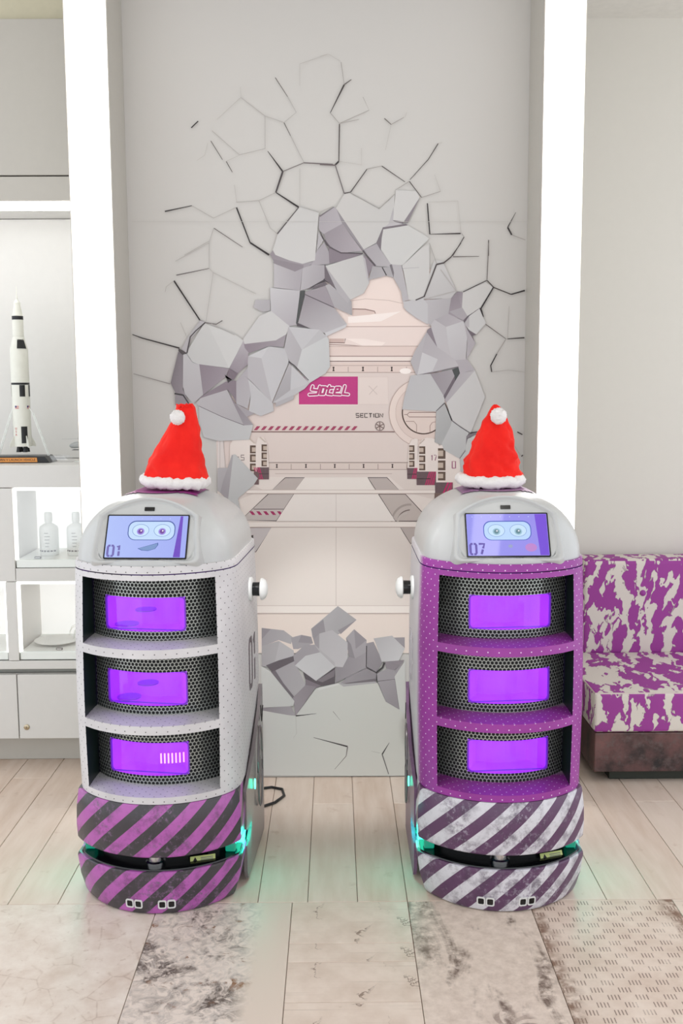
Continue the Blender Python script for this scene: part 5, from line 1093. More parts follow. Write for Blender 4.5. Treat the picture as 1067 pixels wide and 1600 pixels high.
(204, 204, 204, 198, 199, 199, -466, 6394, -115, 6576, -81, 6545, -64, 6157, -130, 6057, -362, 5919, -541, 6131),
(84, 78, 83, 84, 78, 83, -666, 6220, -582, 6167, -572, 6177, -656, 6235),
(84, 78, 83, 84, 78, 83, -582, 6167, -378, 5954, -369, 5961, -572, 6177),
(136, 126, 134, 160, 154, 159, -1551, 5829, -1452, 5659, -1181, 5324, -1322, 5315),
(190, 186, 189, 176, 172, 175, -2004, 5633, -1941, 5710, -1551, 5829, -1317, 5315, -1631, 5438, -1956, 5594),
(194, 192, 194, 197, 197, 197, -1963, 5599, -1631, 5442, -1317, 5315, -1181, 5324, -1243, 5110, -1687, 5093, -1900, 5148, -1961, 5372),
(120, 112, 118, 120, 112, 118, -1965, 5595, -1633, 5438, -1629, 5447, -1961, 5603),
(120, 112, 118, 120, 112, 118, -1633, 5438, -1319, 5315, -1315, 5324, -1629, 5447),
(184, 180, 183, 176, 172, 175, -1712, 4698, -1555, 4700, -1632, 4512, -1680, 4341, -1718, 4369),
(178, 174, 177, 160, 154, 159, -1499, 4890, -1454, 4887, -1567, 4227, -1680, 4341, -1632, 4512, -1540, 4765),
(199, 199, 199, 192, 192, 192, -1478, 4896, -1445, 4893, -1127, 4545, -1191, 4446, -1423, 4250, -1567, 4227),
(194, 194, 194, 194, 194, 194, -1567, 4227, -1423, 4250, -1419, 4222, -1350, 3931, -1321, 3817, -1448, 3818),
(84, 76, 74, 84, 76, 74, -804, 10134, -635, 9880, -629, 9884, -796, 10139),
(84, 76, 74, 84, 76, 74, -1979, 9464, -1881, 9555, -1886, 9560, -1986, 9471),
(84, 76, 74, 84, 76, 74, -1716, 9287, -1557, 9033, -1551, 9037, -1708, 9292),
(84, 76, 74, 84, 76, 74, -1507, 9010, -1423, 8863, -1416, 8867, -1498, 9015),
(84, 76, 74, 84, 76, 74, -2379, 8328, -1997, 8406, -1999, 8413, -2381, 8338),
(84, 76, 74, 84, 76, 74, -1696, 8096, -1296, 7833, -1291, 7838, -1691, 8104),
(84, 76, 74, 84, 76, 74, -690, 9532, -599, 9353, -592, 9356, -681, 9536),
(48, 42, 44, 48, 42, 44, -2379, 8324, -1997, 8405, -1999, 8415, -2382, 8341),
(48, 42, 44, 48, 42, 44, -1977, 9462, -1878, 9552, -1889, 9563, -1988, 9473),
(48, 42, 44, 48, 42, 44, -922, 9147, -720, 8864, -701, 8877, -916, 9151),
(70, 62, 64, 70, 62, 64, -723, 8875, -822, 8590, -801, 8584, -698, 8867),
(48, 42, 44, 48, 42, 44, -816, 8581, -498, 8371, -484, 8392, -808, 8593),
(48, 42, 44, 48, 42, 44, -1380, 8381, -1193, 7894, -1178, 7900, -1361, 8388),
(48, 42, 44, 48, 42, 44, -1192, 7888, -926, 7715, -911, 7737, -1179, 7907),
(96, 88, 90, 96, 88, 90, -791, 8011, -487, 8378, -495, 8385, -806, 8023),
(176, 172, 168, 176, 172, 168, -1284, 9871, -951, 9620, -947, 9626, -1279, 9876),
(176, 172, 168, 176, 172, 168, -951, 9620, -685, 9531, -685, 9538, -947, 9626),
(176, 172, 168, 176, 172, 168, -685, 9531, -509, 9670, -516, 9671, -685, 9538),
(176, 172, 168, 176, 172, 168, -509, 9670, -629, 9884, -636, 9880, -516, 9671),
(176, 172, 168, 176, 172, 168, -953, 9623, -959, 9177, -952, 9177, -946, 9623),
(176, 172, 168, 176, 172, 168, -1314, 9097, -955, 9179, -956, 9186, -1316, 9104),
(176, 172, 168, 176, 172, 168, -1697, 9425, -1317, 9098, -1313, 9103, -1692, 9430),
(176, 172, 168, 176, 172, 168, -1369, 8451, -1051, 8472, -1053, 8480, -1370, 8459),
(176, 172, 168, 176, 172, 168, -1051, 8472, -810, 8584, -813, 8590, -1053, 8480),
(176, 172, 168, 176, 172, 168, -2000, 8407, -1697, 8234, -1696, 8241, -1996, 8413),
(176, 172, 168, 176, 172, 168, -1697, 8234, -1369, 8382, -1372, 8388, -1696, 8241),
(176, 172, 168, 176, 172, 168, -1697, 8101, -1766, 7925, -1761, 7920, -1690, 8098),
(176, 172, 168, 176, 172, 168, -1766, 7925, -2123, 7729, -2119, 7723, -1761, 7920),
(176, 172, 168, 176, 172, 168, -1056, 8475, -902, 8100, -896, 8104, -1049, 8477),
(176, 172, 168, 176, 172, 168, -902, 8100, -801, 8014, -796, 8020, -896, 8104),
(176, 172, 168, 176, 172, 168, -599, 9353, -416, 8993, -410, 8996, -592, 9357),
(176, 172, 168, 176, 172, 168, -492, 8392, -203, 8306, -203, 8314, -490, 8399),
(176, 172, 168, 176, 172, 168, -203, 8306, -8, 8390, -11, 8397, -203, 8314),
(110, 100, 102, 110, 100, 102, -414, 8982, -6, 8957, -5, 8974, -413, 8996),
(118, 110, 110, 118, 110, 110, -708, 8866, -411, 8984, -415, 8994, -712, 8876),
(186, 182, 177, 186, 182, 177, -460, 10317, -462, 10026, -458, 10026, -454, 10317),
(186, 182, 177, 186, 182, 177, -1284, 9876, -1622, 9580, -1619, 9577, -1280, 9871),
(186, 182, 177, 186, 182, 177, -1279, 9873, -1283, 10015, -1287, 10015, -1285, 9873),
(186, 182, 177, 186, 182, 177, -1767, 7922, -1770, 7719, -1766, 7719, -1760, 7922),
(186, 182, 177, 186, 182, 177, -475, 8912, -479, 8409, -474, 8409, -468, 8912),
(186, 182, 177, 186, 182, 177, -1758, 9263, -1804, 9098, -1800, 9095, -1753, 9262),
(186, 182, 177, 186, 182, 177, -1804, 9098, -1919, 9024, -1917, 9021, -1800, 9095),
(186, 182, 177, 186, 182, 177, -1502, 9010, -1314, 9093, -1316, 9097, -1504, 9015),
(186, 182, 177, 186, 182, 177, -1397, 8692, -1366, 8455, -1361, 8455, -1391, 8693),
(186, 182, 177, 186, 182, 177, -456, 10314, -73, 10439, -74, 10443, -458, 10320),
(62, 55, 54, 62, 55, 54, 148, 10042, -42, 9663, -34, 9659, 168, 10033),
(80, 72, 70, 80, 72, 70, 162, 10032, 261, 10101, 255, 10110, 154, 10043),
(80, 72, 70, 80, 72, 70, 82, 9512, 71, 9007, 85, 9007, 98, 9512),
(48, 42, 44, 48, 42, 44, 70, 9015, 21, 8968, 37, 8952, 87, 8999),
(80, 72, 72, 80, 72, 72, 678, 8935, 1004, 8721, 1009, 8728, 685, 8946),
(80, 72, 72, 80, 72, 72, 1467, 9246, 1332, 9033, 1340, 9026, 1478, 9239),
(80, 72, 72, 80, 72, 72, 1332, 9033, 1075, 8755, 1082, 8750, 1340, 9026),
(80, 72, 72, 80, 72, 72, 1065, 8726, 1240, 8506, 1247, 8511, 1075, 8734),
(80, 72, 72, 80, 72, 72, 1318, 8430, 1357, 8002, 1366, 8003, 1331, 8431),
(80, 72, 72, 80, 72, 72, 1843, 7967, 1688, 7706, 1695, 7701, 1855, 7960),
(80, 72, 72, 80, 72, 72, 2191, 7920, 2196, 7701, 2205, 7701, 2204, 7920),
(48, 42, 44, 48, 42, 44, 1317, 8429, 1353, 8002, 1371, 8003, 1333, 8431),
(48, 42, 44, 48, 42, 44, 1362, 7999, 1800, 8002, 1799, 8021, 1362, 8006),
(88, 80, 80, 88, 80, 80, 469, 8903, 237, 8593, 249, 8583, 479, 8896),
(88, 80, 80, 88, 80, 80, 237, 8593, 149, 8578, 153, 8561, 249, 8583),
(70, 62, 62, 70, 62, 62, 2575, 8300, 2458, 8097, 2472, 8090, 2580, 8297),
(48, 42, 44, 48, 42, 44, 2455, 8088, 2515, 7984, 2534, 7994, 2475, 8099),
(110, 100, 102, 110, 100, 102, -189, 8957, 29, 8945, 30, 8963, -188, 8975),
(110, 102, 104, 110, 102, 104, 22, 8949, 144, 8567, 158, 8571, 36, 8953),
(160, 154, 150, 160, 154, 150, 113, 10337, 155, 10037, 161, 10038, 121, 10338),
(160, 154, 150, 160, 154, 150, -41, 9658, 89, 9514, 91, 9521, -35, 9664),
(160, 154, 150, 160, 154, 150, 89, 9514, 362, 9569, 361, 9575, 91, 9521),
(160, 154, 150, 160, 154, 150, 91, 9514, 507, 9692, 502, 9697, 88, 9521),
(160, 154, 150, 160, 154, 150, 507, 9692, 422, 9874, 416, 9872, 502, 9697),
(160, 154, 150, 160, 154, 150, 475, 8896, 682, 8937, 681, 8944, 473, 8904),
(160, 154, 150, 160, 154, 150, 241, 8571, 646, 8351, 646, 8358, 245, 8578),
(160, 154, 150, 160, 154, 150, 646, 8351, 865, 8556, 860, 8560, 646, 8358),
(160, 154, 150, 160, 154, 150, 815, 9498, 992, 9594, 989, 9600, 811, 9505),
(160, 154, 150, 160, 154, 150, 1245, 8505, 1512, 8589, 1510, 8595, 1242, 8513),
(160, 154, 150, 160, 154, 150, 1802, 8018, 1846, 7962, 1852, 7965, 1808, 8023),
(160, 154, 150, 160, 154, 150, 1068, 8734, 875, 8616, 879, 8611, 1072, 8727),
(160, 154, 150, 160, 154, 150, 2523, 7985, 2719, 7914, 2721, 7920, 2526, 7993),
(96, 88, 86, 96, 88, 86, 816, 9505, 723, 9589, 714, 9580, 810, 9498),
(188, 184, 179, 188, 184, 179, -174, 10417, -62, 10444, -61, 10449, -176, 10422),
(188, 184, 179, 188, 184, 179, -62, 10444, 107, 10349, 110, 10353, -61, 10449),
(188, 184, 179, 188, 184, 179, 78, 9004, 398, 8956, 395, 8961, 79, 9010),
(188, 184, 179, 188, 184, 179, 398, 8956, 400, 9186, 395, 9186, 395, 8961),
(188, 184, 179, 188, 184, 179, 810, 9502, 730, 9157, 735, 9156, 816, 9501),
(188, 184, 179, 188, 184, 179, 1514, 8593, 1426, 8822, 1421, 8820, 1508, 8591),
(188, 184, 179, 188, 184, 179, 1325, 8441, 1756, 8454, 1760, 8458, 1325, 8447),
(188, 184, 179, 188, 184, 179, 1756, 8454, 1802, 8020, 1808, 8020, 1760, 8458),
(188, 184, 179, 188, 184, 179, 1007, 9596, 1035, 9665, 1030, 9666, 1002, 9598),
(188, 184, 179, 188, 184, 179, 1474, 9240, 1528, 9257, 1526, 9261, 1472, 9245),
(48, 42, 44, 48, 42, 44, -2286, 7368, -1928, 6814, -1912, 6824, -2267, 7379),
(84, 76, 76, 84, 76, 76, -2239, 7444, -1772, 7538, -1774, 7546, -2241, 7456),
(48, 42, 44, 48, 42, 44, -2891, 6617, -2761, 6565, -2756, 6580, -2886, 6627),
(48, 42, 44, 48, 42, 44, -2761, 6565, -2224, 6416, -2218, 6435, -2756, 6580),
(118, 110, 110, 118, 110, 110, -1922, 6814, -1850, 6783, -1845, 6797, -1918, 6824),
(90, 82, 84, 90, 82, 84, -1857, 6800, -2068, 6605, -2045, 6591, -1838, 6780),
(90, 82, 84, 90, 82, 84, -2068, 6605, -2133, 6385, -2107, 6378, -2045, 6591),
(48, 42, 44, 48, 42, 44, -1852, 6796, -2032, 6648, -2020, 6634, -1843, 6785),
(182, 178, 181, 182, 178, 181, -1920, 6814, -1841, 6796, -1982, 6641, -2057, 6555, -2090, 6410, -2115, 6352, -2192, 6411, -2101, 6578),
(72, 66, 67, 72, 66, 67, -1846, 6795, -1987, 6675, -1976, 6664, -1837, 6785),
(72, 66, 67, 72, 66, 67, -1987, 6675, -2071, 6587, -2054, 6580, -1976, 6664),
(72, 66, 67, 72, 66, 67, -2071, 6587, -2124, 6360, -2105, 6356, -2054, 6580),
(84, 78, 80, 84, 78, 80, -2236, 6425, -2106, 6352, -2180, 6330, -2237, 6382),
(110, 102, 102, 110, 102, 102, -1849, 6778, -1687, 6754, -1688, 6767, -1847, 6791),
(110, 102, 102, 110, 102, 102, -1687, 6754, -1595, 6806, -1602, 6818, -1688, 6767),
(180, 176, 172, 180, 176, 172, -1776, 7539, -1720, 7485, -1713, 7485, -1771, 7545),
(180, 176, 172, 180, 176, 172, -1720, 7485, -1836, 6799, -1830, 6798, -1713, 7485),
(180, 176, 172, 180, 176, 172, -1718, 7482, -1113, 7180, -1110, 7185, -1715, 7488),
(180, 176, 172, 180, 176, 172, -2248, 7640, -1765, 7894, -1767, 7899, -2251, 7647),
(180, 176, 172, 180, 176, 172, -1770, 7896, -1776, 7542, -1770, 7542, -1762, 7896),
(180, 176, 172, 180, 176, 172, -2201, 6785, -2118, 6583, -2112, 6585, -2194, 6788),
(180, 176, 172, 180, 176, 172, -2402, 7216, -2386, 7286, -2392, 7291, -2409, 7218),
(180, 176, 172, 180, 176, 172, -2386, 7286, -2275, 7371, -2278, 7376, -2392, 7291),
(160, 154, 152, 160, 154, 152, -2892, 6061, -2368, 5910, -2364, 5924, -2889, 6070),
(176, 172, 170, 176, 172, 170, -1762, 6766, -1429, 6605, -1425, 6614, -1758, 6774),
(176, 172, 168, 176, 172, 168, 1352, 7881, 1455, 7597, 1464, 7600, 1361, 7884),
(72, 64, 64, 72, 64, 64, 1669, 7679, 1811, 7878, 1802, 7884, 1657, 7687),
(76, 68, 68, 76, 68, 68, 1462, 7574, 1566, 7595, 1557, 7613, 1458, 7595),
(76, 68, 68, 76, 68, 68, 1566, 7595, 1668, 7676, 1657, 7690, 1557, 7613),
(76, 68, 68, 76, 68, 68, 1451, 7588, 1280, 7142, 1295, 7133, 1468, 7581),
(76, 68, 68, 76, 68, 68, 1280, 7142, 1162, 7094, 1168, 7079, 1295, 7133),
(110, 102, 100, 110, 102, 100, 1692, 7682, 2064, 7689, 2064, 7696, 1692, 7696),
(118, 110, 108, 118, 110, 108, 2193, 7880, 2175, 7368, 2187, 7367, 2204, 7879),
(76, 68, 68, 76, 68, 68, 2178, 7365, 1839, 7203, 1844, 7192, 2184, 7354),
(76, 68, 66, 76, 68, 66, 2176, 7354, 2275, 7252, 2283, 7265, 2186, 7364),
(76, 68, 66, 76, 68, 66, 2275, 7252, 2525, 7153, 2531, 7168, 2283, 7265),
(48, 42, 44, 48, 42, 44, 2531, 7152, 2726, 7203, 2720, 7224, 2526, 7169),
(48, 42, 44, 48, 42, 44, 2265, 7263, 2093, 6972, 2109, 6962, 2281, 7254),
(48, 42, 44, 48, 42, 44, 2079, 6969, 2133, 6845, 2142, 6848, 2105, 6977),
(110, 102, 100, 110, 102, 100, 2165, 6737, 2462, 6529, 2467, 6536, 2172, 6747),
(62, 54, 54, 62, 54, 54, 2479, 6527, 2729, 6540, 2728, 6558, 2479, 6538),
(160, 154, 150, 160, 154, 150, 2460, 6535, 2331, 6324, 2339, 6319, 2468, 6530),
(48, 42, 44, 48, 42, 44, 2328, 6325, 2241, 6159, 2257, 6154, 2342, 6318),
(48, 42, 44, 48, 42, 44, 2241, 6159, 2257, 6062, 2273, 6064, 2257, 6154),
(48, 42, 44, 48, 42, 44, 2643, 5192, 2718, 5154, 2725, 5168, 2651, 5207),
(48, 42, 44, 48, 42, 44, 2718, 4837, 2739, 4858, 2726, 4870, 2706, 4849),
(180, 175, 171, 180, 175, 171, 2265, 6059, 2500, 6087, 2500, 6094, 2264, 6067),
(180, 175, 171, 180, 175, 171, 2500, 6087, 2736, 6058, 2737, 6063, 2500, 6094),
(180, 175, 171, 180, 175, 171, 2498, 6994, 2485, 6533, 2491, 6532, 2505, 6994),
(180, 175, 171, 180, 175, 171, 1515, 7511, 1737, 7211, 1742, 7214, 1522, 7515),
(180, 175, 171, 180, 175, 171, 1738, 7216, 1287, 7103, 1288, 7097, 1740, 7209),
(180, 175, 171, 180, 175, 171, 2541, 5095, 2710, 4842, 2714, 4845, 2548, 5099),
(196, 193, 189, 196, 193, 189, -2846, 8190, 2732, 8167, 2732, 8172, -2846, 8195),
(200, 198, 195, 200, 198, 195, -2932, 5956, -2338, 5732, -2338, 5733, -2932, 5956),
]
def print_mat():
    k = NT('mural_print'); a = k.n('ShaderNodeAttribute'); a.attribute_name = 'ink'; n = k.noise(k.co(), 140, 2)
    return k.done(k.mix(k.ma('MULTIPLY', n, .05), a.outputs['Color'], (.55, .53, .52, 1)), .6, 0, .3)
M['print'] = print_mat()
def printed(name, polys, parent, y0):
    me = bpy.data.meshes.new(name); vs = []; fs = []; cs = []
    for i, (pts, c, c2) in enumerate(polys):
        o = len(vs); y = y0-8e-6*i
        vs += [(x/4000., y, z/4000.) for x, z in pts]; fs.append(list(range(o, o+len(pts))))
        if c2:
            n = len(pts); ax, az = pts[0]; bx_, bz = pts[n//2]; d2 = max(1, (bx_-ax)**2+(bz-az)**2)
            for x, z in pts:
                t = max(0, min(1, ((x-ax)*(bx_-ax)+(z-az)*(bz-az))/d2)); cs.append([c[k]+(c2[k]-c[k])*t for k in range(3)]+[1])
        else: cs += [list(c[:3])+[1]]*len(pts)
    me.from_pydata(vs, [], fs); at = me.color_attributes.new('ink', 'FLOAT_COLOR', 'CORNER')
    k = 0
    for f in fs:
        for v in f: at.data[k].color = cs[v]; k += 1
    me.materials.append(M['print']); return link(name, me, parent)
INK = 1.0
def ink(r, g, b): return tuple(v*INK for v in lin((r, g, b))[:3])
polys = []
for q in MURAL:
    nums = q[6:]
    polys.append(([(nums[i], nums[i+1]) for i in range(0, len(nums), 2)], ink(*q[:3]), ink(*q[3:6]) if q[3:6] != q[:3] else None))
mural = thing('wall_mural', 'printed wall mural of a smashed white wall opening onto a spaceship corridor', 'mural', (0, MY, 0))
base = [([(-2916, 4), (2748, 4), (2748, 11780), (-2916, 11780)], ink(206, 203, 199), None)]
b0 = printed('printed_wall', base, mural, 0.0)
b0['label'] = 'plain pale grey print around the hole'
KC, KC2 = 618, 676
o = printed('printed_corridor', polys[:KC], mural, -.0004); o['label'] = 'printed pinkish white spaceship corridor with logo panel and robots'
o = printed('printed_shards', polys[KC:KC2], mural, -.0004-8e-6*KC); o['label'] = 'printed grey rubble heaped along the foot of the hole'
o = printed('printed_shards', polys[KC2:], mural, -.0004-8e-6*KC2); o['label'] = 'printed grey shards and black cracks around the top of the hole'

# ------------------------------------------------------------------ display cabinet
M['frost'] = plain('frosted_acrylic', (236, 240, 236), .25, var=.01)
M['cubeback'] = glow('backlit_cube_panel', (250, 252, 248), .62)  # panel glow added to brighten the cube interiors
M['gap'] = plain('shadow_gap_grey', (150, 150, 144), .6)
M['warm'] = plain('warm_cornice_paint', (208, 202, 178), .7)
cab = thing('display_cabinet', 'white built-in display cabinet with lit niches and low doors beside a light column', 'cabinet', (-1.5, 3.8, 0))
def cbx(name, m, x0, x1, y0, y1, z0, z1, b=.0015, parent=None):
    return MB().box(((x0+x1)/2+1.5, (y0+y1)/2, (z0+z1)/2), (x1-x0, y1-y0, z1-z0), b).build(name, m, parent or cab)
XR = -.745
cbx('cornice', M['warm'], -2.3, XR, .03, .5, 2.776, 2.955)
cbx('upper_panel', M['cabgrey'], -2.3, XR, 0, .5, 2.233, 2.772, .002)
cbx('fascia_panel', M['cabgrey'], -2.3, XR, 0, .06, 2.141, 2.228, .002)
cbx('niche_ceiling', M['cab'], -2.3, XR, .06, .5, 2.141, 2.228)
cbx('niche_back_panel', M['cab'], -2.3, XR, .38, .5, 1.182, 2.139)
cbx('niche_side_panel', M['cab'], XR-.02, XR, 0, .378, 1.182, 2.139)
cbx('light_strip', M['cabled'], -2.3, XR-.022, .004, .05, 2.116, 2.139)
cbx('shelf', M['cab'], -2.3, XR, 0, .5, 1.096, 1.18, .003)
cbx('frame_panel', M['cab'], -.895, XR, 0, .5, .396, 1.094)
cbx('frame_panel', M['cab'], -2.3, -1.216, 0, .5, .738, 1.094)
cbx('frame_panel', M['cab'], -1.256, -1.216, 0, .5, .43, .736)
cbx('frame_panel', M['cab'], -2.3, -1.6, 0, .5, .43, .736)
cbx('frame_panel', M['cab'], -1.214, -.897, 0, .5, .738, .788)
cbx('bottom_rail', M['cab'], -2.3, -.897, 0, .5, .396, .428)
for x0, x1, z0, z1 in ((-1.216, -.895, .788, 1.096), (-1.216, -.895, .43, .738), (-1.6, -1.256, .43, .736)):
    cbx('cube_back_panel', M['cubeback'], x0+.002, x1-.002, .30, .5, z0+.002, z1-.002)
    cbx('edge_light', M['cubled'], x0+.002, x0+.008, .008, .03, z0+.03, z1-.002, 0); cbx('edge_light', M['cubled'], x1-.008, x1-.002, .008, .03, z0+.03, z1-.002, 0)
    cbx('edge_light', M['cubled'], x0+.01, x1-.01, .008, .05, z1-.012, z1-.002, 0)
    cbx('acrylic_floor', M['frost'], x0+.004, x1-.004, .006, .298, z0+.002, z0+.032, .002)
    cbx('front_pane', M['clear'], x0+.010, x1-.010, .012, .016, z0+.033, z1-.014, 0)
cbx('shadow_gap', M['gap'], -2.3, XR, .03, .5, .376, .394)
cbx('carcass', M['cab'], -2.3, XR, .022, .5, .118, .374)
for x0, x1 in ((-1.2265, XR), (-1.70, -1.2305), (-2.3, -1.704)):
    d = cbx('door', M['cab'], x0, x1, 0, .02, .12, .374, .0015)
    if x1 == XR:
        k = MB().lathe([(.0, 0), (.011, 0), (.011, .003), (.009, .0045), (.0, .0045)], 20, Matrix.Rotation(radians(90), 4, 'X')).build('lock', plain('lock_metal', (190, 176, 150), .3, 1.), d, True); k.location = (.302, 0, .166)
        q = MB().box((.302, -.0047, .166), (.0015, .001, .009)).build('keyhole', M['black'], d)
cbx('plinth', M['cabgrey'], -2.3, XR, .10, .5, .0006, .116)

# ------------------------------------------------------------------ rocket model on its stand
rk = thing('rocket_model', 'tall white and black model rocket on a black plinth with an orange plaque', 'model', (-1.218, 3.97, 1.1802))
Z0 = 1.18
MB().prism([(-.20, 0), (.118, 0), (.098, .026), (-.18, .026)], lambda a, b, t: (a, t, b), -.055, .055).build('stand', M['black'], rk)
pl = MB().prism([(-.17, .004), (.07, .004), (.068, .021), (-.168, .021)], lambda a, b, t: (a, t, b), -.0575, -.0552).build('plaque', plain('orange_plaque', (226, 150, 70), .4), rk)
def text(name, body, size, M4, m, parent, align='CENTER'):
    cu = bpy.data.curves.new(name, 'FONT'); cu.body = body; cu.size = size; cu.align_x = align; cu.align_y = 'CENTER'; cu.extrude = .0002
    t = bpy.data.objects.new(name, cu); COL.objects.link(t); dg = bpy.context.evaluated_depsgraph_get(); me = bpy.data.meshes.new_from_object(t.evaluated_get(dg))
    bpy.data.objects.remove(t); me.name = name; me.transform(M4); me.materials.clear(); me.materials.append(m); return link(name, me, parent)
RX = Matrix.Rotation(radians(90), 4, 'X')
text('plaque_lettering', 'APOLLO & SATURN V LAUNCH VEHICLE', .0125, Matrix.Translation((-.05, -.0578, .0125)) @ RX, M['black'], pl)
cr = M['cream']
MB().lathe([(.0, .062), (.034, .062), (.034, .300), (.0, .300)], 28).build('first_stage', cr, rk, True)
MB().lathe([(.0, .3005), (.0345, .3005), (.0345, .308), (.0, .308)], 28).build('stage_ring', M['black'], rk, True)
MB().lathe([(.0, .3085), (.034, .3085), (.034, .435), (.021, .485), (.0, .485)], 28).build('second_stage', cr, rk, True, 30)
MB().lathe([(.0, .4855), (.021, .4855), (.021, .548), (.0, .548)], 24).build('third_stage', cr, rk, True)
MB().lathe([(.0, .5485), (.0213, .5485), (.0213, .562), (.0, .562)], 24).build('stage_ring', M['black'], rk, True)
MB().lathe([(.0, .5625), (.0205, .5625), (.013, .60), (.013, .612), (.004, .626), (.0, .626)], 24).build('capsule', cr, rk, True, 30)
MB().lathe([(.0, .6262), (.0028, .6262), (.0028, .64), (.0014, .642), (.0012, .672), (.0, .676)], 10).build('escape_tower', cr, rk, True)
def patch(name, r, z0, z1, a0, a1, m, taper=0.):
    n = 6; P = MB(); R0 = [(r*cos(a0+(a1-a0)*i/n), r*sin(a0+(a1-a0)*i/n), z0) for i in range(n+1)]; rt = r-taper
    R1 = [(rt*cos(a0+(a1-a0)*i/n), rt*sin(a0+(a1-a0)*i/n), z1) for i in range(n+1)]
    return P.loft([R0, R1], False).build(name, m, rk, True)
A = radians
patch('black_panel', .0346, .255, .2995, A(-80), A(-45), M['black']); patch('black_panel', .0346, .255, .2995, A(180), A(205), M['black']); patch('black_panel', .0346, .255, .2995, A(-15), A(15), M['black'])
patch('black_panel', .0346, .075, .14, A(-80), A(-40), M['black']); patch('black_panel', .0346, .075, .14, A(190), A(205), M['black'])
patch('black_panel', .0345, .438, .48, A(-85), A(-20), M['black'], .0125)
fm_r = plain('flag_red', (196, 60, 56), .5); fm_b = plain('flag_blue', (40, 50, 110), .5)
for a in (-115, -35):
    patch('flag', .0346, .208, .220, A(a), A(a+26), fm_r); patch('flag_canton', .03475, .213, .220, A(a), A(a+11), fm_b)
    for k in range(3): patch('flag_stripe', .0347, .2095+k*.0038, .2113+k*.0038, A(a+(11 if k > 0 else 0)), A(a+26), cr)
for i, ch in enumerate('USA'):
    text('hull_lettering', ch, .012, Matrix.Translation((-.0145, -.0318, .132-i*.012)) @ Matrix.Rotation(radians(-24), 4, 'Z') @ RX, fm_r, rk)
for k in range(4):
    a = A(45+90*k-4); d = Vector((cos(a), sin(a), 0)); q = Vector((-sin(a), cos(a), 0))
    MB().prism([(.031, .066), (.054, .058), (.052, .072), (.034, .105)], lambda u, z, t: tuple(d*u+q*t+Vector((0, 0, z))), -.0015, .0015).build('fin', cr, rk)
    MB().lathe([(.0, .062), (.006, .062), (.010, .040), (.0, .040)], 14, c=tuple(d*.018)).build('engine_bell', M['black'], rk, True)
for s, x in ((1, .105), (-1, -.09)):
    P = MB(); y = -.02
    for yy in (-.03, -.01): P.tube([(x, yy, .026), (x-s*.055, yy, .19)], .0016, 6)
    for k in range(6):
        t0 = k/6; t1 = (k+1)/6; P.tube([(x-s*.055*t0, -.03, .026+.164*t0), (x-s*.055*t1, -.01, .026+.164*t1)], .001, 5)
    P.tube([(x-s*.055, -.02, .19), (s*.03, -.01, .215)], .0014, 6)
    P.build('clear_support', M['frost'], rk, True)
MB().prism([(.12, .0), (.195, .0), (.165, .024), (.11, .026)], lambda a, b, t: (a, t, b), -.03, .05).build('acrylic_wedge', M['clear'], rk)
# helicopter model
hl = thing('helicopter_model', 'tiny grey model helicopter beside the model rocket', 'model', (-1.0, 3.99, 1.1802))
hm = plain('helicopter_grey', (168, 170, 168), .4)
rings = []
for x, r, z in ((-.042, .003, .062), (-.036, .009, .062), (-.022, .0125, .064), (0, .013, .066), (.018, .010, .068), (.035, .005, .072), (.07, .003, .076)):
    rings.append([(x, r*cos(2*pi*i/12)*.8, z+r*sin(2*pi*i/12)) for i in range(12)])
MB().loft(rings, True, True, True).build('fuselage', hm, hl, True)
MB().prism([(.06, .076), (.072, .075), (.08, .096), (.072, .096)], lambda a, b, t: (a, t, b), -.001, .001).build('tail_fin', hm, hl)
MB().lathe([(.0, .078), (.003, .078), (.002, .089), (.0, .089)], 8).build('rotor_mast', M['black'], hl, True)
for k in range(4):
    a = radians(20+90*k); MB().box((.035, 0, 0), (.068, .004, .0008), 0, Matrix.Translation((0, 0, .089+.0002*k)) @ Matrix.Rotation(a, 4, 'Z')).build('rotor_blade', hm, hl)
for s in (-1, 1): MB().tube([(-.03, s*.01, .046), (.02, s*.01, .046)], .0012, 6).build('skid', M['black'], hl, True)
MB().box((0, 0, .0015), (.04, .03, .003)).build('stand', M['frost'], hl); MB().tube([(0, 0, .003), (0, 0, .056)], .0015, 6).build('stand_rod', M['frost'], hl)
# bottles and tags in the lit cubes
bw = plain('bottle_white', (232, 234, 230), .3, var=.01); gr = plain('print_grey', (120, 122, 122), .6); dkg = plain('print_dark', (60, 62, 64), .6)
def bottle(x, y, z, label):
    t = thing('lotion_bottle', label, 'bottle', (x, y, z), 0, 'white bottles in the lit cube')
    MB().lathe([(.0, 0), (.034, 0), (.0365, .003), (.0365, .100), (.033, .112), (.020, .121), (.0125, .125), (.0125, .130), (.0, .130)], 32).build('bottle_body', bw, t, True, 50)
    MB().lathe([(.0, .1302), (.015, .1302), (.015, .160), (.0125, .167), (.0, .168)], 24).build('cap', bw, t, True, 50)
    def wrap(nm, z0, z1, a0, a1, m):
        n = 6; R0 = [(.0368*cos(radians(a0+(a1-a0)*i/n)), .0368*sin(radians(a0+(a1-a0)*i/n)), z0) for i in range(n+1)]
        return MB().loft([R0, [(p[0], p[1], z1) for p in R0]], False).build(nm, m, t)
    for k in range(5): wrap('label_line', .088-k*.013, .090-k*.013, -104+(k*37 % 9), -80+(k*53 % 11), gr)
    for k in range(6): wrap('label_mark', .016, .022, -150+k*20, -135+k*20, dkg)
bottle(-1.118, 3.925, .8205, 'white lotion bottle with grey print standing clear of the light column'); bottle(-1.012, 3.925, .8205, 'white lotion bottle with grey print standing half behind the light column')
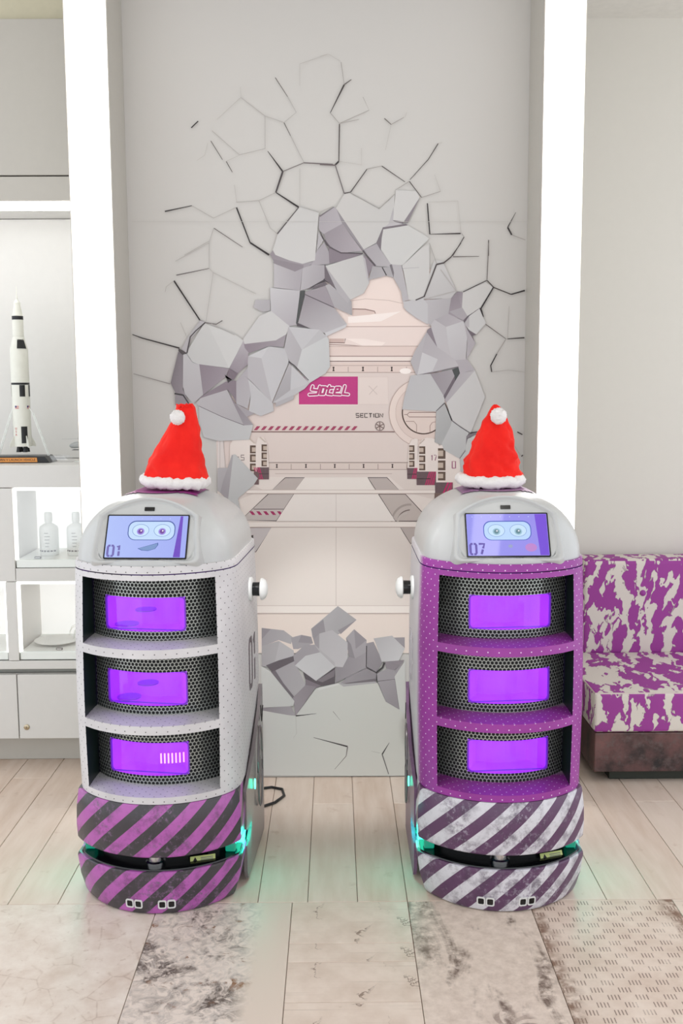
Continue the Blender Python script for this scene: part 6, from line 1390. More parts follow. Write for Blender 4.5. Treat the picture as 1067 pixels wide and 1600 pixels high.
for x, z, l in ((-1.138, .8205, 'tiny dark price tag on the cube floor by the white bottle'), (-1.07, .4625, 'tiny dark price tag in the empty looking lit cube')):
    t = thing('price_tag', l, 'tag', (x, 3.835, z)); MB().box((0, 0, .004), (.024, .010, .008), .001).build('tag_block', dkg, t); MB().box((0, -.0054, .004), (.018, .0006, .003)).build('tag_face', bw, t)
pt = MB().lathe([(.0, 0), (.05, 0), (.085, .010), (.088, .013), (.082, .012), (.048, .004), (.0, .004)], 36).build('saucer', bw, None, True); pt.location = (-1.11, 3.95, .4625); tag(pt, 'flat white saucer inside the lit cube below the bottles', 'dish')
P = MB(); rr = random.Random(3)
for k in range(7):
    c = Vector((rr.uniform(-.05, .05), rr.uniform(-.03, .03), 0)); P.tube([(c.x+.03*cos(a/10*2*pi+k), c.y+.015*sin(a/10*2*pi+k), .004+.05*abs(sin(a*.6+k))) for a in range(11)], .0012, 5)
wr_ = P.build('wire_ornament', M['frost'], None, True); wr_.location = (-1.0, 4.0, .4625); tag(wr_, 'loose curl of clear wire inside the lit cube', 'ornament')

# ------------------------------------------------------------------ sofa
def camo(name):
    k = NT(name); x, y, z = k.sep(k.co()); ge = k.n('ShaderNodeNewGeometry'); nx, ny, nz = k.sep(ge.outputs['True Normal'])
    top = k.ma('GREATER_THAN', k.ma('ABSOLUTE', nz), .7); sd = k.ma('GREATER_THAN', k.ma('ABSOLUTE', nx), .7)
    u = k.ma('ADD', k.ma('MULTIPLY', x, k.ma('SUBTRACT', 1., sd)), k.ma('MULTIPLY', y, sd)); v_ = k.ma('ADD', k.ma('MULTIPLY', z, k.ma('SUBTRACT', 1., top)), k.ma('MULTIPLY', y, top))
    v = k.comb(u, v_, k.ma('MULTIPLY', top, .37)); base = k.mapp(v, (17, 7.8, 1)); w1 = k.noise(k.mapp(v, (60, 34, 1)), 1, 1.6)
    jig = k.n('ShaderNodeVectorMath'); jig.operation = 'ADD'; k.put(jig.inputs[0], base); k.put(jig.inputs[1], k.comb(k.ma('MULTIPLY', w1, .55), k.ma('MULTIPLY', w1, .4)))
    n = k.noise(jig.outputs[0], 1.35, 2.0, .5, .5); m = k.step(n, .492, .498)
    ed = k.ma('SUBTRACT', k.step(n, .482, .487), k.step(n, .498, .503)); thr = k.noise(k.mapp(v, (700, 700, 1)), 1, 2)
    col = k.mix(m, lin((220, 212, 203)), lin((156, 64, 150))); col = k.mix(k.ma('MULTIPLY', ed, .5), col, lin((120, 80, 108)))
    k.bump(thr, .25, .0006); return k.done(col, .62, 0, .35)
M['camo'] = camo('camouflage_fabric')
def sofa_base():
    k = NT('mottled_bronze_vinyl'); c = k.co(); n = k.noise(c, 9, 5, .6); n2 = k.noise(c, 34, 5, .7)
    col = k.mix(k.step(n, .35, .68), lin((34, 30, 32)), lin((118, 80, 78))); col = k.mix(k.step(n2, .5, .75), col, lin((96, 84, 82))); k.bump(n2, .3, .002); return k.done(col, .38)
M['sofab'] = sofa_base()
sf = thing('sofa', 'purple and cream camouflage pattern sofa on a dark mottled base against the wall', 'sofa', (1.75, 3.98, 0))
def cushion(name, m, x0, x1, y0, y1, z0, z1, r, parent, puff=.0):
    bm = bmesh.new(); bmesh.ops.create_cube(bm, size=1)
    for q in bm.verts: q.co = ((x0+x1)/2+q.co.x*(x1-x0), (y0+y1)/2+q.co.y*(y1-y0), (z0+z1)/2+q.co.z*(z1-z0))
    bmesh.ops.subdivide_edges(bm, edges=bm.edges[:], cuts=3, use_grid_fill=True)
    es = [e for e in bm.edges if len(e.link_faces) == 2 and e.calc_face_angle() > 1]
    bmesh.ops.bevel(bm, geom=es, offset=r, segments=4, affect='EDGES', profile=.5)
    for f in bm.faces: f.smooth = True
    me = bpy.data.meshes.new(name); bm.to_mesh(me); bm.free(); me.materials.append(m); return link(name, me, parent)
cushion('back_cushion', M['camo'], -.71, .71, .20, .36, .33, .742, .022, sf)
for x in (-.46, .0, .46):
    b = MB().lathe([(.0, 0), (.013, 0), (.0125, .004), (.007, .008), (.0, .009)], 18, Matrix.Rotation(radians(90), 4, 'X')).build('button', plain('purple_button', (150, 56, 148), .6), [c for c in sf.children if c.name.startswith('back')][0], True); b.location = (x-.0, .2, .60)
seat = cushion('seat_cushion', M['camo'], -.802, .72, -.378, .205, .196, .346, .012, sf)
MB().tube([(-.80, .2, .342), (-.80, -.372, .342), (.715, -.372, .342)], .004, 8).build('piping', plain('cream_piping', (214, 200, 194), .6), seat, True)
MB().box((-.04, -.085, .118), (1.515, .575, .150), .004).build('base', M['sofab'], sf)
MB().box((-.02, -.07, .0215), (1.42, .53, .0415), .002).build('plinth', plain('dark_plinth', (44, 48, 40), .6), sf)
MB().box((0, .32, .21), (1.40, .07, .24)).build('back_frame', M['sofab'], sf)

# ------------------------------------------------------------------ delivery robots
def dotted(name, body, dot, side=None, bump=.3):
    k = NT(name); u, v = k.uv(); p, q = .030, .0155
    row = k.ma('FLOOR', k.ma('DIVIDE', v, q)); uu = k.ma('ADD', k.ma('DIVIDE', u, p), k.ma('MULTIPLY', k.ma('MODULO', k.ma('ABSOLUTE', row), 2.), .5))
    du = k.ma('MULTIPLY', k.ma('SUBTRACT', k.ma('FRACT', uu), .5), p); dv = k.ma('MULTIPLY', k.ma('SUBTRACT', k.ma('FRACT', k.ma('DIVIDE', v, q)), .5), q)
    d = k.ma('SQRT', k.ma('ADD', k.ma('MULTIPLY', du, du), k.ma('MULTIPLY', dv, dv))); mask = k.step(d, .0021, .0014)
    n = k.noise(k.co(), 6, 4, .6); n2 = k.noise(k.co(), 220, 2)
    a = lin(body); col = k.mix(k.step(n, .3, .7), tuple(x*.88 for x in a[:3])+(1,), tuple(min(1, x*1.1) for x in a[:3])+(1,))
    if side:
        x, y, z = k.sep(k.co()); f = k.step(k.ma('ADD', y, k.ma('MULTIPLY', n, .03)), -.175, -.13); col = k.mix(f, col, lin(side)); mask = k.ma('MULTIPLY', mask, k.ma('SUBTRACT', 1., f))
    col = k.mix(mask, col, lin(dot)); k.bump(k.ma('ADD', mask, k.ma('MULTIPLY', n2, .08)), bump, .0015)
    return k.done(col, .42, 0, .45)
def striped(name, ca, cb, period, grime, amount, phase=0., wear=None):
    k = NT(name); u, v = k.uv(); s = k.ma('FRACT', k.ma('ADD', k.ma('DIVIDE', k.ma('SUBTRACT', u, k.ma('MULTIPLY', v, 1.12)), period), 10.+phase))
    m = k.ma('GREATER_THAN', s, .5); c = k.co(); n = k.noise(c, 26, 6, .72); n2 = k.noise(c, 9, 4, .6); n3 = k.noise(k.mapp(c, (1, 1, 1), (4, 2, 7)), 60, 5, .75)
    g1 = k.ma('MULTIPLY', k.step(n, .46, .62), k.step(n2, .34, .58))
    col = k.mix(m, lin(ca), lin(cb)); col = k.mix(k.ma('MULTIPLY', g1, amount), col, lin(grime))
    if wear: col = k.mix(k.ma('MULTIPLY', k.step(n3, .52, .64), k.step(n2, .44, .60)), col, lin(wear))
    k.bump(n, .06, .001); return k.done(col, .3, 0, .5)
def perforated():
    k = NT('perforated_metal'); u, v = k.uv(); p = .0114; h = p*1.732
    def cell(ou, ov):
        a = k.ma('MULTIPLY', k.ma('SUBTRACT', k.ma('FRACT', k.ma('ADD', k.ma('DIVIDE', u, p), ou)), .5), p); b = k.ma('MULTIPLY', k.ma('SUBTRACT', k.ma('FRACT', k.ma('ADD', k.ma('DIVIDE', v, h), ov)), .5), h)
        return k.ma('SQRT', k.ma('ADD', k.ma('MULTIPLY', a, a), k.ma('MULTIPLY', b, b)))
    d = k.ma('MINIMUM', cell(0., 0.), cell(.5, .5)); m = k.step(d, .0048, .0042); n = k.noise(k.co(), 20)
    col = k.mix(m, k.mix(n, lin((150, 156, 150)), lin((188, 190, 186))), lin((10, 12, 13)))
    k.bump(k.ma('SUBTRACT', 1., m), .6, .002); return k.done(col, k.step(m, -.6, 1.5), k.ma('MULTIPLY', k.ma('SUBTRACT', 1., m), .55))
M['perf'] = perforated()
def led_liner(name, c, st):
    k = NT(name); n = k.noise(k.co(), 5, 2); e = k.mix(k.step(n, .35, .7), c[0], c[1]); k.b.inputs['Base Color'].default_value = (.25, .05, .5, 1); k.put(k.b.inputs['Emission Color'], e); k.b.inputs['Emission Strength'].default_value = st; return k.m
M['purp'] = led_liner('purple_lit_liner', (lin((150, 34, 255)), lin((176, 60, 255))), .9)
M['purprim'] = plain('purple_window_rim', (130, 60, 200), .3)
M['purpdisc'] = glow('glowing_purple_tray', (118, 22, 200), .8); M['purpdisc'].node_tree.nodes['Principled BSDF'].inputs['Base Color'].default_value = (.1, .02, .25, 1)  # trays given a glow of their own in place of chamber light
M['pinkled'] = glow('pink_led', (255, 130, 240), 1.3)
M['pane'] = acrylic('window_pane', (.97, .94, 1, 1), .94)
M['teal'] = glow('teal_led', (0, 225, 175), 7.)
M['liner'] = plain('teal_sheen_niche_liner', (12, 32, 29), .28)  # green LED light on the black niche walls painted in as teal
M['yel'] = plain('label_lime', (196, 206, 130), .5); M['sens'] = plain('sensor_rim', (214, 214, 212), .3)
def body_contour():
    R = .277; H = []
    for i in range(15):
        a = radians(42.5)*i/14; H.append((R*sin(a), -.33+R*(1-cos(a))))
    H += [(.198, -.2465), (.208, -.234), (.218, -.219), (.2265, -.199), (.232, -.175), (.2345, -.15), (.235, -.08), (.235, .0), (.235, .09), (.235, .18), (.2315, .21), (.22, .232), (.20, .244), (.175, .249), (.10, .25), (.05, .25)]
    full = [(0, .25)]+[(-x, y) for x, y in H[::-1]]+H[1:]
    return full
BC = body_contour()
def bscale(z):
    t = (z-.318)/(.985-.318); return 0.992+.030*sin(pi*min(1, max(0, .12+.8*t)))-.012*t*t
def base_contour():
    R = .2948; H = []
    for i in range(17):
        a = radians(54.6)*i/16; H.append((R*sin(a), -.345+R*(1-cos(a))))
    H += [(.241, -.205), (.241, -.14), (.241, 0), (.241, .12), (.236, .19), (.215, .222), (.15, .228), (.05, .228)]
    return [(0, .228)]+[(-x, y) for x, y in H[::-1]]+H[1:]
BB = base_contour()
NICHES = [(.757, .946), (.543, .732), (.338, .518)]
DZ0, DH = .985, .19; ZC = DZ0+DH*.945
TILT_U = Vector((0, .493, .870)); TILT_N = Vector((0, -.870, .493)); SCC = Vector((0, -.262, 1.0575))
def robot(name, label, loc, yaw, P, side, woff):
    t = thing(name, label, 'robot', loc, yaw)
    shell = P['shell']
    # --- body shell with three openings
    zs = sorted(set([.318, .328, .338, .40, .46, .518, .5305, .543, .61, .67, .732, .7445, .757, .82, .88, .946, .9555, .9615]))
    rings = [[(x*bscale(z), y*bscale(z), z) for x, y in BC] for z in zs]
    n = len(BC); inner = [abs(x) <= .1872 and y < -.2 for x, y in BC]
    b = MB(); b.loft(rings); keep = []
    for f, u in zip(b.f, b.uv):
        i = min(v % n for v in f) if not (0 in [v % n for v in f] and n-1 in [v % n for v in f]) else n-1
        zc = sum(b.v[v][2] for v in f)/4; op = inner[i % n] and inner[(i+1) % n] and any(a < zc < c for a, c in NICHES)
        if not op: keep.append((f, u))
    b.f = [k[0] for k in keep]; b.uv = [k[1] for k in keep]; b.mi = [0]*len(keep)
    b.build('body_shell', shell, t, True, 50)
    # collar band under the dome
    rings = [[(x*s*bscale(z), y*s*bscale(z), z) for x, y in BC] for z, s in ((.9635, .99), (.9645, .999), (.982, .999), (.985, .992), (.985, .88))]
    MB().loft(rings).build('collar', shell, t, True, 50)
    arc = [(x, y) for (x, y), k in zip(BC, inner) if k]
    PR, PC = .240, -.005
    for ni, (z0, z1) in enumerate(NICHES):
        s0 = bscale(z0); s1 = bscale(z1); xm = .187
        back = [(x, PC-sqrt(max(1e-6, PR*PR-x*x))) for x, y in arc]
        # shelf and ceiling
        fr0 = [(x*s0, y*s0, z0) for x, y in arc]; bk0 = [(x, y+.004, z0+.004) for x, y in back]; mid = [((p[0]+q[0])/2, (p[1]+q[1])/2, z0+.003) for p, q in zip(fr0, bk0)]
        MB().loft([fr0, mid, bk0], False).build('shelf', shell, t, True)
        L = MB(); fr1 = [(x*s1, y*s1, z1) for x, y in arc]; bk1 = [(x, y, z1) for x, y in back]; L.loft([fr1, bk1], False)
        for sd in (0, -1):
            p0, p1, q1, q0 = fr0[sd], fr1[sd], (bk1[sd][0], bk1[sd][1]+.02, z1), (bk0[sd][0], bk0[sd][1]+.02, z0); L.add([p0, p1, q1, q0], [(0, 1, 2, 3)])
        L.build('niche_liner', M['liner'], t)
        # perforated curved front with a window
        a_of = lambda x: math.asin(max(-1, min(1, x/PR)))
        wz0, wz1 = z0+.030, z0+.126; wa0, wa1 = a_of(woff-.116), a_of(woff+.116); am = a_of(.1868)
        As = [-am+(wa0+am)*i/6 for i in range(6)]+[wa0+(wa1-wa0)*i/16 for i in range(16)]+[wa1+(am-wa1)*i/6 for i in range(7)]
        Zs = [z0+.001, wz0, wz1, z1-.001]
        pt_ = lambda a, z, r=PR: (r*sin(a), PC-r*cos(a), z)
        Pn = MB()
        for k in range(3):
            for i in range(len(As)-1):
                if k == 1 and 6 <= i < 22: continue
                a, c = As[i], As[i+1]; Pn.add([pt_(a, Zs[k]), pt_(c, Zs[k]), pt_(c, Zs[k+1]), pt_(a, Zs[k+1])], [(0, 1, 2, 3)], [((a*PR, Zs[k]), (c*PR, Zs[k]), (c*PR, Zs[k+1]), (a*PR, Zs[k+1]))])
        pan = Pn.build('perforated_panel', M['perf'], t)
        Ch = MB(); dep = PR-.085; W = [wa0+(wa1-wa0)*i/16 for i in range(17)]
        for i in range(16):
            a, c = W[i], W[i+1]
            Ch.add([pt_(a, wz0), pt_(c, wz0), pt_(c, wz0, dep), pt_(a, wz0, dep)], [(0, 1, 2, 3)]); Ch.add([pt_(a, wz1), pt_(c, wz1), pt_(c, wz1, dep), pt_(a, wz1, dep)], [(0, 1, 2, 3)]); Ch.add([pt_(a, wz0, dep), pt_(c, wz0, dep), pt_(c, wz1, dep), pt_(a, wz1, dep)], [(0, 1, 2, 3)])
        for a in (wa0, wa1): Ch.add([pt_(a, wz0), pt_(a, wz1), pt_(a, wz1, dep), pt_(a, wz0, dep)], [(0, 1, 2, 3)])
        Ch.build('lit_chamber', M['purp'], pan)
        # rounded rim and pane
        ca = (wa0+wa1)/2; ww = (wa1-wa0)*PR; hh = wz1-wz0; zc = (wz0+wz1)/2
        O = rrect(ww+.004, hh+.004, .014); I = rrect(ww-.004, hh-.004, .011); Rm = MB()
        f3 = lambda p, r: pt_(ca+p[0]/PR, zc+p[1], r)
        Rm.loft([[f3(p, PR+.0002) for p in O], [f3(p, PR+.0016) for p in O], [f3(p, PR+.0016) for p in I], [f3(p, PR-.004) for p in I]]).build('window_rim', M['purprim'], pan)
        PnI = rrect(ww-.0042, hh-.0042, .011); k = len(PnI); Pp = MB()
        cols = sorted(set(round(p[0], 5) for p in PnI)); 
        strips = [-(ww-.0042)/2+(ww-.0042)*i/14 for i in range(15)]
        for i in range(14): Pp.add([f3((strips[i], -hh/2+.003), PR-.0025), f3((strips[i+1], -hh/2+.003), PR-.0025), f3((strips[i+1], hh/2-.003), PR-.0025), f3((strips[i], hh/2-.003), PR-.0025)], [(0, 1, 2, 3)])
        Pp.build('window_pane', M['pane'], pan)
        if P.get('trays') and ni < 2:
            for x, dz, r in ((-.058, .010, .034), (-.002, .052, .03)):
                MB().lathe([(.0, 0), (r, 0), (r, .003), (.0, .003)], 28, c=(woff+x, PC-.195, wz0+dz)).build('tray', M['purpdisc'], pan, True)
        if P.get('bars') == ni:
            for i in range(8):
                x = woff+.032+i*.0105; MB().box((x, PC-sqrt((dep+.05)**2-x*x), zc-.010), (.0045, .003, .030), .001).build('led_bar', M['pinkled'], pan)
    # --- dome
    nz = 56; m = 4; DC = []
    for i in range(n):
        p, q = BC[i], BC[(i+1) % n]
        for k in range(m): DC.append((p[0]+(q[0]-p[0])*k/m, p[1]+(q[1]-p[1])*k/m))
    for _ in range(3): DC = [((DC[i-1][0]+2*DC[i][0]+DC[(i+1) % len(DC)][0])/4, (DC[i-1][1]+2*DC[i][1]+DC[(i+1) % len(DC)][1])/4) for i in range(len(DC))]
    cyc = -.03; rings = []; yr = []
    def panel_sd(u, w_):
        """signed distance like value of the arched screen recess: <0 inside"""
        hw = .137-.012*(w_+.07)/.16
        top = .113-.052*(u/.135)**2
        return max(abs(u)-hw, w_-top, -.070-w_)
    for k in range(nz+1):
        s = sin(k/nz*pi/2); z = min(DZ0+DH*s, ZC+(DH*s-(ZC-DZ0))*.12); sc = .958*max(0., 1-s**2.1)**(1/2.0) if k < nz else .0; scy = .958*max(0., 1-s**2.8)**(1/2.1) if k < nz else .0
        ring = []
        for x, y in DC:
            p = Vector((x*sc, cyc+(y-cyc)*(scy if y < cyc else sc), z)); h = (p-SCC).dot(TILT_N)
            if p.y < -.05 and h > -.002:
                d = p-SCC; u = d.x; w_ = d.dot(TILT_U); sd = panel_sd(u, w_); f = max(0., min(1., (.006-sd)/.010)); f = f*f*(3-2*f); p = p-TILT_N*(h+.002)*f
            ring.append(tuple(p))
        rings.append(ring)
    D = MB(); D.loft(rings[:-1]); D.add(rings[-2], [tuple(range(len(DC)))]); D.build('dome', M['dome'], t, True, 60)
    # crown panel under the hat
    Cp = MB(); nn = len(DC); vs = [p for r in rings[:-1] for p in r]
    for k in range(nz-1):
        for i in range(nn):
            f = (k*nn+i, k*nn+(i+1) % nn, (k+1)*nn+(i+1) % nn, (k+1)*nn+i); c = sum((Vector(vs[v]) for v in f), Vector())/4
            if abs(c.x) < .108 and -.150+abs(c.x)*.45 < c.y < .10: Cp.add([Vector(vs[v])+Vector((c.x*.004, -.0012, .0022)) for v in f], [(0, 1, 2, 3)])
    Cp.build('crown_panel', P['crown'], t, True)
    # raised surround of the screen recess
    out = []
    for i in range(9): q = radians(180+90*i/8); out.append((-.124+.020*cos(q), -.054+.020*sin(q)))
    for i in range(9): q = radians(270+90*i/8); out.append((.124+.020*cos(q), -.054+.020*sin(q)))
    for i in range(25):
        u = .134-.268*i/24; out.append((u, .113-.052*(u/.135)**2))
    fs_ = lambda k, h: [tuple(SCC+Vector((1, 0, 0))*a*k+TILT_U*((b_-.016)*k+.016)+TILT_N*h) for a, b_ in out]
    MB().loft([fs_(1.10, -.030), fs_(1.05, .0015), fs_(1.03, .0058), fs_(1.0, .0062), fs_(.965, .0035), fs_(.945, -.0022), fs_(.90, -.003)]).build('screen_surround', M['dome'], t, True, 70)
    # screen
    sx = lambda a, b, h: tuple(SCC+Vector((1, 0, 0))*a+TILT_U*b+TILT_N*h)
    SW, SH = .222, .1225
    MB().prism(rrect(SW+.008, SH+.008, .004), sx, -.004, .0015).build('screen_bezel', M['gloss'], t)
    sc = MB().prism(rrect(SW, SH, .002), sx, .0008, .0024).build('screen', P['screen'], t)
    def shape(nm, poly, c, h, st=.95): return MB().prism(poly, sx, .0023, .0024+h*.00005).build(nm, scol(c, st), sc)
    gx = P['face'][0]; gy = P['face'][1]
    shape('goggle_outline', [(gx+x, gy+y) for x, y in rrect(.132, .058, .022)], P['c_out'], 1); shape('goggle_fill', [(gx+x, gy+y-.0006) for x, y in rrect(.127, .053, .020)], P['c_gog'], 2)
    for e in (-1, 1):
        ex = gx+e*.030; shape('eye_outline', oval(ex, gy, .0235, .0185), P['c_line'], 3); shape('eye_white', oval(ex, gy, .0222, .0172), P['c_eye'], 4); shape('iris', oval(ex-.002*0, gy-.003, .0105, .0100), P['c_ring'], 5); shape('pupil', oval(ex, gy-.003, .0068, .0066), P['c_pup'], 6); shape('eye_glint', oval(ex+.0015, gy-.001, .0022, .0022), (250, 246, 255), 7)
    if P['mouth'] == 'smile':
        mp = [(gx-.034, gy-.053), (gx+.022, gy-.036), (gx+.0225, gy-.043), (gx+.015, gy-.054), (gx-.004, gy-.060), (gx-.022, gy-.059)]
        shape('mouth_outline', mp, P['c_out'], 3); shape('mouth', [((x-gx+.004)*.92+gx-.004, (y-gy+.050)*.86+gy-.050) for x, y in mp], (120, 150, 200), 4)
    else:
        shape('mouth', oval(gx+.006, gy-.046, .006, .005), (150, 160, 200), 3); shape('cheek', oval(gx+.062, gy-.050, .016, .012), (190, 130, 205), 3)
    shape('screen_band', [(.078, -SH/2+.001), (SW/2-.014, -SH/2+.001), (SW/2-.014, SH/2-.001), (.090, SH/2-.001)] if P['mouth'] == 'smile' else [(.086, -SH/2+.001), (SW/2-.001, -SH/2+.001), (SW/2-.001, SH/2-.001), (.078, SH/2-.001)], P['c_band'], 1)
    dg = MB(); digits(dg, P['num'], -.104, -.057, .016, .030, .0062, lambda a, b_, h: sx(a, b_, .00242+h), .0001, 1.45); dg.build('screen_number', scol(P['c_num'], .8), sc)
    for i in range(7): shape('status_dot', oval(-.095+i*.026, .053, .0016, .0016, 8), (190, 200, 250), 1)
    MB().prism(rrect(.028, .011, .0015), lambda a, b_, h: sx(a, b_+.083, h), -.003, .0006).build('camera_sensor', M['gloss'], t)
    # --- base: skirt, gap, bumper
    def br(z, sx_, sy=None, off=0.): return [(x*sx_, y*(sy or sx_)+off, z) for x, y in BB]
    MB().loft([br(.168, .93), br(.168, .985), br(.172, .992), br(.21, 1.0), br(.26, .995), br(.313, .972), br(.317, .966), br(.317, .90)]).build('upper_skirt', P['stripe'], t, True, 24)
    bmp = MB().loft([br(.003, .80), br(.003, .885, .975), br(.012, .91, .987), br(.06, .968, .998), br(.116, 1.0), br(.122, .997), br(.125, .985), br(.120, .80)]).build('lower_bumper', P['stripe'], t, True, 24)
    MB().loft([br(.10, .82), br(.185, .82)]).build('inner_core', M['gloss'], t, True)
    MB().loft([br(.1205, .965), br(.1275, .955), br(.1275, .80)]).build('bumper_deck', M['gloss'], t, True)
    MB().lathe([(.0, 0), (.028, 0), (.028, .008), (.023, .012), (.023, .034), (.0, .034)], 24, c=(P['lid'], -.285, .127)).build('lidar', M['chrome'], t, True)
    lb = MB().prism(rrect(.072, .024, .001), lambda a, b_, h: (P['lab']+a*.94-b_*.1, -.262+b_*.62+a*.34+.0, .1278+b_*.75+h), 0, .001).build('warning_label', M['yel'], t)
    MB().prism([(-.031, -.008), (-.013, -.008), (-.022, .009)], lambda a, b_, h: (P['lab']+a*.94-b_*.1, -.262+b_*.62+a*.34, .1289+b_*.75+h), 0, .0004).build('warning_triangle', M['black'], lb)
    for k in range(3): MB().prism([(-.006, .004-k*.005), (.03, .004-k*.005), (.03, .006-k*.005), (-.006, .006-k*.005)], lambda a, b_, h: (P['lab']+a*.94-b_*.1, -.262+b_*.62+a*.34, .1289+b_*.75+h), 0, .0004).build('warning_text', gr, lb)
    R = .2948
    for a0 in P['sens']:
        for da in (-2.6, 2.6):
            a = radians(a0+da); nrm = Vector((sin(a), -cos(a), -.12)).normalized(); tx = Vector((cos(a), sin(a), 0)); up = nrm.cross(tx)*-1
            if up.z < 0: up = -up
            c = Vector((R*sin(a)*.945, (-.345+R*(1-cos(a)))*.990+.001, .032)); f = lambda x, y, h: tuple(c+tx*x+up*y+nrm*h)
            O = rrect(.024, .026, .006); I = rrect(.0165, .0185, .004)
            o_ = MB().loft([[f(x, y, -.008) for x, y in O], [f(x, y, .0035) for x, y in O], [f(x, y, .0035) for x, y in I], [f(x, y, -.006) for x, y in I]]).build('sensor_rim', M['sens'], bmp, True)
            MB().prism(I, f, -.008, .0024).build('sensor_eye', M['gloss'], bmp)
    # --- side fenders with the light notch
    for s in (-1, 1):
        poly = [(-.128, .300), (-.02, .372), (.10, .452), (.185, .512), (.212, .505), (.222, .47), (.222, .03), (.20, .014), (-.135, .012), (-.15, .04), (-.15, .118), (-.118, .122), (-.085, .150), (-.09, .172), (-.118, .163), (-.15, .168), (-.15, .285)]
        F = MB(); fx = lambda a, b_, h: (s*(.2385+h+.010*(1-((a-.04)/.20)**2)), a, b_)
        F.prism(poly, fx, -.004, .006).build('side_fender', P['fender'], t, True, 30)
        # raised oval panel and seam lines on the fender
        MB().tube([fx(.10+.06*cos(q*2*pi/24), .27+.13*sin(q*2*pi/24), .006) for q in range(24)], .003, 6, True).build('fender_moulding', P['trim'], t, True)
        MB().tube([fx(.12, .462, .0065), fx(.15, .40, .0065), fx(.218, .43, .0065)], .0016, 5).build('fender_seam', M['black'], t)
        MB().prism([(-.145, .120), (-.118, .124), (-.088, .150), (-.093, .170), (-.118, .161), (-.145, .166)], lambda a, b_, h: (s*(.2275+h), a, b_), -.02, .006).build('side_light', M['teal'], t)
        tl = bpy.data.lights.new('side_lamp', 'POINT'); tl.energy = .26; tl.color = (.0, 1., .72); tl.shadow_soft_size = .012; to = bpy.data.objects.new('side_lamp', tl); COL.objects.link(to); to.parent = t; to.location = (s*.272, -.118, .145)
        MB().box((s*.206, -.195, .143), (.03, .035, .028), .004).build('corner_light', M['tealdim'], t)
        MB().prism(oval(-.03, .262, .005, .016, 16), fx, .005, .0085).build('fender_lamp', M['teal'] if s == side else P['fender'], t)
    # --- knob and number on the inward side
    K = Matrix.Translation((side*.2365, .055, .85)) @ Matrix.Rotation(radians(90*side), 4, 'Y')
    kb = MB().lathe([(.0, -.006), (.036, -.006), (.037, .004), (.032, .008), (.0, .008)], 28, K).build('knob_flange', M['white'], t, True)
    MB().lathe([(.0, .0082), (.021, .0082), (.0215, .03), (.0, .03)], 24, K).build('knob_stem', M['gloss'], t, True)
    MB().lathe([(.0, .0302), (.024, .0302), (.033, .033), (.034, .038), (.028, .047), (.014, .053), (.0, .054)], 28, K).build('knob_cap', M['white'], t, True)
    dgs = MB(); digits(dgs, P['num'], -.07, .555, .055, .145, .017, lambda a, b_, h: (side*(.2392+h), side*a+.06, b_), .0015, 1.5); dgs.build('side_number', plain('number_vinyl', P['numside'], .4), t)
    return t
_sc = {}
def scol(c, st):
    key = (c, st)
    if key not in _sc: _sc[key] = glow('screen_ink', c, st, False, .25)
    return _sc[key]
def screen_mat(name, a, b, st=.95):
    k = NT(name); x, y, z = k.sep(k.co()); n = k.noise(k.co(), 30, 3)
    e = k.mix(k.step(k.ma('ADD', x, k.ma('MULTIPLY', n, .05)), -.09, .12), lin(a), lin(b)); k.put(k.b.inputs['Emission Color'], e); k.b.inputs['Emission Strength'].default_value = st
    k.b.inputs['Base Color'].default_value = (.02, .02, .03, 1); k.b.inputs['Roughness'].default_value = .04; k.b.inputs['IOR'].default_value = 1.6; return k.m
M['tealdim'] = glow('teal_glow_lens', (0, 176, 140), .6, False, .2)
fend = plain('satin_grey_fender', (132, 124, 126), .25, .35, .05, 12)
WHITE = dict(shell=dotted('white_dotted_wrap', (210, 207, 208), (96, 92, 94)), crown=plain('magenta_crown', (150, 44, 128), .4), stripe=striped('magenta_black_stripes', (62, 58, 62), (176, 92, 170), .098, (50, 40, 50), .55, .2, (118, 92, 120)),
    fender=fend, trim=fend, screen=screen_mat('blue_screen', (176, 194, 250), (160, 172, 243)), face=(.012, .018), c_out=(60, 86, 160), c_gog=(196, 222, 255), c_line=(110, 140, 200), c_eye=(206, 232, 255), c_ring=(160, 140, 230), c_pup=(110, 60, 150), c_band=(104, 56, 190), c_num=(120, 110, 190),
    mouth='smile', num='01', numside=(92, 80, 86), trays=True, bars=2, lid=.005, lab=.135, sens=(-9.5, 9.5))
PURP = dict(shell=dotted('purple_dotted_wrap', (150, 56, 150), (236, 214, 240), (206, 202, 206)), crown=plain('mauve_crown', (150, 104, 146), .4), stripe=striped('white_purple_stripes', (92, 60, 92), (208, 206, 212), .094, (70, 52, 74), .75, .35, (150, 140, 156)),
    fender=striped('white_purple_fender', (120, 90, 120), (214, 212, 216), .094, (90, 74, 92), .6, .1), trim=fend, screen=screen_mat('violet_screen', (150, 150, 240), (150, 140, 236)), face=(.0, .012), c_out=(70, 90, 190), c_gog=(186, 216, 252), c_line=(120, 150, 210), c_eye=(200, 228, 250), c_ring=(150, 190, 210), c_pup=(90, 130, 140), c_band=(112, 64, 214), c_num=(100, 80, 180),
    mouth='small', num='07', numside=(178, 172, 178), trays=False, bars=None, lid=-.012, lab=.14, sens=(-12, 12))
LY, LX, LYA = 3.022, -.502, radians(-3.6)
RYY, RXX, RYA = 3.018, .474, radians(-.3)
ra = robot('delivery_robot', 'white dotted delivery robot with magenta and black striped base, smiling screen numbered 01', (LX, LY, .0004), LYA, WHITE, 1, -.022)
rb = robot('delivery_robot', 'purple delivery robot with white dots and white striped base, beside the sofa', (RXX, RYY, .0004), RYA, PURP, -1, .018)

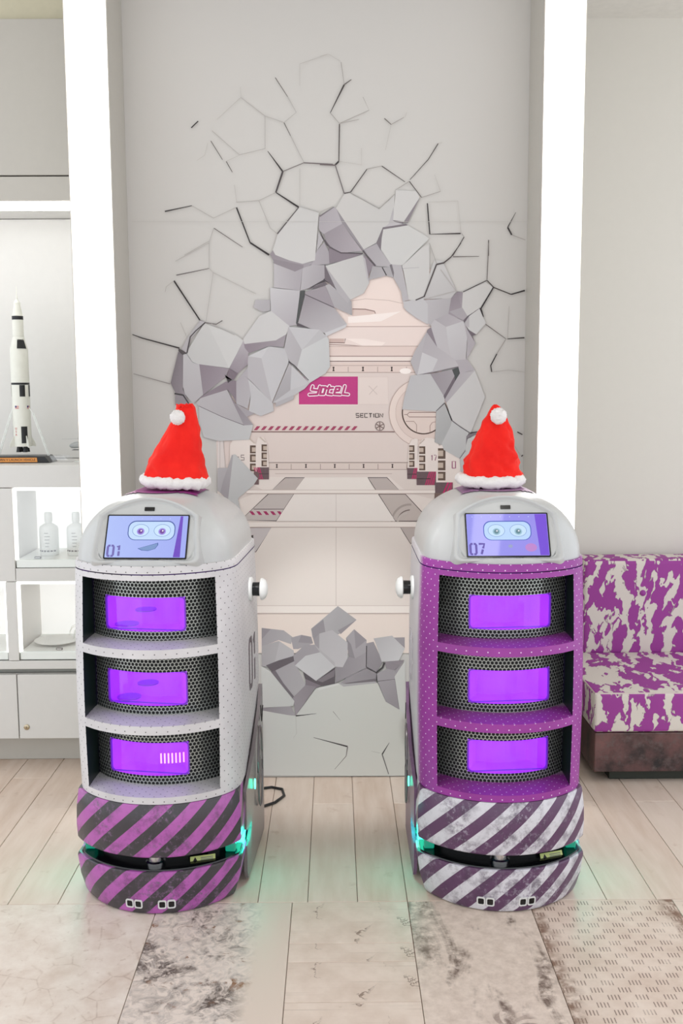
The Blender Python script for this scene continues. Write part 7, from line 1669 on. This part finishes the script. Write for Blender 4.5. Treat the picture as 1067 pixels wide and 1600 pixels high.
# ------------------------------------------------------------------ santa hats
def felt():
    k = NT('red_felt'); n = k.noise(k.co(), 180, 4, .7); n2 = k.noise(k.co(), 14, 4); k.bump(n, .35, .0012)
    k.b.inputs['Sheen Weight'].default_value = .25; k.b.inputs['Sheen Tint'].default_value = (1, .3, .2, 1)
    return k.done(k.mix(k.step(n2, .3, .7), lin((226, 26, 22)), lin((244, 40, 30))), .8, 0, .2)
def fur():
    k = NT('white_fur_trim'); n = k.noise(k.co(), 160, 5, .7); k.bump(n, .8, .004); return k.done(k.mix(n, lin((232, 226, 224)), lin((246, 242, 240))), .95, 0, .1)
M['felt'] = felt(); M['fur'] = fur()
def ball(c, r, n=28, amp=.06, seed=0):
    P = []; 
    for k in range(n+1):
        th = pi*k/n; P.append([tuple(Vector(c)+Vector((sin(th)*cos(2*pi*i/n), sin(th)*sin(2*pi*i/n), cos(th)))*r*(1+amp*noise.noise(Vector((sin(th)*cos(2*pi*i/n), sin(th)*sin(2*pi*i/n), cos(th)))*7+Vector((seed, 0, 0))))) for i in range(n)])
    return MB().loft(P)
def hat(label, loc, rz, prof, rim, pom, seed, amp=1.):
    t = thing('santa_hat', label, 'hat', loc, rz); n = 64; rings = []
    # interpolate the profile: x, y, z, rx, ry
    Q = []
    for a, b in zip(prof[:-1], prof[1:]):
        for k in range(6): Q.append([a[i]+(b[i]-a[i])*k/6 for i in range(5)])
    Q.append(list(prof[-1]))
    for x, y, z, rx, ry in Q:
        r = []
        for i in range(n):
            a = 2*pi*i/n; v = Vector((cos(a)*3, sin(a)*3, z*22+seed)); v2 = Vector((cos(a)*1.5, sin(a)*1.5, z*48+cos(a)*2.2+seed)); w_ = 1+.075*noise.noise(v)+.035*noise.noise(v*2.3)+.07*amp*noise.noise(v2); r.append((x+rx*cos(a)*w_, y+ry*sin(a)*w_, z+.006*noise.noise(v*1.3+Vector((5, 0, 0)))))
        rings.append(r)
    MB().loft(rings, True, False, True).build('hat_cone', M['felt'], t, True, 80)
    # fur rim: a lumpy tube
    pts = []; N = 96; rad = []
    for i in range(N):
        a = 2*pi*i/N; v = Vector((cos(a)*2.2, sin(a)*2.2, seed+9)); pts.append((rim[0]+rim[2]*cos(a)*(1+.03*noise.noise(v)), rim[1]+rim[3]*sin(a), rim[4]+rim[5]*cos(a)+rim[6]*sin(a)+.006*noise.noise(v*1.5))); rad.append(rim[7]*(1+.22*noise.noise(v*3)))
    b = MB().tube(pts, rad, 16, True)
    b.v = [tuple(Vector(p)+Vector((noise.noise(Vector(p)*160), noise.noise(Vector(p)*160+Vector((9, 0, 0))), noise.noise(Vector(p)*160+Vector((0, 9, 0)))))*.0035) for p in b.v]
    b.build('fur_rim', M['fur'], t, True, 80)
    ball(pom[:3], pom[3], 32, .16, seed).build('pompom', M['fur'], t, True, 80)
    return t
ZT = ZC
hat('red santa hat with a flopped square tip on the white robot', (LX+.028, LY-.02, ZT+.0185), 0, [(.0, 0, .012, .094, .085), (.003, 0, .05, .086, .075), (.012, 0, .10, .070, .058), (.024, 0, .15, .051, .042), (.034, 0, .20, .034, .03), (.036, 0, .222, .028, .024), (.034, -.012, .234, .024, .016), (.030, -.02, .226, .014, .008)], (.0, -.005, .087, .082, .009, -.006, .003, .0165), (.018, -.046, .196, .0215), 1.)
hat('red pointed santa hat with a wrinkled cone on the purple robot', (RXX-.012, RYY-.02, ZT+.0165), 0, [(.0, 0, .012, .090, .082), (.002, 0, .05, .082, .072), (.006, 0, .10, .068, .058), (.010, 0, .14, .053, .046), (.013, 0, .175, .039, .033), (.014, -.004, .205, .025, .022), (.010, -.01, .222, .012, .010), (.008, -.014, .228, .003, .003)], (-.002, -.005, .086, .080, .009, -.002, .003, .0168), (.014, -.042, .197, .0235), 6., 2.2)

# ------------------------------------------------------------------ power cable
cb = MB().tube([(-.30, 3.36, .02), (-.27, 3.40, .006), (-.22, 3.44, .006), (-.19, 3.50, .006), (-.20, 3.56, .006), (-.24, 3.58, .006), (-.30, 3.56, .006), (-.36, 3.52, .006), (-.44, 3.46, .006), (-.48, 3.38, .02)], .005, 8).build('power_cable', M['black'], None, True)
tag(cb, 'black power cable looped on the floor behind the white robot', 'cable')
